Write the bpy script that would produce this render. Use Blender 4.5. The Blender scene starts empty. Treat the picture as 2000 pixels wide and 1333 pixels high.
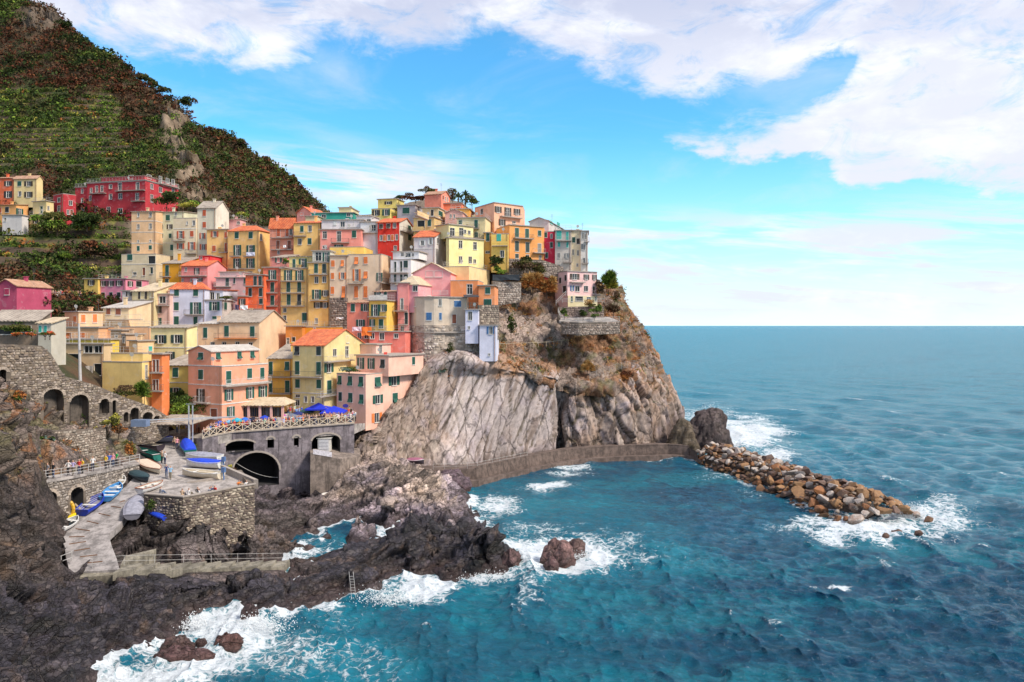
import bpy, math, random
import numpy as np
from math import radians, sin, cos, pi, atan2, hypot
random.seed(7)
S = bpy.context.scene
C = S.collection
# ------------------------------------------------------------------ camera, sky, sun, exposure
F = 1500.0; HC = 28.0; HY = 636.0; CX = 1000.0
cam = bpy.data.cameras.new('camera'); co = bpy.data.objects.new('camera', cam); C.objects.link(co)
co.location = (0, 0, HC); co.rotation_euler = (radians(90), 0, 0)
cam.sensor_width = 36; cam.lens = 27.0; cam.shift_y = -(666.5-HY)/2000.0
cam.clip_start = 0.5; cam.clip_end = 60000
S.camera = co
S.view_settings.view_transform = 'Standard'; S.view_settings.look = 'None'
S.view_settings.exposure = 0.50; S.view_settings.gamma = 1
try: S.view_settings.use_curve_mapping = False
except Exception: pass
SUN_EL, SUN_AZ = 46.0, 118.0      # azimuth clockwise from +Y (the view direction)
sd = bpy.data.lights.new('sun', 'SUN'); sd.energy = 3.1; sd.angle = radians(11); sd.color = (1.0, .91, .78)
so = bpy.data.objects.new('sun', sd); C.objects.link(so)
so.rotation_euler = (radians(90-SUN_EL), 0, radians(180-SUN_AZ))

def N(nt, typ, inputs=None, **kw):
    n = nt.nodes.new(typ)
    for k, v in kw.items(): setattr(n, k, v)
    if inputs:
        for k, v in inputs.items():
            s = n.inputs[k]
            if isinstance(v, bpy.types.NodeSocket): nt.links.new(v, s)
            else: s.default_value = v
    return n
def M_(nt, op, a, b=0.0, c=None, clamp=False):
    ins = {0: a, 1: b}
    if c is not None: ins[2] = c
    return N(nt, 'ShaderNodeMath', ins, operation=op, use_clamp=clamp).outputs[0]
def mixc(nt, f, a, b, bt='MIX'):
    n = nt.nodes.new('ShaderNodeMix'); n.data_type = 'RGBA'; n.blend_type = bt
    for i, v in ((0, f), (6, a), (7, b)):
        if isinstance(v, bpy.types.NodeSocket): nt.links.new(v, n.inputs[i])
        else: n.inputs[i].default_value = v if i == 0 else ((*v, 1) if len(v) == 3 else v)
    return n.outputs[2]
def sstep(nt, x, a, b):
    n = N(nt, 'ShaderNodeMapRange', {0: x, 1: a, 2: b, 3: 0.0, 4: 1.0}, interpolation_type='SMOOTHSTEP'); return n.outputs[0]
def noise(nt, vec, scale, detail=4, rough=.55, dist=0.0):
    return N(nt, 'ShaderNodeTexNoise', {'Vector': vec, 'Scale': scale, 'Detail': detail, 'Roughness': rough, 'Distortion': dist}).outputs[0]
def fcurve(nt, x, pts, lo, hi):
    """piecewise curve of x (mapped lo..hi to 0..1), values 0..1"""
    t = N(nt, 'ShaderNodeMapRange', {0: x, 1: lo, 2: hi, 3: 0.0, 4: 1.0}).outputs[0]
    n = nt.nodes.new('ShaderNodeFloatCurve'); cu = n.mapping.curves[0]
    P = [((a-lo)/(hi-lo), v) for a, v in pts]
    cu.points[0].location = P[0]; cu.points[1].location = P[-1]
    for p in P[1:-1]: cu.points.new(*p)
    n.mapping.update(); nt.links.new(t, n.inputs[1]); return n.outputs[0]

def build_world():
    w = bpy.data.worlds.new('World'); S.world = w; w.use_nodes = True; nt = w.node_tree; nt.nodes.clear()
    out = nt.nodes.new('ShaderNodeOutputWorld'); bg = nt.nodes.new('ShaderNodeBackground'); bg.inputs[1].default_value = 0.11
    nt.links.new(bg.outputs[0], out.inputs[0])
    sky = nt.nodes.new('ShaderNodeTexSky'); sky.sky_type = 'NISHITA'; sky.sun_disc = False
    sky.sun_elevation = radians(SUN_EL); sky.sun_rotation = radians(SUN_AZ)
    sky.air_density = 1.0; sky.dust_density = .3; sky.ozone_density = 2.0
    tc = nt.nodes.new('ShaderNodeTexCoord'); d = tc.outputs['Generated']
    sp = N(nt, 'ShaderNodeSeparateXYZ', {0: d}); x, y, z = sp.outputs
    az = M_(nt, 'ARCTAN2', x, y); el = M_(nt, 'ARCSINE', z)
    # the cloud deck: direction projected on a flat layer overhead
    zc = M_(nt, 'MAXIMUM', M_(nt, 'ADD', z, .09), .05)
    cx = M_(nt, 'DIVIDE', x, zc); cy = M_(nt, 'DIVIDE', y, zc)
    deck = N(nt, 'ShaderNodeCombineXYZ', {0: cx, 1: cy, 2: 0.0}).outputs[0]
    ang = N(nt, 'ShaderNodeCombineXYZ', {0: az, 1: M_(nt, 'MULTIPLY', el, 2.1), 2: 0.0}).outputs[0]
    def A(px): return math.atan((px-CX)/F)
    def E(px, py): return math.atan((HY-py)/hypot(F, px-CX))
    n1 = noise(nt, ang, 5.5, 8, .58, .25); n2 = noise(nt, deck, .8, 8, .55, .4)
    n3 = noise(nt, ang, 17.0, 8, .65)
    wob = M_(nt, 'ADD', M_(nt, 'MULTIPLY', M_(nt, 'SUBTRACT', n1, .5), .11), M_(nt, 'MULTIPLY', M_(nt, 'SUBTRACT', n2, .5), .06))
    wob = M_(nt, 'ADD', wob, M_(nt, 'MULTIPLY', M_(nt, 'SUBTRACT', n3, .5), .03))
    e2 = M_(nt, 'ADD', el, wob)
    def bound(pts): # photograph points of a cloud boundary -> elevation curve over azimuth
        P = [(A(a), E(a, b)) for a, b in pts]
        P = [(-pi, P[0][1])] + P + [(pi, P[-1][1])]
        return fcurve(nt, az, P, -pi, pi)
    lo = bound([(-200, 60), (150, 105), (300, 135), (480, 138), (640, 110), (760, 90), (1000, 92), (1100, 125), (1200, 185), (1310, 200), (1420, 178), (1560, 190), (1700, 170), (1850, 120), (2100, 90)])
    upper = sstep(nt, M_(nt, 'SUBTRACT', e2, lo), -.012, .035)
    rlo = bound([(1100, 150), (1215, 200), (1240, 275), (1330, 290), (1450, 315), (1600, 335), (1700, 362), (1850, 375), (2000, 385), (2300, 395)])
    rhi = bound([(1100, 200), (1235, 255), (1330, 245), (1450, 225), (1560, 190), (1660, 60), (1740, -160), (1950, -400), (2300, -500)])
    right = M_(nt, 'MULTIPLY', sstep(nt, M_(nt, 'SUBTRACT', e2, rlo), -.006, .016), sstep(nt, M_(nt, 'SUBTRACT', rhi, M_(nt, 'SUBTRACT', el, wob)), -.01, .05))
    right = M_(nt, 'MULTIPLY', right, sstep(nt, az, A(1150), A(1290)))
    # thin streaks nearer the horizon
    st = N(nt, 'ShaderNodeCombineXYZ', {0: M_(nt, 'MULTIPLY', az, 3.2), 1: M_(nt, 'ADD', M_(nt, 'MULTIPLY', el, 26.0), M_(nt, 'MULTIPLY', az, 2.2)), 2: 3.1}).outputs[0]
    s1 = noise(nt, st, 1.5, 7, .62, .35)
    band = M_(nt, 'MULTIPLY', sstep(nt, el, radians(-1), radians(2.0)), M_(nt, 'SUBTRACT', 1.0, sstep(nt, el, radians(6), radians(9.5))))
    leftb = M_(nt, 'MULTIPLY', sstep(nt, el, radians(7.6), radians(10)), M_(nt, 'SUBTRACT', 1.0, sstep(nt, el, radians(11.6), radians(13.4))))
    leftb = M_(nt, 'MULTIPLY', leftb, M_(nt, 'SUBTRACT', 1.0, sstep(nt, az, A(760), A(1020))))
    streak = M_(nt, 'MULTIPLY', sstep(nt, s1, .42, .62), M_(nt, 'MULTIPLY', band, .95))
    streak2 = M_(nt, 'MULTIPLY', sstep(nt, s1, .36, .60), leftb)
    veil = M_(nt, 'MULTIPLY', sstep(nt, noise(nt, deck, 1.3, 7, .6, .8), .45, .8), .38)
    fil = noise(nt, ang, 11.0, 9, .68, .8); thin = sstep(nt, M_(nt, 'ADD', fil, M_(nt, 'MULTIPLY', n2, .35)), .46, .66)
    thin = M_(nt, 'ADD', .52, M_(nt, 'MULTIPLY', thin, .48))
    er = M_(nt, 'MULTIPLY', M_(nt, 'SUBTRACT', fil, .5), 1.3)
    upper = sstep(nt, M_(nt, 'ADD', upper, er), .12, 1.05); right = sstep(nt, M_(nt, 'ADD', right, er), .12, 1.05)
    upper = M_(nt, 'MULTIPLY', upper, thin); right = M_(nt, 'MULTIPLY', right, M_(nt, 'ADD', .25, M_(nt, 'MULTIPLY', thin, .75)))
    m = M_(nt, 'MAXIMUM', upper, right); m = M_(nt, 'MAXIMUM', m, streak); m = M_(nt, 'MAXIMUM', m, streak2); m = M_(nt, 'MAXIMUM', m, veil)
    cn = noise(nt, ang, 3.6, 7, .62, .35); cn2 = noise(nt, ang, 9.0, 6, .6, .5)
    shade = sstep(nt, M_(nt, 'ADD', M_(nt, 'MULTIPLY', cn, .6), M_(nt, 'MULTIPLY', cn2, .4)), .46, .66)
    thick = M_(nt, 'MAXIMUM', sstep(nt, el, radians(16), radians(24)), 0.0)
    dark = M_(nt, 'MULTIPLY', M_(nt, 'SUBTRACT', 1.0, shade), M_(nt, 'ADD', .5, M_(nt, 'MULTIPLY', thick, .5)))
    cloud = mixc(nt, dark, (7.1, 7.2, 7.6), (4.0, 4.35, 5.6))
    # clear part: the Nishita sky, cleaner and more saturated as a polarised photograph has it, paler to the horizon
    clear = mixc(nt, 1.0, sky.outputs[0], (.54, 1.32, 1.56), 'MULTIPLY')
    pale = M_(nt, 'SUBTRACT', 1.0, sstep(nt, el, radians(-1), radians(15)))
    clear = mixc(nt, M_(nt, 'MULTIPLY', pale, .9), clear, (4.7, 7.3, 8.2))
    clear = mixc(nt, M_(nt, 'MULTIPLY', M_(nt, 'SUBTRACT', 1.0, sstep(nt, el, radians(-1), radians(6.5))), .8), clear, (7.0, 7.9, 8.3))
    col = mixc(nt, m, clear, cloud)
    nt.links.new(col, bg.inputs[0])
build_world()

# ------------------------------------------------------------------ numpy noise
def h3(ix, iy, iz, seed):
    with np.errstate(over='ignore'):
        h = (ix.astype(np.uint32)*np.uint32(374761393) + iy.astype(np.uint32)*np.uint32(668265263) + iz.astype(np.uint32)*np.uint32(2147483647) + np.uint32((seed*974711+12345) & 0xffffffff))
        h = (h ^ (h >> np.uint32(13)))*np.uint32(1274126177); h = (h ^ (h >> np.uint32(16)))*np.uint32(2246822519); h ^= h >> np.uint32(15)
    return h.astype(np.float64)/4294967295.0
def vnoise(p, seed=0):
    i = np.floor(p).astype(np.int64); f = p-i; f = f*f*(3-2*f)
    r = 0
    for a in (0, 1):
        wa = f[:, 0] if a else 1-f[:, 0]
        for b in (0, 1):
            wb = f[:, 1] if b else 1-f[:, 1]
            for c in (0, 1):
                wc = f[:, 2] if c else 1-f[:, 2]
                r = r + wa*wb*wc*h3(i[:, 0]+a, i[:, 1]+b, i[:, 2]+c, seed)
    return r*2-1
def fbm(p, o=4, seed=0, g=.5):
    r = 0; a = 1; t = 0
    for k in range(o):
        r = r + a*vnoise(p*(2.03**k)+k*17.3, seed+k); t += a; a *= g
    return r/t
def worley(p, seed=0):
    i = np.floor(p).astype(np.int64); n = len(p)
    f1 = np.full(n, 9.); f2 = np.full(n, 9.); dv = np.zeros((n, 3)); cid = np.zeros((n, 3), np.int64)
    for a in (-1, 0, 1):
        for b in (-1, 0, 1):
            for c in (-1, 0, 1):
                ci = i + np.array([a, b, c])
                q = np.stack([ci[:, 0]+h3(ci[:, 0], ci[:, 1], ci[:, 2], seed), ci[:, 1]+h3(ci[:, 0], ci[:, 1], ci[:, 2], seed+1), ci[:, 2]+h3(ci[:, 0], ci[:, 1], ci[:, 2], seed+2)], 1)
                v = p-q; d = np.sqrt((v*v).sum(1)); m = d < f1
                f2 = np.where(m, f1, np.minimum(f2, d)); f1 = np.where(m, d, f1)
                dv[m] = v[m]; cid[m] = ci[m]
    return f1, f2, dv, cid
def facet(p, scale, M=None, seed=0, amp=.3, tilt=.5, crack=.25, gw=.11):
    """blocky fractured rock: one tilted facet per cell, a groove between cells; returns displacement and groove mask"""
    q = p/scale if M is None else (p@M)/scale
    q = q + .18*np.stack([vnoise(q*1.7+5, seed+9), vnoise(q*1.7+31, seed+8), vnoise(q*1.7+77, seed+7)], 1)
    f1, f2, dv, cid = worley(q, seed)
    r = [h3(cid[:, 0], cid[:, 1], cid[:, 2], seed+20+k)-.5 for k in range(4)]
    d = amp*r[0]*2 + tilt*(dv[:, 0]*r[1]+dv[:, 1]*r[2]+dv[:, 2]*r[3])*2
    e = np.clip((f2-f1)/gw, 0, 1); g = (1-e)**2
    return (d-crack*g)*scale, g, r[0]
def beds(p, nb, per, seed, warp=.35):
    """tilted rock layers: stepped offset per layer, and a mask of the joints between them"""
    nb = np.array(nb, float); nb /= np.linalg.norm(nb); t = p@nb/per+warp*vnoise(p/(per*2.6), seed+3)+warp*.4*vnoise(p/(per*.7), seed+4); k = np.floor(t).astype(np.int64); f = t-k; z = k*0
    h = h3(k, z, z, seed)-.5; return h, f, np.clip(1-np.minimum(f, 1-f)/.07, 0, 1)
def sm(x, a, b):
    t = np.clip((x-a)/(b-a), 0, 1); return t*t*(3-2*t)
def W(px, py, Y): return ((px-CX)/F*Y, Y, HC+(HY-py)/F*Y)
def PX(P):
    return CX+F*P[:, 0]/P[:, 1], HY-F*(P[:, 2]-HC)/P[:, 1]
def atz(px, py, z):
    Y = (HC-z)*F/(py-HY); return ((px-CX)/F*Y, Y, z)

# ------------------------------------------------------------------ materials
MATS = {}
def newmat(name):
    m = bpy.data.materials.new(name); m.use_nodes = True; nt = m.node_tree
    return m, nt, nt.nodes['Principled BSDF']
def lin(c): return tuple(c)
def simple(name, col, rough=.7, metal=0.0, var=.12, scale=3.0, bump=0.0, coat=0.0):
    if name in MATS: return MATS[name]
    m, nt, b = newmat(name)
    tc = nt.nodes.new('ShaderNodeTexCoord').outputs['Object']
    n = noise(nt, tc, scale, 4)
    f = M_(nt, 'MULTIPLY', M_(nt, 'SUBTRACT', n, .5), var*4)
    c1 = mixc(nt, sstep(nt, n, .3, .7), tuple(c*(1-var) for c in col), tuple(min(1, c*(1+var)) for c in col))
    nt.links.new(c1, b.inputs['Base Color']); b.inputs['Roughness'].default_value = rough; b.inputs['Metallic'].default_value = metal
    if coat: b.inputs['Coat Weight'].default_value = coat
    if bump:
        bp = N(nt, 'ShaderNodeBump', {'Height': noise(nt, tc, scale*6, 5), 'Strength': bump, 'Distance': .05}); nt.links.new(bp.outputs[0], b.inputs['Normal'])
    MATS[name] = m; return m
def stucco(col, dirt=.28):
    l_ = .3*col[0]+.55*col[1]+.15*col[2]; col = tuple(min(.86, max(.012, l_+(x-l_)*1.12))*1.03 for x in col)
    k = 'stucco_%02d_%02d_%02d' % tuple(int(c*50) for c in col) + ('_%d' % int(dirt*10))
    if k in MATS: return MATS[k]
    m, nt, b = newmat('painted_stucco')
    g = nt.nodes.new('ShaderNodeNewGeometry').outputs['Position']
    n1 = noise(nt, g, .35, 5, .6); n2 = noise(nt, g, 2.2, 5, .65)
    mp = N(nt, 'ShaderNodeMapping', {'Vector': g, 'Scale': (1.6, 1.6, .16)}).outputs[0]
    n3 = noise(nt, mp, 1.3, 6, .65)
    c = mixc(nt, sstep(nt, n1, .3, .7), tuple(x*.86 for x in col), tuple(min(.92, x*1.1+.015) for x in col))
    c = mixc(nt, M_(nt, 'MULTIPLY', sstep(nt, n2, .52, .72), .3), c, tuple(x*.78+.03 for x in col))
    c = mixc(nt, M_(nt, 'MULTIPLY', sstep(nt, n3, .55, .75), dirt*1.5), c, tuple(x*.5+.04 for x in col))
    n6 = noise(nt, g, .9, 3, .5, .4); n7 = noise(nt, N(nt, 'ShaderNodeMapping', {'Vector': g, 'Scale': (5, 5, .35)}).outputs[0], 1.0, 5, .7)
    c = mixc(nt, M_(nt, 'MULTIPLY', sstep(nt, n6, .60, .64), .28), c, tuple(min(.9, x*.6+.27) for x in col))
    c = mixc(nt, M_(nt, 'MULTIPLY', sstep(nt, n7, .56, .70), dirt*.7), c, tuple(x*.35+.03 for x in col))
    nt.links.new(c, b.inputs['Base Color']); b.inputs['Roughness'].default_value = .88
    bp = N(nt, 'ShaderNodeBump', {'Height': n2, 'Strength': .35, 'Distance': .05}); nt.links.new(bp.outputs[0], b.inputs['Normal'])
    MATS[k] = m; return m
def roofmat(kind):
    k = 'roof_'+kind
    if k in MATS: return MATS[k]
    base = {'red': ((.56, .12, .045), (.72, .2, .075), (.36, .1, .06)), 'slate': ((.32, .26, .21), (.44, .37, .30), (.2, .16, .13)), 'brown': ((.42, .22, .13), (.5, .3, .2), (.25, .15, .1)),
            'white': ((.48, .43, .38), (.56, .51, .46), (.32, .28, .25)), 'beige': ((.56, .43, .28), (.64, .52, .36), (.38, .29, .2))}[kind]
    m, nt, b = newmat('roof_tiles_'+kind)
    g = nt.nodes.new('ShaderNodeNewGeometry').outputs['Position']
    v = N(nt, 'ShaderNodeTexVoronoi', {'Vector': g, 'Scale': 2.6})
    n = noise(nt, g, .8, 5, .6)
    c = mixc(nt, sstep(nt, n, .35, .65), base[0], base[1])
    c = mixc(nt, M_(nt, 'MULTIPLY', sstep(nt, N(nt, 'ShaderNodeSeparateColor', {0: v.outputs['Color']}).outputs[0], .6, 1.0), .55), c, base[2])
    nt.links.new(c, b.inputs['Base Color']); b.inputs['Roughness'].default_value = .85
    wv = N(nt, 'ShaderNodeTexWave', {'Vector': g, 'Scale': 1.1, 'Distortion': .6}, bands_direction='DIAGONAL')
    bp = N(nt, 'ShaderNodeBump', {'Height': M_(nt, 'ADD', wv.outputs[1], v.outputs['Distance']), 'Strength': .6, 'Distance': .08}); nt.links.new(bp.outputs[0], b.inputs['Normal'])
    MATS[k] = m; return m
def attrmat(name, rough=.9, bump=.5, bscale=1.2, bdist=.12, hue=.0, fine=.25, spec=.3, crack=0.0, cscale=.8, stretch=(1, 1, 1), rot=(0, 0, 0), minor=.55):
    """base colour from the mesh's own 'col' attribute (kinds of rock, stain, leaf) with procedural grain"""
    if name in MATS: return MATS[name]
    m, nt, b = newmat(name)
    a = N(nt, 'ShaderNodeAttribute', attribute_name='col').outputs[0]
    g = nt.nodes.new('ShaderNodeNewGeometry').outputs['Position']
    n1 = noise(nt, g, bscale, 8, .68, .3); n2 = noise(nt, g, bscale*4.3, 6, .7)
    k = M_(nt, 'ADD', M_(nt, 'MULTIPLY', n1, .6), M_(nt, 'MULTIPLY', n2, .4))
    f = N(nt, 'ShaderNodeMapRange', {0: k, 1: .32, 2: .68, 3: 1-fine*1.6, 4: 1+fine*1.6}).outputs[0]
    sc = N(nt, 'ShaderNodeVectorMath', {0: a, 1: f}, operation='SCALE'); nt.links.new(f, sc.inputs['Scale'])
    colr = sc.outputs[0]
    if crack:
        wq = N(nt, 'ShaderNodeVectorMath', {0: g, 1: N(nt, 'ShaderNodeVectorMath', {0: N(nt, 'ShaderNodeTexNoise', {'Vector': g, 'Scale': 1.1, 'Detail': 5}).outputs['Color'], 1: (.9, .9, .9)}, operation='MULTIPLY').outputs[0]}).outputs[0]
        wq = N(nt, 'ShaderNodeMapping', {'Vector': wq, 'Rotation': rot, 'Scale': stretch}).outputs[0]
        e1 = N(nt, 'ShaderNodeTexVoronoi', {'Vector': wq, 'Scale': cscale}, feature='DISTANCE_TO_EDGE').outputs['Distance']
        e2 = N(nt, 'ShaderNodeTexVoronoi', {'Vector': wq, 'Scale': cscale*3.1}, feature='DISTANCE_TO_EDGE').outputs['Distance']
        cell = N(nt, 'ShaderNodeSeparateColor', {0: N(nt, 'ShaderNodeTexVoronoi', {'Vector': wq, 'Scale': cscale*3.1}).outputs['Color']}).outputs[0]
        cr = M_(nt, 'MULTIPLY', sstep(nt, e1, .0, .045), M_(nt, 'ADD', 1-minor, M_(nt, 'MULTIPLY', sstep(nt, e2, .0, .06), minor)))
        colr = mixc(nt, M_(nt, 'MULTIPLY', M_(nt, 'SUBTRACT', 1.0, cr), crack), colr, (.02, .014, .012))
        colr = mixc(nt, M_(nt, 'MULTIPLY', sstep(nt, cell, .62, 1.0), crack*.55*minor), colr, mixc(nt, .5, colr, (.5, .42, .38)))  # pale cells paint bright highlights into the rock colour
        k = M_(nt, 'ADD', k, M_(nt, 'ADD', M_(nt, 'MULTIPLY', cr, .55), M_(nt, 'MULTIPLY', cell, .35)))
    nt.links.new(colr, b.inputs['Base Color']); b.inputs['Roughness'].default_value = rough
    b.inputs['Specular IOR Level'].default_value = spec
    if bump:
        bp = N(nt, 'ShaderNodeBump', {'Height': k, 'Strength': bump, 'Distance': bdist}); nt.links.new(bp.outputs[0], b.inputs['Normal'])
    MATS[name] = m; return m
def objcol(name, rough=.8):
    if name in MATS: return MATS[name]
    m, nt, b = newmat(name); oi = nt.nodes.new('ShaderNodeObjectInfo')
    nt.links.new(oi.outputs['Color'], b.inputs['Base Color']); b.inputs['Roughness'].default_value = rough
    MATS[name] = m; return m
def glassmat():
    if 'glass' in MATS: return MATS['glass']
    m, nt, b = newmat('window_glass')
    oi = nt.nodes.new('ShaderNodeObjectInfo')
    c = mixc(nt, sstep(nt, oi.outputs['Random'], .45, .95), (.012, .014, .018), (.07, .075, .085))
    nt.links.new(c, b.inputs['Base Color']); b.inputs['Roughness'].default_value = .25
    MATS['glass'] = m; return m

# ------------------------------------------------------------------ mesh building
class MB:
    def __init__(s): s.v = []; s.f = []; s.m = []; s.c = []
    def quad(s, pts, mi=0):
        k = len(s.v); s.v += [tuple(p) for p in pts]; s.f.append(tuple(range(k, k+len(pts)))); s.m.append(mi)
    def hexa(s, P, mi=0):   # P: 4 bottom + 4 top, both counter-clockwise from above
        k = len(s.v); s.v += [tuple(p) for p in P]
        for f in ((3, 2, 1, 0), (4, 5, 6, 7), (0, 1, 5, 4), (1, 2, 6, 5), (2, 3, 7, 6), (3, 0, 4, 7)):
            s.f.append(tuple(k+i for i in f)); s.m.append(mi)
    def box(s, x0, x1, y0, y1, z0, z1, mi=0):
        s.hexa([(x0, y0, z0), (x1, y0, z0), (x1, y1, z0), (x0, y1, z0), (x0, y0, z1), (x1, y0, z1), (x1, y1, z1), (x0, y1, z1)], mi)
    def bar(s, a, b, r, mi=0, n=4, r2=None):
        a = np.array(a, float); b = np.array(b, float); d = b-a; L = np.linalg.norm(d)
        if L < 1e-6: return
        d /= L; u = np.cross(d, (0, 0, 1) if abs(d[2]) < .9 else (1, 0, 0)); u /= np.linalg.norm(u); w = np.cross(d, u); r2 = r if r2 is None else r2
        k = len(s.v)
        for p, q in ((a, r), (b, r2)):
            for i in range(n):
                t = 2*pi*(i+.5)/n; s.v.append(tuple(p+q*(cos(t)*u+sin(t)*w)))
        for i in range(n):
            j = (i+1) % n; s.f.append((k+i, k+j, k+n+j, k+n+i)); s.m.append(mi)
        s.f.append(tuple(k+i for i in range(n))[::-1]); s.m.append(mi); s.f.append(tuple(k+n+i for i in range(n))); s.m.append(mi)
    def slab(s, poly, t, mi=0):  # polygon extruded downwards by t
        n = len(poly); k = len(s.v)
        s.v += [tuple(p) for p in poly] + [(p[0], p[1], p[2]-t) for p in poly]
        s.f.append(tuple(range(k, k+n))); s.f.append(tuple(range(k+2*n-1, k+n-1, -1))); s.m += [mi, mi]
        for i in range(n):
            j = (i+1) % n; s.f.append((k+i, k+n+i, k+n+j, k+j)); s.m.append(mi)
    def prism(s, poly, zb, mi=0): # polygon (3d top) down to level zb
        n = len(poly); k = len(s.v)
        s.v += [tuple(p) for p in poly] + [(p[0], p[1], zb) for p in poly]
        s.f.append(tuple(range(k, k+n))); s.m.append(mi)
        for i in range(n):
            j = (i+1) % n; s.f.append((k+i, k+n+i, k+n+j, k+j)); s.m.append(mi)
    def mesh(s, name, mats, org=(0, 0, 0), smooth=False):
        me = bpy.data.meshes.new(name)
        me.from_pydata([(a-org[0], b-org[1], c-org[2]) for a, b, c in s.v], [], s.f)
        for m in mats: me.materials.append(m)
        if len(mats) > 1: me.polygons.foreach_set('material_index', s.m)
        if smooth: me.polygons.foreach_set('use_smooth', [True]*len(s.f))
        me.update(); return me
    def build(s, name, mats, parent=None, org=None, smooth=False, fix=True):
        if not isinstance(mats, (list, tuple)): mats = [mats]
        o0 = tuple(parent.location) if parent is not None and org is None else (org or (0, 0, 0))
        me = s.mesh(name, mats, o0, smooth); o = bpy.data.objects.new(name, me); C.objects.link(o)
        if parent is not None: o.parent = parent
        elif org is not None: o.location = org
        return o
def npmesh(name, V, Fc, mat, col=None, smooth=False, attrs=None):
    me = bpy.data.meshes.new(name); Fc = np.asarray(Fc); nf, k = Fc.shape
    me.vertices.add(len(V)); me.vertices.foreach_set('co', np.ascontiguousarray(V, dtype=np.float32).ravel())
    me.loops.add(nf*k); me.loops.foreach_set('vertex_index', Fc.ravel().astype(np.int32))
    me.polygons.add(nf); me.polygons.foreach_set('loop_start', np.arange(0, nf*k, k, dtype=np.int32)); me.polygons.foreach_set('loop_total', np.full(nf, k, np.int32))
    if smooth: me.polygons.foreach_set('use_smooth', np.ones(nf, bool))
    me.materials.append(mat)
    if col is not None:
        a = me.color_attributes.new('col', 'FLOAT_COLOR', 'POINT'); c4 = np.ones((len(V), 4), np.float32); c4[:, :3] = col; a.data.foreach_set('color', c4.ravel())
    for k2, v in (attrs or {}).items():
        a = me.attributes.new(k2, 'FLOAT', 'POINT'); a.data.foreach_set('value', v.astype(np.float32))
    me.update(calc_edges=True); return me
def link(name, me, parent=None, loc=(0, 0, 0), rz=0):
    o = bpy.data.objects.new(name, me); C.objects.link(o); o.location = loc; o.rotation_euler = (0, 0, rz)
    if parent is not None: o.parent = parent
    return o
def tag(o, label=None, cat=None, group=None, kind=None):
    if label: o['label'] = label
    if cat: o['category'] = cat
    if group: o['group'] = group
    if kind: o['kind'] = kind
    return o
def empty(name, loc, label=None, cat=None, group=None, rz=0):
    o = bpy.data.objects.new(name, None); C.objects.link(o); o.location = loc; o.rotation_euler = (0, 0, rz); o.empty_display_size = .3
    return tag(o, label, cat, group)
def gridfaces(nr, nc):
    i = np.arange((nr-1)*(nc-1)); r = i//(nc-1); c = i % (nc-1); a = r*nc+c
    return np.stack([a, a+1, a+nc+1, a+nc], 1)
def gnorm(P):
    du = np.gradient(P, axis=1); dv = np.gradient(P, axis=0); n = np.cross(du, dv); n /= np.linalg.norm(n, axis=2, keepdims=True)+1e-9
    return n
# ------------------------------------------------------------------ land
def rbf(P, v, Q, ridge=1e-3):
    P = np.asarray(P, float); v = np.asarray(v, float); mu = v.mean()
    A = np.linalg.norm(P[:, None]-P[None], axis=2); w = np.linalg.solve(A-np.eye(len(P))*ridge, v-mu)
    out = np.empty(len(Q))
    for k in range(0, len(Q), 20000):
        q = Q[k:k+20000]; out[k:k+20000] = np.sqrt(((q[:, None]-P[None])**2).sum(2))@w
    return out+mu
def basis(t, k):
    t = np.array(t, float); t /= np.linalg.norm(t); u = np.cross(t, (0, 1, 0.2)); u /= np.linalg.norm(u); w = np.cross(t, u)
    return np.stack([t/k, u, w], 1)
def colmix(a, b, t):
    return a*(1-t[:, None]) + np.asarray(b)*t[:, None]
class HField:
    def __init__(s, x0, x1, y0, y1, step, pts):
        s.xs = np.arange(x0, x1+step, step); s.ys = np.arange(y0, y1+step, step)
        X, Y = np.meshgrid(s.xs, s.ys); s.step = step
        pts = np.array(pts, float); s.Z = rbf(pts[:, :2], pts[:, 2], np.stack([X.ravel(), Y.ravel()], 1)).reshape(X.shape)
        s.P = np.stack([X, Y, s.Z], 2)
    def at(s, x, y):
        x = np.asarray(x, float); y = np.asarray(y, float)
        i = np.clip((x-s.xs[0])/s.step, 0, len(s.xs)-1.001); j = np.clip((y-s.ys[0])/s.step, 0, len(s.ys)-1.001)
        a = i.astype(int); b = j.astype(int); u = i-a; v = j-b; Z = s.P[:, :, 2]
        r = Z[b, a]*(1-u)*(1-v)+Z[b, a+1]*u*(1-v)+Z[b+1, a]*(1-u)*v+Z[b+1, a+1]*u*v
        inside = (x >= s.xs[0]) & (x <= s.xs[-1]) & (y >= s.ys[0]) & (y <= s.ys[-1])
        return np.where(inside, r, -9.0)

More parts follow.
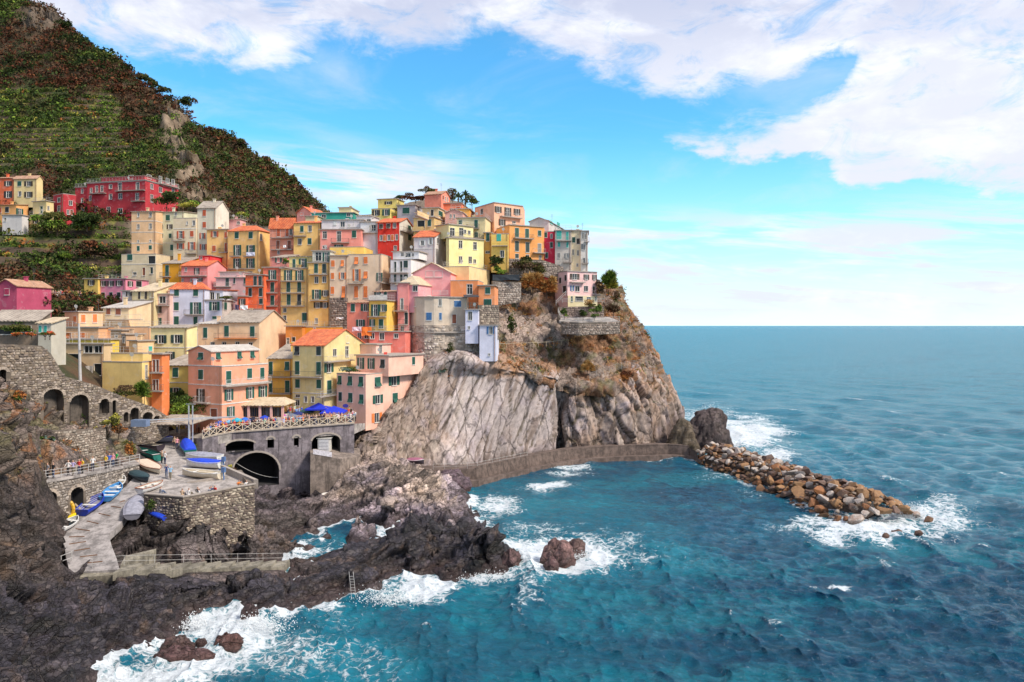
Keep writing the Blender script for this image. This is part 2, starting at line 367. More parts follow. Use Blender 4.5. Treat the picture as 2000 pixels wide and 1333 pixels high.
# --- foreground rocks: (px, py, z) control points
FG = [  # outer waterline
 (60, 1400, 0), (185, 1333, 0), (240, 1290, 0), (300, 1262, 0), (345, 1238, 0), (372, 1195, 0), (440, 1187, 0), (500, 1200, 0), (560, 1203, 0), (610, 1182, 0), (680, 1157, 0), (740, 1150, 0), (790, 1122, 0),
 (840, 1115, 0), (890, 1127, 0), (940, 1130, 0), (985, 1118, 0), (1017, 1100, 0), (1015, 1082, 0), (985, 1062, 0),
 # ridge
 (360, 1140, 2.6), (430, 1135, 2.2), (500, 1135, 2.0), (560, 1130, 1.7), (600, 1120, 1.5), (650, 1100, 2.3), (700, 1075, 3.0), (760, 1044, 4.1), (800, 1030, 4.5), (835, 1018, 4.9), (870, 1020, 4.6), (890, 1045, 3.4), (915, 1028, 4.7), (940, 1022, 5.0), (960, 1045, 4.0), (1000, 1078, 1.8),
 (700, 1110, 2.0), (800, 1075, 2.6), (870, 1085, 2.4), (930, 1080, 2.4), (620, 1150, 1.2), (500, 1165, 1.2), (960, 1100, 1.2),
 # channel water
 (610, 1085, -2.4), (650, 1073, -2.6), (690, 1060, -2.6), (760, 1052, -.6), (850, 1040, -.8), (900, 1022, -1.6), (960, 1020, -2.2), (1000, 1040, -2.4), (600, 1100, -.6), (556, 1100, .3),
 # left mass
 (150, 1128, 2.9), (220, 1140, 3.0), (300, 1135, 2.9), (300, 1190, 2.0), (230, 1220, 2.2), (150, 1200, 3.4), (100, 1300, 2.6), (30, 1320, 4.0), (0, 1330, 4.6), (100, 1140, 5.0), (104, 1092, 4.6), (60, 1150, 7.0), (0, 1200, 7.0), (0, 1100, 9.5), (-150, 1200, 9), (-150, 1333, 6),
 (0, 1000, 13), (60, 1010, 10.0), (90, 1044, 6.6), (50, 960, 12.0), (0, 940, 15.5), (30, 905, 15.2), (-100, 950, 17), (-200, 1000, 15), (112, 1066, 5.0), (126, 1105, 3.6), (-60, 1050, 12),
 (10, 880, 17.0), (0, 820, 19.2), (50, 830, 17.6), (-60, 800, 21), (60, 870, 15.6), (100, 890, 13.4), (90, 850, 15.6), (170, 895, 12.6), (230, 885, 12.3), (250, 850, 13.4), (210, 830, 14.8), (120, 840, 15.4), (262, 875, 11.6),
 (0, 760, 21.6), (60, 780, 20), (-100, 740, 24),
 # under the promenade, the ramp and the terrace
 (100, 955, 10.2), (200, 930, 9.6), (80, 1018, 6.2), (160, 1000, 6.6), (215, 975, 7.4), (240, 935, 8.7), (250, 970, 7.3), (200, 1030, 5.6), (215, 1080, 4.1), (150, 1115, 3.0), (160, 1060, 4.6), (150, 1045, 5.2), (330, 935, 8.2), (320, 900, 8.9), (330, 860, 9.9), (400, 950, 7.6), (460, 945, 6.8), (400, 900, 8.8), (440, 915, 7.4), (420, 870, 9.4),
 # rocks right of the ramp and under the terrace wall
 (262, 1010, 6.8), (290, 1004, 7.2), (330, 1008, 7.1), (360, 1014, 6.9), (400, 1018, 6.5), (440, 1026, 5.8), (480, 1034, 4.9), (240, 1045, 5.2), (300, 1060, 4.0), (370, 1058, 3.4), (430, 1058, 3.0), (495, 1052, 2.6), (330, 1104, 2.6), (450, 1104, 1.3), (470, 1080, 2.5), (540, 1040, 2.6), (580, 1044, 2.0), (598, 1062, 0.9), (600, 1082, 0), (560, 1085, 1.1), (300, 1095, 3.0), (400, 1092, 2.2), (500, 1095, 1.0), (500, 1022, 2.6),
 # cove
 (515, 1000, -2.4), (560, 995, -2.6), (598, 1000, -1.8), (625, 990, -.9), (505, 988, -1.6), (530, 1012, -1.6), (575, 1014, -1.4), (550, 985, -1.2), (600, 985, -1.0), (510, 970, .8), (560, 974, .6), (610, 974, .8),
 # under the bridge
 (500, 930, 4.4), (560, 910, 5.3), (600, 906, 5.5), (640, 925, 4.0), (540, 930, 3.8), (600, 950, 2.6), (640, 1089, -1.6), (612, 1095, -1.8), (690, 1069, -1.8), (735, 1056, -2.0), (665, 1079, -1.8), (780, 1046, -1.6), (580, 1102, -1.0), (490, 890, 6.7), (520, 884, 6.9), (545, 900, 5.6), (600, 930, 2.6), (650, 945, 2.4), (560, 950, 2.9), (640, 965, 1.0), (475, 905, 5.6), (580, 908, 5.3), (640, 915, 3.6), (690, 900, 4.6),
 # purple rock
 (598, 1045, 0), (620, 1052, 0), (680, 1056, 0), (740, 1050, 0), (800, 1046, 0), (870, 1030, 0), (925, 1012, 0), (935, 995, -.4), (915, 965, .2), (890, 948, .6),
 (608, 1010, 2.2), (625, 975, 3.2), (650, 950, 4.2), (690, 920, 5.0), (720, 935, 5.2), (760, 905, 6.0), (800, 915, 5.8), (830, 930, 5.2), (860, 955, 4.2), (760, 960, 4.7), (700, 1000, 3.2), (800, 995, 3.0), (860, 990, 2.5), (900, 985, 1.6), (680, 1030, 1.4), (780, 1025, 1.3), (640, 1035, 1.2), (745, 893, 5.6), (720, 905, 5.0), (700, 905, 4.8),
 (850, 925, 2.6), (880, 938, 1.6), (720, 885, 5.8), (780, 905, 4.0),
 # sea bed
 (950, 990, -2.6), (1000, 1000, -3), (1040, 1060, -3.4), (1040, 1130, -3.4), (940, 1180, -3.2), (850, 1180, -3), (780, 1180, -2.6), (700, 1220, -3), (620, 1240, -3), (500, 1260, -2.6), (420, 1260, -2.2), (350, 1320, -2.4), (300, 1400, -3), (500, 1400, -4), (900, 1400, -4), (1040, 960, -3), (960, 962, -2.4), (1200, 1200, -4), (1200, 980, -4)]
fgp = [atz(*p) for p in FG]
HF = HField(-72, 14, 46, 142, .175, fgp)
def build_foreground():
    P = HF.P.copy(); sh = P.shape[:2]; q = P.reshape(-1, 3); z0 = q[:, 2].copy()
    px, py = PX(q)
    n = np.gradient(HF.Z, HF.step); nx = (-n[1]).ravel(); ny = (-n[0]).ravel(); nz = np.ones_like(nx); L = np.sqrt(nx*nx+ny*ny+1); nx /= L; ny /= L; nz /= L
    # how rough: smooth under built ground
    built = ((px > 60) & (px < 500) & (py > 850) & (py < 1000) & (q[:, 0] > -75)) | ((px > 112) & (px < 240) & (py > 985) & (py < 1120)) | ((px > 76) & (px < 250) & (py > 930) & (py < 1052))
    built = built | ((px > 222) & (px < 565) & (py > 1078) & (py < 1122))
    wild = np.where(built, .12, 1.0)*(.06+.94*sm(z0, -.1, 2.0))
    M1 = basis((1, .35, .45), 2.0); M2 = basis((.8, .5, .3), 3.0)
    d1, g1, r1 = facet(q, 2.9, M1, 11, .16, .42, .12); d2, g2, r2 = facet(q, 1.15, M1, 23, .2, .8, .2); d3, g3, r3 = facet(q, .48, M2, 37, .26, .9, .24)
    big = fbm(q/7.0, 3, 4)*.6-.34
    dist = np.clip(q[:, 1]/100, .5, 1.3)
    NB = (-.55, .35, .76); bh, bf_, bg = beds(q, NB, 1.5, 301); bh2, bf2, bg2 = beds(q, NB, .5, 311); calm = sm(fbm(q/6.5, 2, 333), -.25, .35)
    d = (big + d1*1.1 + d2*(.12+.7*calm) + d3*(.15+.6*calm) + (bf_-.5)*(.75+bh) - bg*.12 + (bf2-.5)*.28*(1-.5*calm) )*wild + fbm(q/.5, 3, 77)*.08*wild
    q2 = q + np.stack([nx*1.3*d, ny*1.3*d, nz*.9*d], 1)
    crest = ((px > 780) & (px < 970) & (py > 1000) & (py < 1070))
    q2[:, 2] += np.where(crest, np.maximum(0, fbm(q/1.3@np.diag([1, 1, .2]), 3, 91))*2.0, 0)
    q2[:, 2] -= .55*((px > 555) & (py > 1015) & (q[:, 1] < 97) & (z0 > .6))
    q2[:, 2] = np.where(built, np.minimum(q2[:, 2], z0)-np.where((py > 1085) & (px < 225), .1, np.where(py > 1078, .75, .35)), q2[:, 2])
    # the cut in the rock in which the steps lie
    Ya = 78.0
    for _ in range(60): Ya = .5*Ya+.5*(HC-(3.8+(Ya-75)*.275))*F/(1112-HY)
    s0 = np.array([(232-CX)/F*Ya, Ya, 3.8+(Ya-75)*.275]); s1 = np.array(atz(556, 1104, .9)); ax_ = (s1-s0)[:2]; L_ = np.linalg.norm(ax_); ax_ = ax_/L_; rel = q2[:, :2]-s0[:2]; ta = rel@ax_; pr = rel@np.array([-ax_[1], ax_[0]])
    zl = s0[2]+(s1[2]-s0[2])*np.clip(ta/L_, 0, 1); cap = zl-.28-.32*np.clip(-pr-1.2, 0, 4)+2.4*np.clip(pr-1.3, 0, 9); m_ = (ta > -1.2) & (ta < L_+1.0) & (pr > -4.5) & (pr < 3.4)
    q2[:, 2] = np.where(m_, np.minimum(q2[:, 2], cap), q2[:, 2])
    # what kind of rock where
    purple = sm(px, 592, 612)*sm(py, 1075, 1050)*(q[:, 1] > 98)
    c = np.tile(np.array([.034, .029, .038]), (len(q), 1))
    nz1 = fbm(q/3.5, 4, 6); nz2 = fbm(q/1.1, 4, 16)
    left = sm(px, 200, 90)*sm(py, 1180, 1080); c = colmix(c, (.10, .073, .062), left)
    c = colmix(c, (.40, .32, .36), np.clip(purple, 0, 1)*sm(z0, .2, 1.8))
    top = sm(q2[:, 2], 1.4, 3.4)*purple; c = colmix(c, (.58, .44, .34), top*sm(nz1, -.6, .2)*.85)
    mid = ((px > 210) & (px < 620) & (py > 995) & (py < 1110)).astype(float); c = colmix(c, (.13, .10, .092), mid*.85)
    under = ((px > 440) & (px < 630) & (py > 850) & (py < 1000)).astype(float); c = colmix(c, (.17, .13, .14), under*.8)
    upl = sm(py, 960, 900)*sm(px, 300, 240); c = colmix(c, (.24, .18, .15), upl)
    c = colmix(c, (.17, .13, .14), sm(nz2, .12, .5)*.25); c = colmix(c, c*.45, sm(nz1, .05, .4)*.5)
    c = colmix(c, (.24, .14, .07), sm(fbm(q/1.2, 4, 44), .25, .5)*.3*(z0 > 1.0))
    c = c*(1+.9*bh+.6*bh2)[:, None]*(1-.6*bg)[:, None]*(1-.3*bg2)[:, None]; c = c*(1+.45*(r2+r3*.9)[:, None]); c = c*(1-.6*np.clip(g2*.8+g1, 0, 1))[:, None]
    wet = sm(q2[:, 2], 1.3, .1); c = colmix(c, (.05, .028, .024), wet*.75)
    green = upl*sm(fbm(q/1.6, 4, 51), .0, .3); c = colmix(c, (.13, .12, .04), green*.7); c = colmix(c, (.33, .13, .04), upl*sm(fbm(q/1.4, 4, 58), .12, .4)*.7)
    Fq = gridfaces(*sh); zc = q2[Fq, 2].max(1); Fq = Fq[zc > -1.2]
    me = npmesh('rocks', q2, Fq, attrmat('fractured_rock', .5, 1.0, 2.2, .2, fine=.42, spec=.4, crack=.65, cscale=.62, stretch=(1, 1, 1.8), rot=(.3, .5, .2)), np.clip(c, .01, .8), attrs=None)
    o = link('rocks', me); tag(o, kind='structure'); HF.P[:, :, 2] = q2[:, 2].reshape(sh); return q2.reshape(*sh, 3)
FGQ = build_foreground()

# --- hillside and village slope: (px, py, depth)
HS = [(-300, -260, 430), (-100, -92, 402), (0, -14, 382), (60, 8, 372), (100, 30, 367), (135, 60, 362), (180, 96, 355), (215, 118, 349), (250, 136, 345), (300, 170, 338), (350, 206, 330), (370, 226, 322), (376, 262, 306), (384, 300, 292),
 (386, 242, 392), (420, 258, 384), (450, 274, 378), (520, 316, 366), (570, 352, 358), (606, 392, 350), (640, 424, 344), (700, 470, 336), (760, 520, 330),
 (400, 330, 330), (430, 350, 300), (400, 400, 262), (450, 405, 252), (500, 420, 244), (520, 380, 300), (480, 340, 330), (570, 410, 310), (600, 430, 270), (440, 300, 350),
 (340, 300, 285), (350, 350, 262), (330, 390, 246), (350, 400, 243), (300, 240, 318), (240, 200, 325), (150, 140, 340), (60, 100, 350), (0, 60, 362), (0, 150, 338), (100, 180, 326), (200, 250, 305), (100, 260, 300), (0, 250, 306), (250, 310, 272), (150, 310, 272), (50, 310, 276), (-100, 300, 290), (-150, 150, 350), (-300, 100, 380), (-300, 400, 270),
 (0, 345, 258), (80, 345, 255), (200, 335, 256), (300, 335, 258), (-100, 380, 240), (0, 400, 226), (80, 410, 228), (160, 425, 226), (250, 425, 226), (300, 420, 232),
 (0, 440, 219), (100, 455, 216), (200, 450, 218), (0, 490, 206), (100, 500, 204), (200, 500, 206), (0, 535, 192), (100, 545, 190), (190, 540, 194), (-150, 500, 200), (-100, 590, 160), (0, 590, 160), (60, 590, 165), (120, 585, 180),
 (0, 640, 138), (60, 660, 128), (-100, 650, 125), (100, 650, 142), (120, 690, 118), (60, 690, 108), (0, 690, 104), (-60, 690, 102), (160, 760, 112), (230, 790, 116), (300, 815, 121), (200, 700, 132), (250, 740, 130),
 (350, 800, 138), (330, 840, 124), (400, 845, 124), (440, 845, 126), (500, 842, 127), (600, 838, 130), (680, 832, 133), (500, 815, 142), (600, 805, 148), (700, 800, 150), (300, 700, 148), (400, 720, 150), (500, 720, 156), (600, 720, 158), (700, 720, 160),
 (280, 640, 166), (400, 650, 174), (500, 650, 180), (600, 655, 176), (700, 660, 168), (760, 700, 158), (250, 560, 196), (300, 520, 208), (400, 560, 198), (500, 580, 204), (600, 600, 194), (700, 600, 188), (780, 620, 168),
 (300, 470, 222), (400, 470, 222), (500, 500, 216), (600, 500, 214), (700, 500, 206), (800, 540, 186), (900, 560, 176), (950, 570, 184), (800, 470, 206), (900, 490, 196), (960, 520, 190), (1050, 535, 192), (1100, 550, 190), (1150, 560, 190), (1180, 575, 190),
 (700, 420, 232), (800, 395, 224), (850, 385, 224), (900, 395, 222), (980, 440, 214), (1060, 470, 206), (1120, 500, 204), (600, 440, 240), (900, 640, 170), (860, 690, 162), (800, 760, 158), (800, 820, 152),
 (900, 700, 168), (1000, 640, 180), (1000, 700, 176), (1100, 640, 188), (1180, 640, 188)]
HSB = []
for a, b, Y in HS[:23]: HSB.append((a, b+120, Y+60)); HSB.append((a, b+300, Y+170))
hsp = [W(*p) for p in HS+HSB]
hsp += [(x, 250, 44) for x in (-70, -50, -30, -10)] + [(x, 275, 8) for x in (-60, -40, -20, 0, 20)] + [(x, 300, -6) for x in (-60, -30, 0, 30, 60)] + [(30, 215, 8), (36, 230, -4), (40, 200, -4), (12, 240, 20), (60, 250, -8), (36, 180, -5), (30, 170, -4), (20, 160, -4), (5, 153, -3), (-8, 147, -2), (-22, 141, 0), (-20, 150, 6), (-5, 158, 6)]
HS2 = HField(-300, 62, 98, 500, 1.0, hsp)
def build_hillside():
    P = HS2.P; sh = P.shape[:2]; q = P.reshape(-1, 3).copy(); px, py = PX(q)
    g = np.gradient(HS2.Z, 1.0); slope = np.sqrt(g[0]**2+g[1]**2).ravel(); z0 = q[:, 2].copy()
    hill = sm(py, 430, 330)*sm(px, 700, 600); hill = np.maximum(hill, (q[:, 1] > 236)*1.0*sm(px, 700, 600))
    outcrop = sm(np.abs(px-(330+(py-215)*.32)+fbm(q/18, 3, 65)*30), 36, 8)*sm(py, 190, 225)*sm(py, 460, 415)*(px < 470)
    outcrop = np.maximum(outcrop, sm(np.hypot((px-85)/60, (py-40)/32), 1, .5))
    terr = sm(px, 300, 240)*sm(py, 150, 200)*(sm(py, 345, 320)) + sm(px, 262, 240)*sm(py, 425, 440)*sm(py, 600, 560); terr = np.clip(terr, 0, 1)*(q[:, 1] > 140)*sm(fbm(q/24, 3, 67), -.3, .02)
    h = 3.2; zz = (z0+2.0*fbm(q/26, 2, 3))/h; fr = zz-np.floor(zz); zq = z0 + h*(np.where(fr < .72, -fr*.85, -fr+ (.0)+sm(fr, .72, 1.0)*1.0 - (1-sm(fr, .72, 1))*.0)+.3)
    z = z0*(1-terr)+zq*terr
    d1, g1, r1 = facet(q, 9, basis((.3, .1, 1), 1.8), 61, .2, .4, .2); d2, g2, r2 = facet(q, 3.4, basis((.3, .1, 1), 1.8), 63, .2, .4, .2)
    rock = (d1*1.3+d2*1.2)
    q[:, 2] = z + hill*(1-terr)*(fbm(q/16, 4, 71)*4.5) + outcrop*rock*1.2; q[:, 1] -= outcrop*rock*1.2
    n1 = fbm(q/12, 4, 81); n2 = fbm(q/4, 4, 83)
    c = np.tile(np.array([.075, .052, .03]), (len(q), 1)); c = colmix(c, (.045, .05, .02), sm(n1, -.1, .25)); c = colmix(c, (.14, .06, .035), sm(n2, .05, .4)*.7)
    c = colmix(c, (.27, .20, .14), outcrop*sm(n2+.3, -.1, .3)); c = colmix(c, (.13, .10, .08), outcrop*(px < 200)*.8); c = colmix(c, (.16, .11, .08), outcrop*g2*.8)
    flat = (fr < .72)*terr; c = colmix(c, (.065, .095, .02), flat*.9*sm(n1, -.3, .2)); c = colmix(c, (.26, .24, .05), flat*sm(n2, .12, .35)*.7); c = colmix(c, (.085, .058, .042), terr*(fr >= .72)*.9)
    vill = (1-hill)*(1-terr)*(px > 240); c = colmix(c, (.22, .17, .13), vill*.8)
    Fq = gridfaces(*sh); cz = q[Fq, 2].max(1); cy = q[Fq, 1].mean(1); cpx = px[Fq].mean(1); cpy = py[Fq].mean(1)
    keep = (cz > -2) & ~((cpx > 330) & (cy < 131.5)) & ~((cpx > 60) & (cpx <= 330) & (cy < 97.5+(cpx-104)/196*14+2.5)) & ~((cpx > 690) & (cy < 150) & (cpx < 760)) & ~((cpx > 760) & (cpy > 700))
    me = npmesh('hillside', q, Fq[keep], attrmat('scrub_soil', .95, .8, .5, .5, fine=.3), np.clip(c, .01, .8))
    o = link('hillside', me); tag(o, kind='structure'); HS2.P = q.reshape(*sh, 3)
    return q, px, py, hill, terr, outcrop, fr
HILL = build_hillside()

# --- control patches: rows of (px, py, depth), Catmull-Rom both ways
def crom(P, seg):
    n = len(P); out = []
    for i in range(n-1):
        p0 = P[max(i-1, 0)]; p1 = P[i]; p2 = P[i+1]; p3 = P[min(i+2, n-1)]
        k = seg[i]
        for t in np.arange(k)/k:
            out.append(.5*((2*p1)+(-p0+p2)*t+(2*p0-5*p1+4*p2-p3)*t*t+(-p0+3*p1-3*p2+p3)*t**3))
    out.append(P[-1]); return np.array(out)
def patch(cols, step):
    """cols: list of columns, each a list of (px,py,Y) from base to top -> dense grid [row, col, 3]"""
    A = np.array([[W(*p) for p in c] for c in cols])          # [col,row,3]
    A = A.transpose(1, 0, 2)
    sr = [max(2, int(np.linalg.norm(A[i+1]-A[i], axis=1).mean()/step)) for i in range(A.shape[0]-1)]
    sc = [max(2, int(np.linalg.norm(A[:, j+1]-A[:, j], axis=1).mean()/step)) for j in range(A.shape[1]-1)]
    B = crom(A, sr); Bt = crom(B.transpose(1, 0, 2), sc); return Bt.transpose(1, 0, 2)
CL = [
 [(640, 860, 140), (648, 850, 142), (655, 840, 143), (665, 830, 146), (690, 815, 152), (720, 790, 160), (740, 770, 170)],
 [(690, 925, 130), (692, 890, 130.5), (700, 865, 131.3), (712, 848, 132.4), (735, 832, 134.5), (756, 795, 139), (785, 760, 162)],
 [(742, 930, 131), (740, 905, 131.5), (745, 870, 133), (757, 846, 134.3), (773, 815, 137), (795, 772, 142), (812, 720, 162)],
 [(795, 930, 135), (785, 900, 135.5), (778, 850, 137), (788, 803, 139.5), (812, 750, 143), (838, 704, 148), (860, 660, 170)],
 [(848, 935, 139), (840, 900, 140), (840, 850, 143), (850, 790, 146), (878, 735, 149), (895, 690, 149), (905, 672, 162)],
 [(905, 935, 143), (895, 895, 144), (890, 850, 146), (905, 790, 148), (930, 735, 150), (948, 703, 150.5), (962, 680, 166)],
 [(960, 925, 149), (955, 885, 150), (960, 840, 151), (975, 780, 153), (990, 735, 155), (1000, 712, 157), (1010, 640, 180)],
 [(1030, 915, 156), (1030, 880, 157), (1040, 830, 158), (1045, 780, 159), (1050, 740, 160), (1055, 722, 162), (1045, 640, 184)],
 [(1074, 905, 160), (1074, 870, 160.5), (1080, 830, 161), (1082, 780, 161.5), (1084, 745, 162), (1084, 728, 163.5), (1075, 640, 186)],
 [(1092, 905, 167), (1092, 870, 168), (1096, 830, 168), (1096, 780, 167), (1094, 750, 166), (1092, 732, 166), (1090, 640, 187)],
 [(1108, 905, 163), (1108, 870, 163), (1110, 830, 163), (1112, 780, 164), (1112, 755, 165), (1112, 738, 166), (1110, 645, 187)],
 [(1160, 905, 164), (1160, 868, 164.5), (1160, 830, 165), (1162, 790, 166), (1165, 760, 167), (1160, 740, 168.5), (1150, 650, 188)],
 [(1225, 900, 165), (1225, 868, 165.5), (1225, 830, 166), (1222, 790, 167.5), (1220, 760, 169), (1215, 735, 171), (1195, 650, 188)],
 [(1300, 900, 168), (1298, 868, 169), (1292, 830, 170), (1285, 790, 171), (1275, 750, 173), (1258, 710, 176), (1228, 640, 189)],
 [(1345, 895, 174), (1340, 865, 175), (1325, 825, 176), (1312, 785, 177), (1298, 745, 178), (1278, 705, 180), (1245, 640, 191)],
 [(1352, 885, 184), (1345, 860, 184), (1330, 820, 184), (1312, 780, 185), (1300, 742, 186), (1280, 700, 187), (1246, 636, 196)],
 [(1330, 860, 196), (1325, 840, 196), (1310, 800, 196), (1295, 765, 197), (1280, 725, 198), (1262, 690, 200), (1235, 630, 206)],
 [(1270, 830, 215), (1265, 810, 215), (1255, 785, 215), (1240, 750, 215), (1225, 715, 215), (1210, 680, 215), (1190, 630, 215)]]
CU = [  # upper slope with walls, dry grass and scrub, up to the houses
 [(800, 745, 158), (812, 705, 160), (825, 680, 162), (835, 660, 165), (840, 640, 170)],
 [(880, 715, 151.5), (890, 695, 155), (900, 670, 159), (905, 640, 166), (905, 600, 176)],
 [(952, 712, 152), (958, 695, 157), (962, 665, 161), (965, 620, 167), (965, 575, 176)],
 [(1003, 716, 155.8), (1005, 700, 160), (1005, 660, 166), (1000, 600, 173), (995, 545, 183)],
 [(1058, 727, 161), (1055, 700, 166), (1045, 650, 171), (1035, 590, 178), (1025, 520, 190)],
 [(1100, 740, 164.5), (1098, 705, 170), (1092, 650, 175), (1085, 600, 179), (1075, 535, 191)],
 [(1160, 745, 166.8), (1160, 705, 173), (1155, 660, 177), (1140, 632, 179), (1130, 560, 192)],
 [(1217, 740, 169.5), (1212, 700, 175), (1205, 660, 178), (1195, 630, 180), (1175, 560, 193)],
 [(1260, 716, 174.5), (1250, 685, 178), (1236, 650, 181), (1222, 618, 184), (1192, 560, 194)],
 [(1282, 710, 179.5), (1270, 680, 182), (1252, 645, 186), (1228, 605, 190), (1204, 560, 197)],
 [(1284, 708, 186), (1272, 680, 188), (1253, 645, 192), (1229, 605, 196), (1206, 565, 203)],
 [(1220, 700, 215), (1212, 680, 215), (1200, 650, 216), (1185, 620, 217), (1170, 585, 218)]]
def surf_disp(B, d):
    n = gnorm(B); return B+n*d.reshape(B.shape[:2])[..., None], n
def build_cliff():
    B = patch(CL, .26); sh = B.shape[:2]; q = B.reshape(-1, 3); px, py = PX(q)
    n = gnorm(B); flip = -1 if n.reshape(-1, 3)[:, 1].mean() > 0 else 1
    slab = sm(px, 830, 870)*sm(px, 1098, 1086)*sm(py, 930, 700+200)
    M1 = basis((.36, .35, 1), 6.5); M2 = basis((.45, .3, 1), 5.0); M3 = basis((-.22, .2, 1), 4.5)
    left = sm(px, 890, 830)
    dA, gA, rA = facet(q, 3.9, M1, 101, .09, .10, .10, .06); dB, gB, rB = facet(q, 1.9, M1, 103, .055, .09, .08, .06)
    dC, gC, rC = facet(q, 1.0, M2, 105, .24, .45, .2); dD, gD, rD = facet(q, 3.0, M3, 107, .16, .45, .14); dE, gE, rE = facet(q, 1.0, M3, 109, .2, .6, .2); dG, gG, rG = facet(q, .42, M2, 111, .2, .5, .2)
    sh1, sf1, sg1 = beds(q, (.93, -.1, -.34), 2.7, 401, .22); sh2, sf2, sg2 = beds(q, (.93, -.1, -.34), .95, 411, .3); sh3, sf3, sg3 = beds(q, (.3, -.1, .9), 7.0, 421, .5)
    right = sm(px, 1096, 1108)*(1-left)
    smooth = (1-left)*(1-right)
    low = sm(py, 820, 880)*smooth
    d = left*(dC*.9+dG*.7) + smooth*(dA*.8+dB*.35+dG*.15+dE*.5*low+sh1*1.1+sh2*.45-sg1*.22) + right*(dD*1.35+dE*.9+dG*.4) + fbm(q/9, 3, 113)*(.45+1.1*right) + fbm(q/.8, 3, 115)*.09
    d = d*np.where(px < 965, .1+.9*sm(py, 688, 722), 1)
    q2 = (B + n*flip*d.reshape(sh)[..., None]).reshape(-1, 3)
    g = np.clip(left*gC + smooth*(gA*.8+gB*.3+sg1*.9+sg2*.4) + right*(gD*.8+gE*.6), 0, 1)
    r = left*(rC+rG*.6) + smooth*(rA*.5+rB*.3+sh1*.7+sh2*.4) + right*(rD+rE*.8)
    n1 = fbm(q@M1/1.7, 4, 117); n2 = fbm(q/2.5, 4, 119); n3 = fbm(q@basis((.36, .35, 1), 10)/.8, 3, 121)
    c = np.tile(np.array([.47, .395, .375]), (len(q), 1))
    c = colmix(c, (.24, .165, .115), left*.7); c = colmix(c, (.32, .235, .185), right*.7)
    c = colmix(c, (.36, .30, .33), sm(n2, .0, .35)*.5); c = colmix(c, (.42, .35, .29), sm(n1, .1, .4)*.5)
    c = colmix(c, (.15, .10, .07), sm(n3, .12, .4)*.65); c = colmix(c, (.29, .16, .08), sm(fbm(q/3.1, 4, 125), .1, .4)*.40*(1-smooth*.6))
    c = c*(1+.5*r[:, None]); c = c*(1-.85*g)[:, None]
    c = colmix(c, (.13, .10, .045), sm(g, .3, .8)*sm(fbm(q/1.9, 3, 127), -.1, .3)*.6)
    gn_ = fbm(q/2.6, 4, 129); grassy = sm(py+gn_*45, 800, 735)*right*sm(gn_, -.25, .2)+sm(py+gn_*40, 738, 716)*(1-right)*(1-left*.5)*sm(px, 900, 1000); c = colmix(c, (.30, .15, .065), np.clip(grassy, 0, 1)*.8)
    wet = sm(q2[:, 2], 3.5, .8); c = colmix(c, (.08, .055, .045), wet*.75)
    wet2 = sm(q2[:, 2], 9, 3.0)*sm(px, 1255, 1310); c = colmix(c, (.09, .06, .055), wet2*.8)
    Fq = gridfaces(*sh)
    if flip < 0: Fq = Fq[:, ::-1]
    me = npmesh('cliff', q2, Fq, attrmat('cliff_rock', .8, .8, .9, .2, fine=.22, crack=.5, cscale=.2, stretch=(1.3, 1, .5), rot=(0, .34, 0), minor=.12), np.clip(c, .01, .8)); tag(link('cliff', me), kind='structure')
    return q2, sh
CLQ, CLSH = build_cliff()
for i_, c_ in enumerate(CU):
    a_, b_, Y_ = c_[0]; CU[i_] = ([(a_+(i_*37 % 11)-5, b_+16+(i_*53 % 17), Y_-.4), (a_, b_+6, Y_-.7)] if i_ > 3 else [(a_, b_+3, Y_+.4), (a_, b_-3, Y_+.3)])+c_[1:]
def build_upper():
    B = patch(CU, .3); sh = B.shape[:2]; q = B.reshape(-1, 3); px, py = PX(q)
    n = gnorm(B); flip = -1 if n.reshape(-1, 3)[:, 2].mean() < 0 else 1
    d1, g1, r1 = facet(q, 3.2, basis((.2, .2, 1), 1.4), 131, .22, .4, .22); d2, g2, r2 = facet(q, 1.2, basis((.2, .2, 1), 1.3), 133, .25, .4, .25)
    d = (d1*.8+d2*.9+fbm(q/5, 4, 135)*1.1)*(.08+.92*sm(px, 905, 990))+fbm(q/.7, 3, 137)*.12
    q2 = (B+n*flip*d.reshape(sh)[..., None]).reshape(-1, 3)
    n1 = fbm(q/4, 4, 141); n2 = fbm(q/1.6, 4, 143); n3 = fbm(q/2.3, 4, 145)
    c = np.tile(np.array([.31, .235, .195]), (len(q), 1)); c = c*(1+.4*(r1+r2)[:, None])*(1-.6*np.clip(g2+.5*g1, 0, 1))[:, None]
    c = colmix(c, (.33, .14, .05), sm(n1, -.1, .2)*.7*sm(px, 930, 1000)); c = colmix(c, (.36, .22, .09), sm(n2, .08, .35)*.6); c = colmix(c, (.15, .09, .055), sm(n3, .1, .4)*.55); c = colmix(c, (.12, .13, .04), sm(fbm(q/3, 4, 147), .15, .35)*.5)
    wall = ((px > 975) & (px < 1100) & (py > 612) & (py < 670))*1.0; c = colmix(c, (.48, .40, .36), wall*sm(n1, -.3, .2)*.7)
    Fq = gridfaces(*sh)
    if flip < 0: Fq = Fq[:, ::-1]
    me = npmesh('headland', q2, Fq, attrmat('headland_ground', .92, .9, 1.0, .3, fine=.32, crack=.55, cscale=.8), np.clip(c, .01, .8)); tag(link('headland', me), kind='structure')
    return q2
CUQ = build_upper()

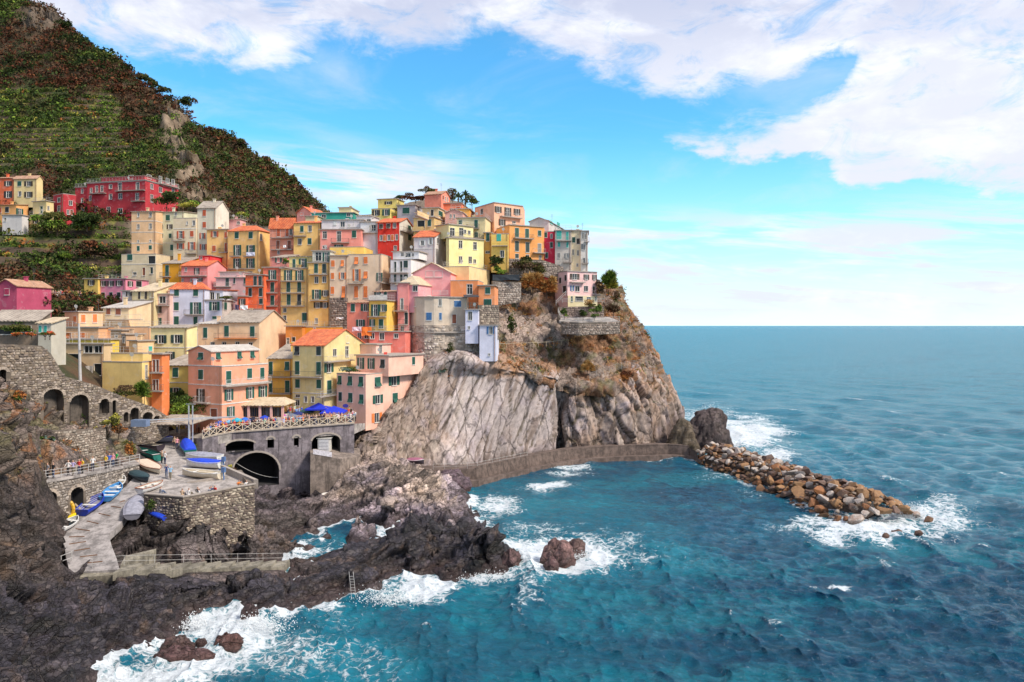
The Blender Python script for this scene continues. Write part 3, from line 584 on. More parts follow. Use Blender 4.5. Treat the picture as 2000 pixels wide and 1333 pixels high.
# --- single rocks
def rock(name, label, cat, centre, rad, seed, col, zmin=-1.5, group=None, n=46, squash=1.0, pts=None):
    """a closed fractured rock around a centre (x, y, z) with radii (rx, ry, rz)"""
    th = np.linspace(0, 2*pi, n+1)[:-1]; ph = np.linspace(-.5*pi, .5*pi, n//2)
    T, Pn = np.meshgrid(th, ph); u = np.stack([np.cos(T)*np.cos(Pn), np.sin(T)*np.cos(Pn), np.sin(Pn)], 2)
    q = (u*np.array(rad)).reshape(-1, 3); s = min(rad)
    k = seed*13.7; d1, g1, r1 = facet(q+k, s*.85, basis((.3, .2, 1), 1.5), seed, .16, .35, .12); d2, g2, r2 = facet(q+k, s*.36, basis((.3, .2, 1), 1.5), seed+5, .2, .4, .2)
    d = d1+d2+fbm((q+k)/s*1.1, 3, seed)*s*.22+fbm((q+k)/(s*.12), 3, seed)*s*.025
    q = q+u.reshape(-1, 3)*d[:, None]
    if squash != 1: q[:, :2] *= (1+(squash-1)*np.clip(-(q[:, 2:3])/rad[2]*.5+.5, 0, 1))
    c = np.array(col)*np.ones((len(q), 1))*(1+.4*(r1+r2)[:, None])*(1-.5*g2)[:, None]
    wz = q[:, 2]+centre[2]; c = colmix(c, (.075, .035, .028), sm(wz, 1.0, .1)*.8)
    nn = n; m = n//2; i = np.arange((m-1)*nn); r = i//nn; cc = i % nn; a = r*nn+cc; b = r*nn+(cc+1) % nn
    Fq = np.stack([a, b, b+nn, a+nn], 1)
    me = npmesh(name, q, Fq, attrmat('fractured_rock'), np.clip(c, .01, .8)); o = link(name, me, loc=centre); return tag(o, label, cat, group)
def rockpx(name, label, px0, px1, pytop, pybase, seed, col, deep=1.0, **k):
    b = atz((px0+px1)/2, pybase, 0); Y = b[1]; w = (px1-px0)/F*Y/2; ry = w*deep; Yc = Y+ry*.8
    top = HC-(pytop-HY)/F*(Yc); return rock(name, label, 'rock', ((px0+px1)/2/F*Yc-CX/F*Yc, Yc, top*.12), (w*Yc/Y, ry, top*.88), seed, col, **k)
rockpx('sea_stack', 'tall dark pointed sea rock between the cliff foot and the boulder breakwater', 1345, 1422, 806, 884, 3, (.075, .052, .05), .9, n=90, squash=1.25)
rockpx('rock', 'dark brown hump of rock wedged between the cliff and the pointed sea rock', 1306, 1362, 822, 890, 5, (.11, .08, .05), .8, n=60)
rockpx('rock', 'twin peaked reddish rock ringed by white foam off the dark ridge', 1059, 1120, 1054, 1104, 7, (.20, .11, .10), .7, n=56)
rockpx('rock', 'small rounded rock touching the right side of the foam ringed rock', 1106, 1143, 1052, 1086, 9, (.17, .10, .09), .7, n=40)
rockpx('rock', 'low wet rock awash just below the foam ringed rock', 1062, 1092, 1088, 1114, 11, (.12, .06, .06), .6, n=32)
rockpx('rock', 'round boulder at the seaward tip of the dark ridge', 979, 1018, 1074, 1112, 13, (.16, .09, .085), .8, n=40)
rockpx('rock', 'rounded wet red boulder in the foam at lower left', 420, 474, 1236, 1266, 15, (.13, .06, .05), .7, n=40)
rockpx('rock', 'long flat dark rock in the surf left of the wet red boulder', 316, 378, 1246, 1272, 17, (.10, .06, .055), .6, n=40)
rockpx('rock', 'small dark knob of rock between the surf rocks', 382, 404, 1246, 1262, 19, (.09, .06, .06), .7, n=28)
rockpx('rock', 'wave washed low reef in front of the surf rocks', 300, 420, 1266, 1292, 21, (.15, .08, .08), .35, n=44)
rockpx('rock', 'small rock in the cove beneath the stone terrace corner', 516, 560, 1000, 1026, 23, (.19, .14, .15), .8, n=34)
rockpx('rock', 'small half sunk rock in the channel left of the purple outcrop', 592, 618, 1064, 1078, 25, (.13, .09, .09), .6, n=28)
rockpx('rock', 'wet dark rock by the steps where waves break', 470, 505, 1178, 1214, 27, (.08, .05, .05), .6, n=34)
rockpx('rock', 'dark ledge rock at the left foot of the seawall', 850, 918, 916, 960, 29, (.15, .10, .12), .45, n=44)
for i, (a, b, c, d) in enumerate([(1740, 1766, 1034, 1046), (1786, 1802, 1036, 1044), (1722, 1738, 1042, 1054)]):
    rockpx('rock', ['low brown rock awash in foam off the breakwater tip', 'outermost half sunk rock beyond the breakwater tip', 'brown rock just below the breakwater tip'][i], a, b, c, d, 41+i, (.20, .10, .06), .6, n=22)

# --- breakwater boulders
def build_breakwater():
    rnd = random.Random(5); meshes = []
    for k in range(12):
        r = np.random.RandomState(k+3); n = 13; u = r.normal(size=(n, 3)); u /= np.linalg.norm(u, axis=1)[:, None]
        q = u*np.array([1, .76, .66])*r.uniform(.86, 1.14, (n, 1))
        bm = bpy.data.meshes.new('t'); import bmesh as _b
        m = _b.new(); [m.verts.new(v) for v in q]; res = _b.ops.convex_hull(m, input=m.verts)
        _b.ops.delete(m, geom=[e for e in res['geom_interior'] if isinstance(e, _b.types.BMVert)], context='VERTS')
        _b.ops.bevel(m, geom=list(m.edges), offset=.035, segments=1, affect='EDGES')
        me = bpy.data.meshes.new('boulder'); m.to_mesh(me); m.free(); meshes.append(me)
    mt, nt, b = newmat('boulder_stone'); oi = nt.nodes.new('ShaderNodeObjectInfo'); g = nt.nodes.new('ShaderNodeNewGeometry').outputs['Position']
    tcn = nt.nodes.new('ShaderNodeTexCoord').outputs['Object']
    v = N(nt, 'ShaderNodeVectorMath', {0: g, 1: oi.outputs['Random']}).outputs[0]
    n1 = noise(nt, v, 1.1, 7, .68); n2 = noise(nt, v, 5.0, 5, .7)
    zz = N(nt, 'ShaderNodeSeparateXYZ', {0: g}).outputs[2]
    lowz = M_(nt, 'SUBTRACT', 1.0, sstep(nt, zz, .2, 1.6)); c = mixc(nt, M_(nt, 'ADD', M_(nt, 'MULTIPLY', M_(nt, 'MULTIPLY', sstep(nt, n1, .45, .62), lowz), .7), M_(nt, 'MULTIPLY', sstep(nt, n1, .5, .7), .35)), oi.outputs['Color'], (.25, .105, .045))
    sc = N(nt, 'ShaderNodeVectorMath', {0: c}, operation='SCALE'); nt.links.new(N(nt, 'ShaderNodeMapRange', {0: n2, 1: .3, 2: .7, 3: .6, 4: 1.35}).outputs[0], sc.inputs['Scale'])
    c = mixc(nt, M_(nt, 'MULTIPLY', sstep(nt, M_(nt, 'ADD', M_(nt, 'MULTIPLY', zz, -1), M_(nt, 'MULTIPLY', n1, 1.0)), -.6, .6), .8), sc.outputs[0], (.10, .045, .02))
    nt.links.new(c, b.inputs['Base Color']); b.inputs['Roughness'].default_value = .7
    bp = N(nt, 'ShaderNodeBump', {'Height': M_(nt, 'ADD', n1, n2), 'Strength': .6, 'Distance': .15}); nt.links.new(bp.outputs[0], b.inputs['Normal'])
    for me in meshes: me.materials.append(mt)
    A = np.array([43.0, 160.0]); B = np.array([53.4, 110.5]); ax = B-A; L = np.linalg.norm(ax); t = ax/L; nrm = np.array([t[1], -t[0]])  # towards camera-left
    if nrm[0] > 0: nrm = -nrm
    cnt = 0; placed = []
    mid = 6.2
    kinds = [((.45, .38, .33), 'pale grey'), ((.27, .11, .04), 'rust brown'), ((.30, .16, .07), 'ochre brown'), ((.13, .08, .06), 'dark brown')]
    for k in range(9000):
        s = rnd.uniform(-1.5, L+1.5); w = rnd.uniform(-1, 1); hw = 5.4+1.6*s/L
        if s > L-3: hw *= .9
        x = A + t*s + nrm*w*hw; prof = 3.3*(1-abs(w)**2.3)*(1-.35*sm(np.array(s), L-4, L+2))
        sz = rnd.choice([.7, .85, .95, 1.1, 1.25]) if s < L*.55 else rnd.choice([.8, .95, 1.1, 1.3, 1.5])
        z = prof-.35+rnd.uniform(-.3, .35)
        if any((x[0]-p[0])**2+(x[1]-p[1])**2+(z-p[2])**2 < (.61*(sz+p[3]))**2 for p in placed): continue
        placed.append((x[0], x[1], z, sz)); 
        if len(placed) >= 296: break
    for x, y, z, sz in placed:
        side = (x-A[0])*nrm[0]+(y-A[1])*nrm[1]; s = (x-A[0])*t[0]+(y-A[1])*t[1]
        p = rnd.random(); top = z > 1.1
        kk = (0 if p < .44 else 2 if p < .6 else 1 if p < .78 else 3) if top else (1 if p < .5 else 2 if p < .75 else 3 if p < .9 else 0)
        if s > L*.78 and side < 1.5 and rnd.random() < .7: kk = 2
        if s < L*.8 and side < -1 and rnd.random() < .6: kk = 3
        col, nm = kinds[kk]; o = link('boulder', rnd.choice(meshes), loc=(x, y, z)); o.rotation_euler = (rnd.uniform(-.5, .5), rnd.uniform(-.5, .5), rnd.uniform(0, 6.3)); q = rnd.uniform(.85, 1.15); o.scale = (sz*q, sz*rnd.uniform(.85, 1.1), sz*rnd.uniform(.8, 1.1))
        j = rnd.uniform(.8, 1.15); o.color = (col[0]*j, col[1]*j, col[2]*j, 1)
        where = ['at the shore end of', 'inshore of the middle of', 'in the middle of', 'beyond the middle of', 'at the outer end of'][int(min(4, max(0, s/L*5)))]
        side_ = 'on the crest' if z > 2.0 else 'on the harbour side' if side > 0 else 'on the open sea side'; nm = ('small ' if sz < 1.0 else 'large ' if sz > 1.35 else 'medium ')+nm
        tag(o, '%s boulder %s %s the breakwater' % (nm, side_, where), 'boulder', '%s boulders %s %s the breakwater' % (nm, side_, where))
    # small stones between the boulders, as one mass
    vs = []; fs = []; cs = []; base = []
    for me in meshes[:4]:
        me.calc_loop_triangles(); v = np.array([x.co[:] for x in me.vertices]); base.append((v, np.array([t_.vertices[:] for t_ in me.loop_triangles])))
    off = 0
    for k in range(520):
        s = rnd.uniform(-1, L); w = rnd.uniform(-1.05, 1.05); hw = 5.4+1.6*s/L; x = A+t*s+nrm*w*hw; z = 3.0*(1-abs(w)**2.3)*(1-.35*float(sm(np.array(s), L-4, L+2)))-.2+rnd.uniform(-.2, .3); v, f_ = rnd.choice(base); z = max(z, -.3)
        a_ = rnd.uniform(0, 6.3); R_ = np.array([[cos(a_), -sin(a_), 0], [sin(a_), cos(a_), 0], [0, 0, 1]]); q_ = (v*rnd.uniform(.35, .62))@R_.T+[x[0], x[1], z]; vs.append(q_); fs.append(f_+off); off += len(v)
        c_ = rnd.choice([(.26, .12, .05), (.30, .17, .08), (.16, .09, .06), (.36, .29, .24)]); cs.append(np.tile(np.array(c_)*rnd.uniform(.6, 1.2), (len(v), 1)))
    me = npmesh('stones', np.concatenate(vs), np.concatenate(fs), attrmat('fractured_rock'), np.concatenate(cs)); tag(link('stones', me), 'small brown stones filling the gaps between the breakwater boulders', 'stones', kind='stuff')
    # rubble core
    mb = MB(); prof = [(-1, -1.5), (-.8, .3), (-.45, 1.8), (0, 2.3), (.45, 1.8), (.8, .3), (1, -1.5)]; rings = []
    V = []; 
    ss = np.linspace(0, L-1.5, 40)
    for s in ss:
        for w, z in prof:
            hw = 5.0+1.5*s/L; e = .94-.75*float(sm(np.array(s), L-9, L-2)); p = A+t*s+nrm*w*hw*e; V.append((p[0]+rnd.uniform(-.2, .2), p[1]+rnd.uniform(-.2, .2), z*e+rnd.uniform(-.2, .2)))
    col = np.tile(np.array([.11, .075, .055]), (len(V), 1))
    me = npmesh('rubble', np.array(V), gridfaces(40, 7)[:, ::-1], attrmat('fractured_rock'), col); tag(link('rubble', me), kind='structure')
build_breakwater()

# --- sea
FO = [  # foam fields: photograph centre, half width, half height (px), strength, turquoise
 (1090, 1082, 150, 58, .95, .75), (1160, 1075, 95, 42, .55, .6), (950, 1118, 95, 26, .8, .6), (820, 1145, 90, 40, .95, .55), (760, 1160, 60, 30, .6, .6), (470, 1228, 130, 46, 1.0, .5), (360, 1285, 150, 55, .95, .6), (560, 1262, 120, 60, .5, .8), (250, 1330, 120, 30, 1.0, .5),
 (660, 1215, 70, 40, .38, .9), (700, 1290, 110, 60, .34, .95), (640, 1180, 60, 18, .7, .5),
 (1700, 1030, 175, 38, 1.0, .35), (1640, 1040, 90, 22, .5, .3), (1830, 1005, 70, 40, .75, .6), (1560, 1030, 30, 10, .4, .1), (1440, 850, 110, 42, .95, .6), (1370, 812, 80, 24, .6, .5), (1520, 888, 40, 16, .9, .3),
 (975, 990, 60, 22, .85, .6), (940, 1020, 30, 14, .6, .5), (1070, 952, 62, 9, .9, .1), (1100, 925, 60, 8, .6, .1), (1120, 912, 60, 9, .7, .1), (1300, 896, 60, 4, .5, 0), (1636, 1147, 26, 7, .95, 0), (1590, 1152, 12, 6, .5, 0), (1790, 1174, 12, 5, .5, 0), (590, 1105, 40, 10, .7, .2), (640, 1072, 60, 16, .25, .5), (560, 988, 40, 9, .35, 0), (725, 1056, 24, 6, .6, 0), (1230, 1140, 20, 4, .3, 0), (1480, 960, 60, 14, .3, .2), (1410, 930, 60, 10, .35, 0), (1255, 1080, 110, 50, .12, .5), (960, 1062, 70, 14, .5, .8)]
def build_sea():
    pys = np.concatenate([[HY+.25, HY+.6, HY+1.2, HY+2], np.arange(HY+3, 740, 1.6), np.arange(740, 1420, 1.25), [1500, 1700, 2100, 3000, 5200]])
    R = HC*F/(pys-HY); R = R[::-1]
    a0 = math.atan(-.75); a1 = math.atan(.72); az = np.concatenate([np.linspace(-pi, a0, 24)[:-1], np.linspace(a0, a1, 740), np.linspace(a1, pi, 24)[1:]])
    Rg, Ag = np.meshgrid(R, az, indexing='ij'); X = Rg*np.sin(Ag); Y = Rg*np.cos(Ag)
    x = X.ravel(); y = Y.ravel(); r = Rg.ravel(); rs = np.random.RandomState(2)
    z = np.zeros_like(x); dx = np.zeros_like(x); dy = np.zeros_like(x)
    cell = np.maximum(r*.0018, r*r*1.3/(HC*F))       # local sample spacing
    shelter = .55+.45*sm(np.hypot(x-15, y-130), 20, 45)
    for k in range(64):
        lam = .9*(26/.9)**(k/63.0)*rs.uniform(.85, 1.15); th = radians(248+rs.normal()*34); kx, ky = sin(th)*2*pi/lam, cos(th)*2*pi/lam
        A = .0205*lam**.48*rs.uniform(.5, 1.3)
        f = np.clip(lam/(cell*3.0)-.6, 0, 1); ph = kx*x+ky*y+rs.uniform(0, 6.28)+1.2*np.sin(x*.021*rs.uniform(.5, 1.5)+y*.017*rs.uniform(-1.5, 1.5))
        A2 = A*f*shelter; s = np.sin(ph); z += A2*s; cph = np.cos(ph); dx += A2*sin(th)*cph*1.1; dy += A2*cos(th)*cph*1.1
    px = CX+F*x/np.maximum(y, 1); py = HY+F*HC/np.maximum(y, 1); front = y > 20
    foam = np.zeros_like(x); turq = np.zeros_like(x)
    w1 = vnoise(np.stack([x/3.2, y/3.2, x*0], 1), 5); w2 = vnoise(np.stack([x/9, y/9, x*0], 1), 6); w3 = vnoise(np.stack([x/1.2, y/1.2, x*0], 1), 8)
    for cxp, cyp, a, b, st, tq in FO:
        d = np.hypot((px-cxp)/a, (py-cyp)/b); d = d+.28*w1+.22*w2+.12*w3
        foam = np.maximum(foam, st*sm(d, 1.25, .25)*front); turq = np.maximum(turq, tq*sm(d, 1.9, .4)*front)
    h = HF.at(x, y); shore = sm(h, -1.5, -.05)*.95; foam = np.maximum(foam, shore*sm(w1+w2*.7, -1.0, .3)); turq = np.maximum(turq, .5*sm(h, -3, -.6)*(px > 640))
    # foam along the breakwater and the wall
    A = np.array([43.0, 160.0]); B = np.array([54.2, 108.0]); t = (B-A)/np.linalg.norm(B-A); s = np.clip((x-A[0])*t[0]+(y-A[1])*t[1], 0, 52.0); dd = np.hypot(x-(A[0]+t[0]*s), y-(A[1]+t[1]*s))-6.0
    foam = np.maximum(foam, .62*sm(dd, 2.6, .2)*sm(w1, -.9, .5)); foam = np.maximum(foam, .35*sm(np.abs(dd-2.5), 2.5, 0)*(x > A[0]+t[0]*s)*sm(w2, -.4, .5))
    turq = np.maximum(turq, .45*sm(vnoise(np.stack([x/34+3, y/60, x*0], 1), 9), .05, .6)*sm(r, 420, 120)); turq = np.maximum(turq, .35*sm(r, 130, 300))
    # spilling crests
    crest = sm(z, .3, .5)*sm(w2, .2, .6)*.5*front; foam = np.maximum(foam, crest)
    z = z+foam*.25*sm(w3+w1, -.4, 1.0)
    V = np.stack([x+dx, y+dy, z], 1); sh = Rg.shape
    m, nt, b = newmat('sea_water'); g = nt.nodes.new('ShaderNodeNewGeometry').outputs['Position']
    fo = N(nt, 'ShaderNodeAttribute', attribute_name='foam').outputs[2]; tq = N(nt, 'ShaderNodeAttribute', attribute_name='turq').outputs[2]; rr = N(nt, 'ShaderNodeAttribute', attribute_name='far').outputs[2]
    wv = noise(nt, g, .55, 5, .6)
    wp = N(nt, 'ShaderNodeVectorMath', {0: g, 1: N(nt, 'ShaderNodeVectorMath', {0: N(nt, 'ShaderNodeTexNoise', {'Vector': g, 'Scale': .6, 'Detail': 6}).outputs['Color'], 1: (2.4, 2.4, 0)}, operation='MULTIPLY').outputs[0]}).outputs[0]
    v1 = N(nt, 'ShaderNodeTexVoronoi', {'Vector': wp, 'Scale': .85}, feature='DISTANCE_TO_EDGE').outputs['Distance']
    v2 = N(nt, 'ShaderNodeTexVoronoi', {'Vector': wp, 'Scale': 2.3}, feature='DISTANCE_TO_EDGE').outputs['Distance']
    n5 = noise(nt, wp, 1.4, 8, .7)
    lace = M_(nt, 'ADD', M_(nt, 'MULTIPLY', M_(nt, 'SUBTRACT', 1.0, sstep(nt, v1, 0, .20)), .40), M_(nt, 'MULTIPLY', M_(nt, 'SUBTRACT', 1.0, sstep(nt, v2, 0, .22)), .26))
    lace = M_(nt, 'ADD', lace, M_(nt, 'MULTIPLY', sstep(nt, n5, .35, .7), .42))
    fm = sstep(nt, M_(nt, 'ADD', lace, M_(nt, 'MULTIPLY', fo, 1.12)), .86, 1.46)
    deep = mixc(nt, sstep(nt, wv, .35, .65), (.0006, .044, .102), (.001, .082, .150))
    deep = mixc(nt, rr, deep, (.006, .20, .30))  # lightens with distance: far haze painted into the water colour
    pt = noise(nt, N(nt, 'ShaderNodeMapping', {'Vector': g, 'Rotation': (0, 0, radians(12)), 'Scale': (.018, .07, 1)}).outputs[0], 1.0, 7, .7, .6)
    deep = mixc(nt, M_(nt, 'MULTIPLY', sstep(nt, pt, .48, .62), .75), deep, (.004, .17, .235)); deep = mixc(nt, M_(nt, 'MULTIPLY', sstep(nt, pt, .46, .36), .6), deep, (.0006, .045, .085))  # lighter and darker streaks paint wave glints into the base colour
    c = mixc(nt, M_(nt, 'MULTIPLY', tq, .85), deep, (.008, .24, .34))
    c = mixc(nt, M_(nt, 'MULTIPLY', sstep(nt, fo, .25, 1.0), .45), c, (.10, .45, .52))
    c = mixc(nt, fm, c, (.82, .88, .92))
    nt.links.new(c, b.inputs['Base Color']); b.inputs['IOR'].default_value = 1.33
    nt.links.new(M_(nt, 'SUBTRACT', .5, M_(nt, 'MULTIPLY', rr, .12)), b.inputs['Specular IOR Level'])
    nt.links.new(M_(nt, 'ADD', M_(nt, 'MULTIPLY', fm, .6), M_(nt, 'ADD', .055, M_(nt, 'MULTIPLY', rr, .2))), b.inputs['Roughness'])
    mp = N(nt, 'ShaderNodeMapping', {'Vector': g, 'Rotation': (0, 0, radians(20)), 'Scale': (1.0, 2.1, 1.0)}).outputs[0]
    b1 = M_(nt, 'ADD', noise(nt, mp, .9, 7, .66, .4), M_(nt, 'MULTIPLY', noise(nt, mp, 3.2, 5, .7, .3), .22)); b2 = noise(nt, mp, .16, 6, .6, .3)
    hh = M_(nt, 'ADD', M_(nt, 'MULTIPLY', b1, .55), M_(nt, 'ADD', M_(nt, 'MULTIPLY', b2, M_(nt, 'ADD', M_(nt, 'MULTIPLY', rr, 5.0), .6)), M_(nt, 'MULTIPLY', fm, .12)))
    bp = N(nt, 'ShaderNodeBump', {'Height': hh, 'Strength': 1.0, 'Distance': 1.25}); nt.links.new(bp.outputs[0], b.inputs['Normal'])
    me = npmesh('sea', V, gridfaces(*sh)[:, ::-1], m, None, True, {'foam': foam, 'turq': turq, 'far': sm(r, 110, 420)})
    # centre cap
    tag(link('sea', me), kind='structure')
    mb = MB(); mb.quad([(-20, -20, -.3), (20, -20, -.3), (20, 20, -.3), (-20, 20, -.3)]); o = mb.build('sea', m); tag(o, kind='structure')
build_sea()
def build_spray():
    """thrown droplets where waves break, as one mass of small drops"""
    r = np.random.RandomState(8); V = []
    for px, py, w, h, n, z in [(1500, 885, 36, 22, 1500, 0), (1780, 985, 34, 26, 1500, 0), (1440, 840, 60, 14, 900, 0), (760, 1150, 60, 24, 900, 0), (510, 1200, 60, 30, 1200, 0), (380, 1200, 22, 22, 700, 0), (1300, 800, 20, 20, 200, 0), (1130, 1075, 30, 12, 400, 0), (950, 1120, 60, 10, 500, 0)]:
        b = np.array(atz(px, py+h, 0)); a = r.normal(size=(n, 3)); x = b+np.stack([a[:, 0]*w/F*b[1]*.5, a[:, 1]*.8, np.abs(a[:, 2])*h/F*b[1]*.42], 1); V.append(x)
    V = np.concatenate(V); n = len(V); s = r.uniform(.02, .075, n)[:, None]
    T = np.array([(1, 0, -.6), (-.6, .9, -.6), (-.6, -.9, -.6), (0, 0, 1)]); P = (V[:, None]+T[None]*s[:, None]).reshape(-1, 3); k = np.arange(n)[:, None]*4
    Fc = np.concatenate([k+np.array([0, 1, 3]), k+np.array([1, 2, 3]), k+np.array([2, 0, 3]), k+np.array([0, 2, 1])])
    me = npmesh('sea_spray', P, Fc, simple('spray_white', (.85, .88, .9), .5, var=.02)); tag(link('sea_spray', me), 'white spray thrown up where waves hit rocks and breakwater', 'spray', kind='stuff')
build_spray()
# ------------------------------------------------------------------ houses
CR = {'0': (0, 0, 1.0), '1': (0, 320, 4.443), '2': (220, 380, 5.554), '3': (460, 380, 4.761), '4': (700, 350, 5.127), '5': (920, 370, 4.597), 'H': (0, 0, 3.0303),
      'L1': (0, 560, 5.127), 'L2': (240, 530, 4.761), 'L3': (500, 560, 4.761), 'L4': (640, 470, 3.703), 'L5': (0, 740, 4.443), 'L6': (240, 740, 4.761), 'L7': (380, 740, 5.126)}
SH = {'G': (.012, .085, .06), 'T': (.05, .42, .34), 'R': (.50, .10, .035), 'O': (.72, .20, .05), 'B': (.05, .035, .025), 'D': (.015, .02, .022), 'W': (.7, .7, .68), 'L': (.04, .14, .32), 'N': (.26, .08, .04), 'K': (.02, .05, .045), 'P': (.45, .04, .10), 'Y': (.25, .24, .22)}
for k in SH: simple('shutter_'+k, SH[k], .6, var=.15, scale=2)
frame_white = simple('white_paint', (.66, .63, .58), .6); rail_iron = simple('rail_iron', (.12, .11, .11), .6); rail_pale = simple('rail_pale', (.5, .48, .46), .5); slab_stone = simple('slab_stone', (.36, .31, .27), .85)
wood = simple('brown_wood', (.2, .1, .05), .7)
WM = {}
def wmesh(kind, w, h, col):
    k = (kind, round(w*10), round(h*10), col)
    if k in WM: return WM[k]
    w = k[1]/10; h = k[2]/10; out = {}
    f = MB(); t = .07
    if kind in 'got':   # surround + casement, pane set back
        f.box(-w/2-t, -w/2, -.04, .06, -t, h+t); f.box(w/2, w/2+t, -.04, .06, -t, h+t); f.box(-w/2, w/2, -.04, .06, h, h+t); f.box(-w/2-t, w/2+t, -.14, .06, -t-.06, -.0)
        if kind != 't':
            f.box(-.04, .04, .06, .13, 0, h)
            if h > 1.6: f.box(-w/2, w/2, .07, .12, h*.66, h*.66+.06)
            f.box(-w/2, -w/2+.06, .06, .13, 0, h); f.box(w/2-.06, w/2, .06, .13, 0, h); f.box(-w/2+.06, w/2-.06, .06, .13, h-.06, h)
        p = MB(); p.box(-w/2-.02, w/2+.02, .14, .17, -.02, h+.02)
        out['pane'] = p.mesh('pane' if kind != 't' else 'door_or_shade_panel', [glassmat() if kind != 't' else MATS['shutter_'+col]])
    else:
        f.box(-w/2-t, -w/2, -.035, .0, -t, h+t); f.box(w/2, w/2+t, -.035, .0, -t, h+t); f.box(-w/2, w/2, -.035, .0, h, h+t); f.box(-w/2-t, w/2+t, -.12, .0, -t-.05, -.0)
    out['frame'] = f.mesh('window', [frame_white])
    sw = w/2 if kind in 'ch' else max(.35, w*.55)
    s = MB(); s.box(0, sw-.015, -.07, -.03, 0, h)
    n = max(3, int(h/.22))
    for i in range(n):
        z = h*(i+.15)/n; s.quad([(.06, -.072, z), (sw-.07, -.072, z), (sw-.07, -.10, z+h/n*.25), (.06, -.10, z+h/n*.25)]); s.quad([(.06, -.10, z+h/n*.25), (sw-.07, -.10, z+h/n*.25), (sw-.07, -.072, z+h/n*.6), (.06, -.072, z+h/n*.6)])
    out['shutter'] = s.mesh('shutter', [MATS['shutter_'+col]]); out['sw'] = sw
    if kind == 'h':
        s = MB(); zz = h*.42; s.hexa([(.02, -.45, .04), (w-.02, -.45, .04), (w-.02, -.41, .04), (.02, -.41, .04), (.02, -.09, zz), (w-.02, -.09, zz), (w-.02, -.05, zz), (.02, -.05, zz)])
        s.box(0, w, -.07, -.03, zz, h); out['flap'] = s.mesh('shutter', [MATS['shutter_'+col]])
        p = MB(); p.box(-w/2, w/2, -.028, -.012, 0, h); out['pane'] = p.mesh('pane', [glassmat()])
    WM[k] = out; return out
class Block:
    pass
def proj(face, X, Y):
    """photo pixel -> (s along wall, z, Y)"""
    P, u, n, L = face; kx = (X-CX)/F; t = (P[0]*n[0]+P[1]*n[1])/(kx*n[0]+n[1])
    return (t*kx-P[0])*u[0]+(t-P[1])*u[1], HC+(HY-Y)/F*t, t
HOUSES = []
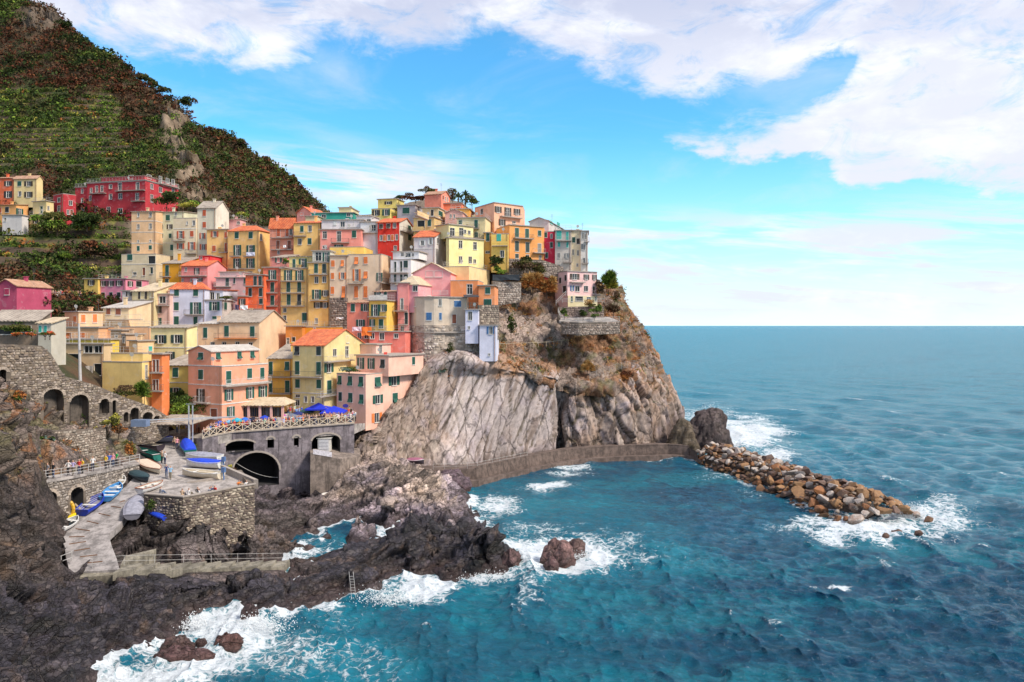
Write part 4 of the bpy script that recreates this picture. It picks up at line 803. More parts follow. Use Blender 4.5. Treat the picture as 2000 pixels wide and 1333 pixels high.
def house(crop, label, xs, yt, yb, Y, th=22, col=(.6, .5, .35), roof='flat', wins='', balc='', bands='', parent=None, ext=3.0, deep=8.0, side=None, name='house', cat='house', rh=1.5, rcol='red', chim=1, corners=None, over=.28):
    ox, oy, sc = CR[crop]; fx = lambda v: ox+v/sc; fy = lambda v: oy+v/sc
    th = radians(th); cs, sn = cos(th), sin(th)
    if corners: pts = [((fx(a)-CX)/F*b, b) for a, b in corners]
    else:
        xa, xb = fx(xs[0]), fx(xs[1]); xc = fx(xs[2]) if len(xs) > 2 else None
        ka, kb = (xa-CX)/F, (xb-CX)/F; B = (kb*Y, Y)
        La = (B[0]-ka*Y)/(cs+ka*sn); A = (B[0]-La*cs, Y+La*sn)
        if xc is not None:
            kc = (xc-CX)/F; Lc = (kc*Y-B[0])/(sn-kc*cs) if (sn-kc*cs) > .05 else deep
            Lc = min(max(Lc, 2.0), 26.0)
        else: Lc = deep
        Cc = (B[0]+Lc*sn, Y+Lc*cs); pts = [A, B, Cc]
    zt = HC+(HY-fy(yt))/F*Y; zb0 = HC+(HY-fy(yb))/F*Y; zb = zb0-ext
    own = parent is None
    if own:
        cxm = sum(p[0] for p in pts)/len(pts); cym = sum(p[1] for p in pts)/len(pts)
        parent = empty(name, (cxm, cym, zb0), label, cat); parent['_t'] = 1; del parent['_t']
    if corners: D = [(pts[-1][0]+0.6, pts[-1][1]+deep), (pts[0][0], pts[0][1]+deep)] ; foot = pts+D
    else: foot = pts+[(pts[0][0]+pts[2][0]-pts[1][0], pts[0][1]+pts[2][1]-pts[1][1])]
    nvis = len(pts)-1; faces = []
    for i in range(nvis):
        P, Q = pts[i], pts[i+1]; L = hypot(Q[0]-P[0], Q[1]-P[1]); u = ((Q[0]-P[0])/L, (Q[1]-P[1])/L); faces.append((P, u, (u[1], -u[0]), L))
    # windows
    W_ = [[] for _ in faces]
    for grp in wins.split(';'):
        grp = grp.strip()
        if not grp: continue
        hd, lst = grp.split(':'); kd, colr, wh = hd[0], hd[1], hd[2:]; ww, hh = [float(v) for v in wh.split('x')]
        for it in lst.split():
            X, Yp = [float(v) for v in it.split(',')]; X = fx(X); Yc = fy(Yp); best = None
            for i, fc in enumerate(faces):
                s, z, t = proj(fc, X, Yc)
                if -.3 <= s <= fc[3]+.3 and t > 0: best = i; break
            if best is None: best = 0 if X < CX+F*pts[1][0]/pts[1][1] else nvis-1
            fc = faces[best]; s, z, t = proj(fc, X, Yc); s0 = proj(fc, X-ww/sc/2, Yc)[0]; s1 = proj(fc, X+ww/sc/2, Yc)[0]; w = min(max(abs(s1-s0), .35), 5); h = hh/sc/F*t
            tot = w
            if kd == 'o': w = w*.48
            s = min(max(s, w/2+.15), fc[3]-w/2-.15)
            W_[best].append((kd, colr, s, z-h/2, w, h))
    wm = stucco(col); sm_ = stucco(side) if side else wm
    mb = MB()
    for i in range(len(foot)):
        P, Q = foot[i], foot[(i+1) % len(foot)]; L = hypot(Q[0]-P[0], Q[1]-P[1]); u = ((Q[0]-P[0])/L, (Q[1]-P[1])/L); n = (u[1], -u[0]); mi = 1 if (i >= 1 and side) else 0
        holes = []
        if i < nvis: holes = [(s-w/2, s+w/2, z, z+h) for kd, c_, s, z, w, h in W_[i] if kd in 'got' and s-w/2 > .05 and s+w/2 < L-.05 and z > zb and z+h < zt-.05]
        xs_ = sorted(set([0, L]+[v for h_ in holes for v in h_[:2]])); zs_ = sorted(set([zb, zt]+[v for h_ in holes for v in h_[2:]]))
        for a in range(len(xs_)-1):
            for b in range(len(zs_)-1):
                sx = (xs_[a]+xs_[a+1])/2; sz = (zs_[b]+zs_[b+1])/2
                if any(h_[0] < sx < h_[1] and h_[2] < sz < h_[3] for h_ in holes): continue
                g = lambda s, z: (P[0]+u[0]*s, P[1]+u[1]*s, z)
                mb.quad([g(xs_[a], zs_[b]), g(xs_[a+1], zs_[b]), g(xs_[a+1], zs_[b+1]), g(xs_[a], zs_[b+1])], mi)
        for h_ in holes:
            r = .2; g = lambda s, z, d: (P[0]+u[0]*s-n[0]*d, P[1]+u[1]*s-n[1]*d, z)
            s0, s1, z0, z1 = h_
            for (a1, b1), (a2, b2) in (((s0, z0), (s1, z0)), ((s1, z0), (s1, z1)), ((s1, z1), (s0, z1)), ((s0, z1), (s0, z0))):
                mb.quad([g(a1, b1, 0), g(a1, b1, r), g(a2, b2, r), g(a2, b2, 0)], mi)
    z3 = lambda p, z: (p[0], p[1], z)
    A, B, Cc = foot[0], foot[1], foot[2]; D = foot[3] if len(foot) == 4 else None
    rf = MB(); mid = lambda p, q: ((p[0]+q[0])/2, (p[1]+q[1])/2)
    mb.quad([z3(p, zt-.02) for p in foot])
    def ovh(p, d1, a, d2, b): return (p[0]+d1[0]*a+d2[0]*b, p[1]+d1[1]*a+d2[1]*b)
    if D:
        uAB = ((B[0]-A[0])/hypot(B[0]-A[0], B[1]-A[1]), (B[1]-A[1])/hypot(B[0]-A[0], B[1]-A[1])); uBC = ((Cc[0]-B[0])/hypot(Cc[0]-B[0], Cc[1]-B[1]), (Cc[1]-B[1])/hypot(Cc[0]-B[0], Cc[1]-B[1])); e = over
        Ao, Bo, Co, Do = ovh(A, uAB, -e, uBC, -e), ovh(B, uAB, e, uBC, -e), ovh(Cc, uAB, e, uBC, e), ovh(D, uAB, -e, uBC, e)
        LAB = hypot(B[0]-A[0], B[1]-A[1]); LBC = hypot(Cc[0]-B[0], Cc[1]-B[1])
        zz = zt+.14
        if roof == 'flat': rf.slab([z3(p, zt+.2) for p in (Ao, Bo, Co, Do)], .2)
        elif roof == 'parapet':
            t = .2
            for P, Q in ((A, B), (B, Cc), (Cc, D), (D, A)):
                L = hypot(Q[0]-P[0], Q[1]-P[1]); u = ((Q[0]-P[0])/L, (Q[1]-P[1])/L); n = (u[1], -u[0]); p0 = (P[0]+n[0]*.03, P[1]+n[1]*.03); q0 = (Q[0]+n[0]*.03, Q[1]+n[1]*.03); p1 = (P[0]-n[0]*t, P[1]-n[1]*t); q1 = (Q[0]-n[0]*t, Q[1]-n[1]*t)
                rf.hexa([z3(p0, zt-.12), z3(q0, zt-.12), z3(q1, zt-.12), z3(p1, zt-.12), z3(p0, zt+.05), z3(q0, zt+.05), z3(q1, zt+.05), z3(p1, zt+.05)])
        elif roof == 'gs':
            m1, m2 = mid(A, D), mid(B, Cc); e1, e2 = ovh(m1, uAB, -e, uBC, 0), ovh(m2, uAB, e, uBC, 0); dz = rh*e/(LBC/2)
            rf.slab([z3(Ao, zz-dz), z3(Bo, zz-dz), z3(e2, zz+rh), z3(e1, zz+rh)], .14); rf.slab([z3(e1, zz+rh), z3(e2, zz+rh), z3(Co, zz-dz), z3(Do, zz-dz)], .14)
            mb.quad([z3(B, zt), z3(Cc, zt), z3(m2, zt+rh)], 1 if side else 0); mb.quad([z3(D, zt), z3(A, zt), z3(m1, zt+rh)])
        elif roof == 'gf':
            m1, m2 = mid(A, B), mid(D, Cc); e1, e2 = ovh(m1, uAB, 0, uBC, -e), ovh(m2, uAB, 0, uBC, e); dz = rh*e/(LAB/2)
            rf.slab([z3(Ao, zz-dz), z3(e1, zz+rh), z3(e2, zz+rh), z3(Do, zz-dz)], .14); rf.slab([z3(e1, zz+rh), z3(Bo, zz-dz), z3(Co, zz-dz), z3(e2, zz+rh)], .14)
            mb.quad([z3(A, zt), z3(B, zt), z3(m1, zt+rh)]); mb.quad([z3(Cc, zt), z3(D, zt), z3(m2, zt+rh)])
        elif roof == 'hip':
            if LAB >= LBC: i1 = ovh(mid(A, D), uAB, LBC/2, uBC, 0) if LAB > LBC*1.05 else mid(mid(A, D), mid(B, Cc)); i2 = ovh(mid(B, Cc), uAB, -LBC/2, uBC, 0) if LAB > LBC*1.05 else i1
            else: i1 = ovh(mid(A, B), uAB, 0, uBC, LAB/2); i2 = ovh(mid(D, Cc), uAB, 0, uBC, -LAB/2)
            if LAB >= LBC:
                rf.slab([z3(Ao, zt+.05), z3(Bo, zt+.05), z3(i2, zt+rh), z3(i1, zt+rh)], .1); rf.slab([z3(Co, zt+.05), z3(Do, zt+.05), z3(i1, zt+rh), z3(i2, zt+rh)], .1)
                rf.slab([z3(Bo, zt+.05), z3(Co, zt+.05), z3(i2, zt+rh)], .1); rf.slab([z3(Do, zt+.05), z3(Ao, zt+.05), z3(i1, zt+rh)], .1)
            else:
                rf.slab([z3(Bo, zt+.05), z3(Co, zt+.05), z3(i2, zt+rh), z3(i1, zt+rh)], .1); rf.slab([z3(Do, zt+.05), z3(Ao, zt+.05), z3(i1, zt+rh), z3(i2, zt+rh)], .1)
                rf.slab([z3(Ao, zt+.05), z3(Bo, zt+.05), z3(i1, zt+rh)], .1); rf.slab([z3(Co, zt+.05), z3(Do, zt+.05), z3(i2, zt+rh)], .1)
        elif roof == 'shed':
            rf.slab([z3(Ao, zz), z3(Bo, zz), z3(Co, zz+rh), z3(Do, zz+rh)], .14); mb.quad([z3(B, zt), z3(Cc, zt), z3(Cc, zt+rh)], 1 if side else 0); mb.quad([z3(D, zt), z3(A, zt), z3(D, zt+rh)]); mb.quad([z3(Cc, zt), z3(D, zt), z3(D, zt+rh), z3(Cc, zt+rh)])
    elif roof != 'none': rf.slab([z3(p, zt+.2) for p in [(p[0], p[1]-.25) for p in foot[:len(pts)]]+foot[len(pts):]], .2)
    mb.build('wall', [wm, sm_], parent)
    if rf.f: rf.build('roof' if roof != 'parapet' else 'coping', roofmat(rcol) if roof in ('gs', 'gf', 'hip', 'shed') else slab_stone, parent)
    for i, fc in enumerate(faces):
        P, u, n, L = fc; rz = atan2(u[1], u[0])
        for kd, c_, s, z, w, h in W_[i]:
            wm2 = wmesh(kd, w, h, c_); loc = (P[0]+u[0]*s+n[0]*.005-parent.location[0], P[1]+u[1]*s+n[1]*.005-parent.location[1], z-parent.location[2])
            o = link('window' if kd != 't' else 'door', wm2['frame'], parent, loc, rz)
            if 'pane' in wm2: link('pane' if kd != 't' else 'door_or_shade_panel', wm2['pane'], o)  # also serves as a black panel painting the shade in open bays
            ww = round(w*10)/10
            if kd == 'c': a = link('shutter', wm2['shutter'], o, (-ww/2, 0, 0)); a = link('shutter', wm2['shutter'], o, (0.01, 0, 0))
            elif kd == 'o': link('shutter', wm2['shutter'], o, (-ww/2-wm2['sw']-.05, 0, 0)); link('shutter', wm2['shutter'], o, (ww/2+.06, 0, 0))
            elif kd == 'h': link('shutter', wm2['flap'], o, (-ww/2, 0, 0))
    for it in balc.split(';'):
        it = it.strip()
        if not it: continue
        kd = it[0]; x0, x1, yy = [float(v) for v in it[1:].split(',')][:3]; X0, X1, YY = fx(x0), fx(x1), fy(yy); xm = (X0+X1)/2; bi = nvis-1
        for i, fc in enumerate(faces):
            s, z, t = proj(fc, xm, YY)
            if -.3 <= s <= fc[3]+.3: bi = i; break
        P, u, n, L = faces[bi]; s0, z, t = proj(faces[bi], X0, YY); s1 = proj(faces[bi], X1, YY)[0]; z = proj(faces[bi], xm, YY)[1]
        g = lambda s, d, z_: (P[0]+u[0]*s+n[0]*d, P[1]+u[1]*s+n[1]*d, z_); dp = .85
        m1 = MB(); m1.hexa([g(s0, dp, z-.16), g(s1, dp, z-.16), g(s1, 0.0, z-.16), g(s0, 0.0, z-.16), g(s0, dp, z), g(s1, dp, z), g(s1, 0.0, z), g(s0, 0.0, z)])
        bo = m1.build('balcony', slab_stone if kd != 'O' else simple('orange_slab', (.7, .25, .08)), parent)
        m2 = MB(); hgt = .95
        if kd in 'WC':   # solid parapet
            for a, b in (((s0, dp-.02), (s1, dp-.02)), ((s0+.05, 0), (s0+.05, dp)), ((s1-.05, 0), (s1-.05, dp))): m2.bar(g(*a, z+hgt/2), g(*b, z+hgt/2), .06); 
            m2.hexa([g(s0, dp, z), g(s1, dp, z), g(s1, dp-.1, z), g(s0, dp-.1, z), g(s0, dp, z+hgt), g(s1, dp, z+hgt), g(s1, dp-.1, z+hgt), g(s0, dp-.1, z+hgt)])
            r = m2.build('parapet', frame_white if kd == 'W' else wm, parent=None); 
        else:
            for a, b in (((s0, dp-.04), (s1, dp-.04)), ((s0+.04, 0), (s0+.04, dp-.04)), ((s1-.04, 0), (s1-.04, dp-.04))):
                for hh_ in (.1, hgt): m2.bar(g(*a, z+hh_), g(*b, z+hh_), .028)
                k = max(2, int(hypot(a[0]-b[0], a[1]-b[1])/.28))
                for j in range(k+1): m2.bar(g(a[0]+(b[0]-a[0])*j/k, a[1]+(b[1]-a[1])*j/k, z), g(a[0]+(b[0]-a[0])*j/k, a[1]+(b[1]-a[1])*j/k, z+hgt), .016, n=3)
            r = m2.build('railing', rail_iron if kd != 'w' else rail_pale, parent=None)
        me = r.data
        co_ = np.empty(len(me.vertices)*3, np.float32); me.vertices.foreach_get('co', co_); co_ = co_.reshape(-1, 3)-np.array(parent.location, np.float32); me.vertices.foreach_set('co', co_.ravel()); r.parent = bo
    for it in bands.split():
        yy = fy(float(it)); m1 = MB()
        for i, (P, u, n, L) in enumerate(faces):
            z = HC+(HY-yy)/F*Y
            g = lambda s, d, z_: (P[0]+u[0]*s+n[0]*d, P[1]+u[1]*s+n[1]*d, z_); m1.hexa([g(0, .06, z), g(L, .06, z), g(L, .0, z), g(0, .0, z), g(0, .06, z+.16), g(L, .06, z+.16), g(L, .0, z+.16), g(0, .0, z+.16)])
        m1.build('string_course', frame_white, parent)
    rnd = random.Random(int(Y*7+yt))
    if D and chim and roof in ('gs', 'gf', 'hip', 'shed', 'flat'):
        a, b = rnd.uniform(.25, .75), rnd.uniform(.35, .7); p = (A[0]+(B[0]-A[0])*a+(D[0]-A[0])*b, A[1]+(B[1]-A[1])*a+(D[1]-A[1])*b); q = MB(); hh_ = zt+(rh*.8 if roof != 'flat' else 0)
        q.box(p[0]-.28, p[0]+.28, p[1]-.28, p[1]+.28, zt-.1, hh_+.9); q.box(p[0]-.38, p[0]+.38, p[1]-.38, p[1]+.38, hh_+.9, hh_+1.02); q.build('chimney', wm, parent)
        if rnd.random() < .6:
            p = (p[0]+1.2, p[1]+.5); q = MB(); q.bar((p[0], p[1], zt), (p[0], p[1], hh_+2.6), .025, n=3)
            for k in range(4): q.bar((p[0]-.35+k*.03, p[1], hh_+1.9+k*.2), (p[0]+.35-k*.03, p[1], hh_+1.9+k*.2), .014, n=3)
            q.build('antenna', rail_iron, parent)
    if D and roof in ('flat', 'parapet') and LAB > 3 and (own or name == 'house') and rnd.random() < .45:
        q = MB(); P0 = [D, A, B, Cc]; zr_ = zt+(.2 if roof == 'flat' else .05)
        for a_, b_ in zip(P0, P0[1:]):
            for hh2 in (.5, .95): q.bar((a_[0], a_[1], zr_+hh2), (b_[0], b_[1], zr_+hh2), .02, n=3)
            k_ = max(2, int(hypot(a_[0]-b_[0], a_[1]-b_[1])/1.1))
            for j_ in range(k_): f_ = j_/k_; q.bar((a_[0]+(b_[0]-a_[0])*f_, a_[1]+(b_[1]-a_[1])*f_, zr_-.05), (a_[0]+(b_[0]-a_[0])*f_, a_[1]+(b_[1]-a_[1])*f_, zr_+.95), .02, n=3)
        q.build('terrace_railing', rail_pale, parent)
    if D and roof in ('flat', 'parapet') and rnd.random() < .35:
        q = MB(); p = (A[0]+(B[0]-A[0])*.7, A[1]+(B[1]-A[1])*.7+.6); q.bar((p[0], p[1], zt), (p[0], p[1], zt+1.0), .03, n=4); q.quad([(p[0]+.34*cos(t_), p[1]-.1-.1*sin(t_), zt+1.1+.34*sin(t_)) for t_ in [2*pi*i_/10 for i_ in range(10)]]); q.build('satellite_dish', frame_white, parent)
    # a drainpipe down the near corner
    if own and zt-zb0 > 5 and rnd.random() < .7 and D:
        q = MB(); P, u, n, L = faces[0]; x, y = P[0]+u[0]*(L-.3)+n[0]*.08, P[1]+u[1]*(L-.3)+n[1]*.08; q.bar((x, y, zb), (x, y, zt-.1), .05, n=5); q.build('drainpipe', simple('copper_pipe', (.3, .16, .1), .6), parent)
    HOUSES.append((parent, foot, zt)); return parent

CREAM = (.66, .54, .38); CREAMY = (.70, .56, .30); YEL = (.80, .48, .21); PINK = (.72, .38, .36); CORAL = (.66, .20, .13); SALM = (.74, .36, .24); WHT = (.72, .69, .66); LILAC = (.60, .60, .70); PEACH = (.74, .44, .26); ORNG = (.72, .32, .11); REDC = (.42, .04, .05)
H = house
# far left cluster
H('1', 'orange red house at the left picture edge, joined to a cream one', (-60, 116), 125, 300, 226, 5, (.66, .16, .08), 'gs', 'oB65x40:70,173;oD70x55:72,268', rcol='brown', rh=1)
H('1', 'cream house with dark shutters right of the orange red house on the upper slope', (120, 318, 372), 128, 290, 225, 5, CREAMY, 'gs', 'cG32x40:170,175;oB68x40:248,175;gG28x40:172,262;oB68x48:248,268', rcol='brown', rh=1)
H('1', 'low peach orange house below the cream house at far left', (-10, 140, 245), 358, 480, 217, 12, (.72, .38, .16), 'shed', 'cD32x45:62,400;cR20x45:0,405;oG60x55:170,418', rcol='brown', rh=.6)
H('1', 'small white annex under the low peach orange house', (20, 190), 448, 525, 213, 5, (.66, .62, .6), 'flat', 'gK20x28:45,485', chim=0, deep=2.5)
h_ = H('1', 'little pale yellow house with roof terrace left of the small red tower house', (258, 400, 466), 432, 525, 216, 20, CREAMY, 'parapet', 'oB45x60:310,487;gG20x30:375,460')
H('1', '', (285, 402, 466), 325, 435, 218, 20, CREAMY, 'flat', 'tG24x60:360,400;gG18x35:420,385', parent=h_, ext=0)
H('1', 'small red tower like house left of the big red building', (462, 548, 660), 258, 440, 219, 35, REDC, 'parapet', 'gB25x40:512,315;gB25x50:512,390;gB28x38:613,342;gB20x40:590,420;tN22x45:622,425', ext=3)
h_ = H('H', 'big crimson building with balconies dominating the upper slope', (515, 860, 1056), 1068, 1262, 224, 13, REDC, 'flat', 'gB20x45:710,1105 815,1103;gB18x25:655,1105;gB15x35:572,1120 603,1118;gB12x25:540,1128;gB22x32:712,1162;gB20x40:812,1165;gB18x30:655,1165;gB14x30:535,1175;gB25x30:712,1250;gB20x30:643,1242;gO16x30:570,1238;gB16x30:898,1105;gB16x45:898,1175;gB16x40:950,1065;gB18x30:992,1072;gB16x30:1025,1080 1025,1130;gB18x30:950,1125', 'd690,860,1130;d785,860,1192;d540,630,1147;w938,1045,1100', bands='1072', chim=1)
H('H', '', (600, 855, 1050), 1040, 1070, 225.5, 13, REDC, 'hip', 'gG25x22:775,1050;gG25x22:883,1048', parent=h_, ext=0, rcol='slate', rh=1.0)
H('H', '', (445, 520), 1108, 1246, 229, 13, REDC, 'flat', 'gB12x25:487,1132 487,1187;gB16x20:490,1238', parent=h_, chim=1, bands='1110')
H('1', 'magenta pink gabled house at the left picture edge below the terraces', (-40, 145), 1060, 1250, 141, 12, (.40, .07, .13), 'gf', 'cP38x50:60,1113', rcol='brown', rh=1.2)
# beige to cream row under the big red building
H('2', 'weathered beige stone house with string courses, tallest at the left of the village', (205, 468), 187, 680, 200, 4, (.66, .44, .27), 'shed', 'gB22x45:280,222;gB28x50:410,220;gB28x50:278,350;gB30x60:410,345;gB22x22:278,508 410,505;cG28x55:280,587;cG32x45:410,577', bands='292 412 532', rcol='slate', rh=.9)
H('2', 'pale green cream house with green shutters right of the weathered beige house', (475, 775), 192, 740, 203, 4, (.60, .58, .42), 'shed', 'cG45x60:600,255;gK20x35:685,215;cG28x50:535,350;oB60x50:620,350;cG28x48:535,450 625,450;cG32x60:517,580 642,577;gK18x30:515,710 570,697', rcol='slate', rh=.8, bands='530')
H('2', 'cream house with brick red shutters and small round balconies beside the white tower house', (658, 905), 255, 700, 198, 4, (.64, .53, .38), 'parapet', 'gB18x32:808,312;gB30x50:880,310;oR75x80:738,438;cR35x65:860,428;oR75x65:738,562;oR75x85:858,560', 'd655,790,505;d800,920,640', bands='375')
H('2', 'tall whitish house with grey roof and orange red shutters at the village top left', (920, 1118, 1262), 145, 700, 198, 6, (.64, .58, .46), 'gs', 'cR38x68:995,202;cR36x65:995,330;oR60x65:975,450;oR75x65:985,570', rcol='slate', rh=2.2, side=(.70, .64, .54), chim=1)
H('2', 'small pink house behind the yellow one near the hill foot', (1115, 1385, 1444), 272, 400, 206, 8, PINK, 'flat', 'gB35x50:1185,320;gB30x30:1365,308')
H('2', 'yellow house with orange red shutters left of the big yellow one', (1022, 1250), 382, 740, 196, 6, YEL, 'flat', 'oR72x60:1108,430;cR30x65:1232,440;cR38x65:1100,588;tR30x95:1232,575', 'd1165,1250,630')
H('3', 'big yellow house with red hip roof and laundry on its balcony', (-71, 220, 318), 335, 770, 192, 14, (.80, .50, .21), 'hip', 'cG36x60:12,380 142,380;oG70x95:18,520;oG75x92:142,520;oG70x90:16,640;oG75x88:140,640;gB20x60:237,400;cB40x35:135,735', 'd-40,50,577;d85,185,575;d-60,185,692', rh=1.6)
H('2', 'cream annex with arched doors below the weathered beige house', (95, 470), 645, 895, 193, 8, (.62, .52, .36), 'parapet', 'cG55x65:188,682;tD75x85:425,712;tN30x85:338,838;tK30x70:422,825;gY38x36:240,862', bands='758')  # wide black door panel paints the shade of an open bay
H('2', '', (22, 96), 660, 760, 193.5, 8, (.60, .52, .38), 'flat', 'cG28x60:42,682', parent=HOUSES[-1][0], chim=0) if False else None
H('2', 'deep orange house with tall dark shutters under a stone slab roof', (540, 742), 752, 990, 187, 10, (.76, .36, .06), 'shed', 'cG38x115:592,828;cG35x60:590,950', 'd530,635,893', rcol='slate', rh=2.2)
H('2', 'coral pink house with a red roof and long covered balcony', (745, 1030, 1232), 775, 960, 184, 8, (.76, .24, .22), 'gs', 'gB20x40:795,815;oB50x65:915,832;oB60x35:945,925;gB16x28:755,930 853,930', 'w735,1025,885', rh=1.6, side=(.78, .34, .34))
H('2', 'small scarlet wall house squeezed behind the coral pink house', (935, 1058), 665, 770, 190, 6, (.66, .05, .06), 'flat', 'gB20x30:960,690', chim=0)
h_ = H('L2', 'light pink house with flat roofs behind the white one', (865, 1178), 62, 290, 180, 6, (.76, .46, .44), 'flat', 'cK30x75:972,103;cK16x55:1037,88;cK20x45:960,200;cK20x95:1037,235;cG30x50:1140,92', 'w860,1010,143')
H('L2', '', (900, 1120), 10, 62, 184, 6, (.76, .50, .48), 'flat', '', parent=h_, ext=0, chim=0)
# white house
h_ = H('L2', 'lilac white house with terracotta hip roof in the middle of the left village', (437, 765, 806), 168, 585, 162, 2, LILAC, 'hip', 'cG45x62:500,200 678,200;cG45x75:498,327;oG95x110:678,345;cG45x75:498,458;tG40x110:675,478;cG36x22:675,570', 'd580,760,402;d580,700,542', rh=1.5, deep=9)
H('L2', '', (765, 922, 1028), 272, 500, 162, 2, LILAC, 'flat', 'oG95x80:852,325;cG25x70:953,325;cG40x25:852,433;cB22x25:953,432', parent=h_, side=(.55, .50, .46), chim=0)
H('L2', '', (790, 930), 178, 272, 165, 2, (.6, .62, .7), 'shed', 'gG40x70:830,230;gG30x60:885,235', parent=h_, ext=0, chim=0, rh=.3)
H('L2', 'cream house with brown shutters and beige slab roof left of the lilac white house', (85, 290), 190, 520, 160, 8, (.70, .58, .34), 'shed', 'oB78x68:185,225;oB85x65:170,320;gD30x60:293,215', 'd80,290,272', rcol='beige', rh=2.2)
H('L2', 'narrow pale house wall with green window left of the brown shuttered cream house', (-6, 84), 185, 500, 162, 6, (.62, .56, .54), 'flat', 'oB45x40:58,212;cG40x65:58,320')
H('L2', 'pale pink narrow house with a loggia tucked against the lilac white house', (292, 436), 216, 540, 161, 6, (.76, .52, .46), 'flat', 'gD60x62:368,265;oB65x62:328,357;oG65x65:328,468', 'd290,435,318')
h_ = H('1', 'pink row house with dark shutters above the bushes', (852, 1090, 1290), 1000, 1205, 181, 14, (.68, .26, .34), 'flat', 'oB55x45:895,1040 962,1040;oB60x45:1035,1037;cD28x45:897,1140 964,1138;cD30x45:1032,1138;oB45x45:1130,1042;tD50x50:1205,1045', chim=1)
H('1', 'mustard yellow narrow house at the left end of the pink row', (730, 850), 1000, 1205, 182, 14, (.72, .50, .16), 'flat', 'oB55x45:792,1032;cK32x45:790,1133')
# peach group lower left
h_ = H('L1', 'peach house with arched orange shutters in the lower left cluster', (648, 787, 1030), 255, 420, 144, 34, PEACH, 'flat', 'cO30x65:753,328;cO45x82:833,320 950,320', side=(.74, .50, .32))
H('L1', '', (598, 985), 412, 570, 140, 6, PEACH, 'flat', 'tO55x90:685,507;cO48x52:828,487', parent=h_, chim=0, bands='420')
H('L1', 'peach terrace block with balustrade right of the arched shutter house', (985, 1500), 402, 545, 142, 4, PEACH, 'parapet', 'cO30x55:1000,485')
H('L1', 'cream roof terrace house with rolled awning and brown shutters behind the peach terrace', (1030, 1290), 218, 400, 148, 4, (.72, .56, .36), 'shed', 'cN42x60:1087,248;cN50x60:1185,255', 'w1080,1430,330', rcol='white', rh=1.5)
H('L1', 'small tan utility house with flat slab roof behind the yellow cube', (1110, 1215, 1290), 440, 660, 134, 10, (.50, .36, .24), 'flat', 'gD25x15:1165,498')
H('L1', 'narrow tan house with one window and thick pale roof slab', (1215, 1262, 1445), 482, 660, 131, 30, (.52, .36, .24), 'flat', 'gN22x65:1240,530')
H('L1', 'peach cube house with small teal window beside the cream shuttered house', (1292, 1377, 1540), 548, 660, 129, 26, (.70, .48, .28), 'flat', 'cT35x45:1505,622', rh=.5)
h_ = H('L1', 'bright yellow house with a blue white roof slab in the lower left', (700, 1108, 1190), 533, 665, 128, 12, (.80, .60, .14), 'flat', '', chim=0)
h_ = H('L1', 'cream garage house with orange curtained loggia behind the concrete mast', (600, 1040, 1108), 580, 960, 122, 10, (.70, .52, .32), 'flat', 'gO85x70:885,628;gO85x70:985,628;tD130x95:735,722;tD75x115:980,830', chim=0)  # black door panels paint the dark inside of open garage bays
# big plain yellow cube
h_ = H('L1', 'plain yellow cube house with flat roof terrace above the arched wall', (1025, 1422, 1512), 755, 1010, 116, 14, (.80, .57, .25), 'parapet', 'gD22x130:1465,855', chim=0)
H('L1', '', (1110, 1430, 1512), 668, 760, 118, 14, (.70, .55, .25), 'parapet', '', parent=h_, ext=0, chim=0)
h_ = H('L2', 'narrow orange red house with stacked balconies beside the plain yellow cube', (266, 362, 378), 775, 1260, 117, 8, (.78, .24, .10), 'flat', 'tN28x110:292,880;tN28x110:320,880;tN25x95:292,1060;tN25x95:320,1060', 'd275,385,940;d285,380,1110', chim=0)
H('L2', 'yellow house with dark shutters between the orange red house and the salmon house', (362, 608), 882, 1330, 125, 6, (.74, .58, .20), 'shed', 'cG50x85:490,942;oG100x85:492,1128', rcol='slate', rh=1.6, bands='1040')
H('L2', 'broad cream yellow house with blue tinted windows behind the salmon house', (258, 598, 692), 530, 880, 133, 8, (.78, .66, .36), 'shed', 'oK105x75:353,632 503,630;oK80x80:440,790', rcol='slate', rh=.5, bands='715', chim=0)
# beige house and annex
H('L2', 'large plain beige house with tall green shutters and grey gable roof', (893, 1268, 1517), 475, 830, 149, 6, (.74, .52, .34), 'gs', 'cG40x98:965,560 1205,560;gB38x25:942,670 1065,668 1187,675', 'O865,1250,622', rcol='slate', rh=2.4, side=(.76, .56, .38))
H('L2', 'lower wing house with pale roof left of the large beige house', (697, 893), 492, 690, 150, 6, (.74, .52, .34), 'shed', 'cG38x95:767,573;gB38x24:835,672', rcol='white', rh=.8)
# salmon building by the square
h_ = H('L2', 'big salmon house with long balcony and terrace facing the square', (608, 920, 1350), 885, 1420, 118, 26, SALM, 'parapet', 'cG42x92:725,960;oB75x120:725,1155;tN62x90:845,1325;cG45x115:982,985;cG42x95:1177,950;cG38x100:1295,950;oG80x100:985,1150;oG75x105:1182,1130;oG80x100:1300,1120;oG70x90:1002,1305', 'w690,820,1220;w925,1345,1050', bands='888 1068 1245', chim=0)
H('L2', '', (608, 822, 1262), 748, 892, 119.5, 26, SALM, 'gf', 'hG42x65:725,790;hG42x58:885,790;hG38x65:1082,780;hG38x62:1202,775', parent=h_, ext=0, rcol='white', rh=.8, chim=0)
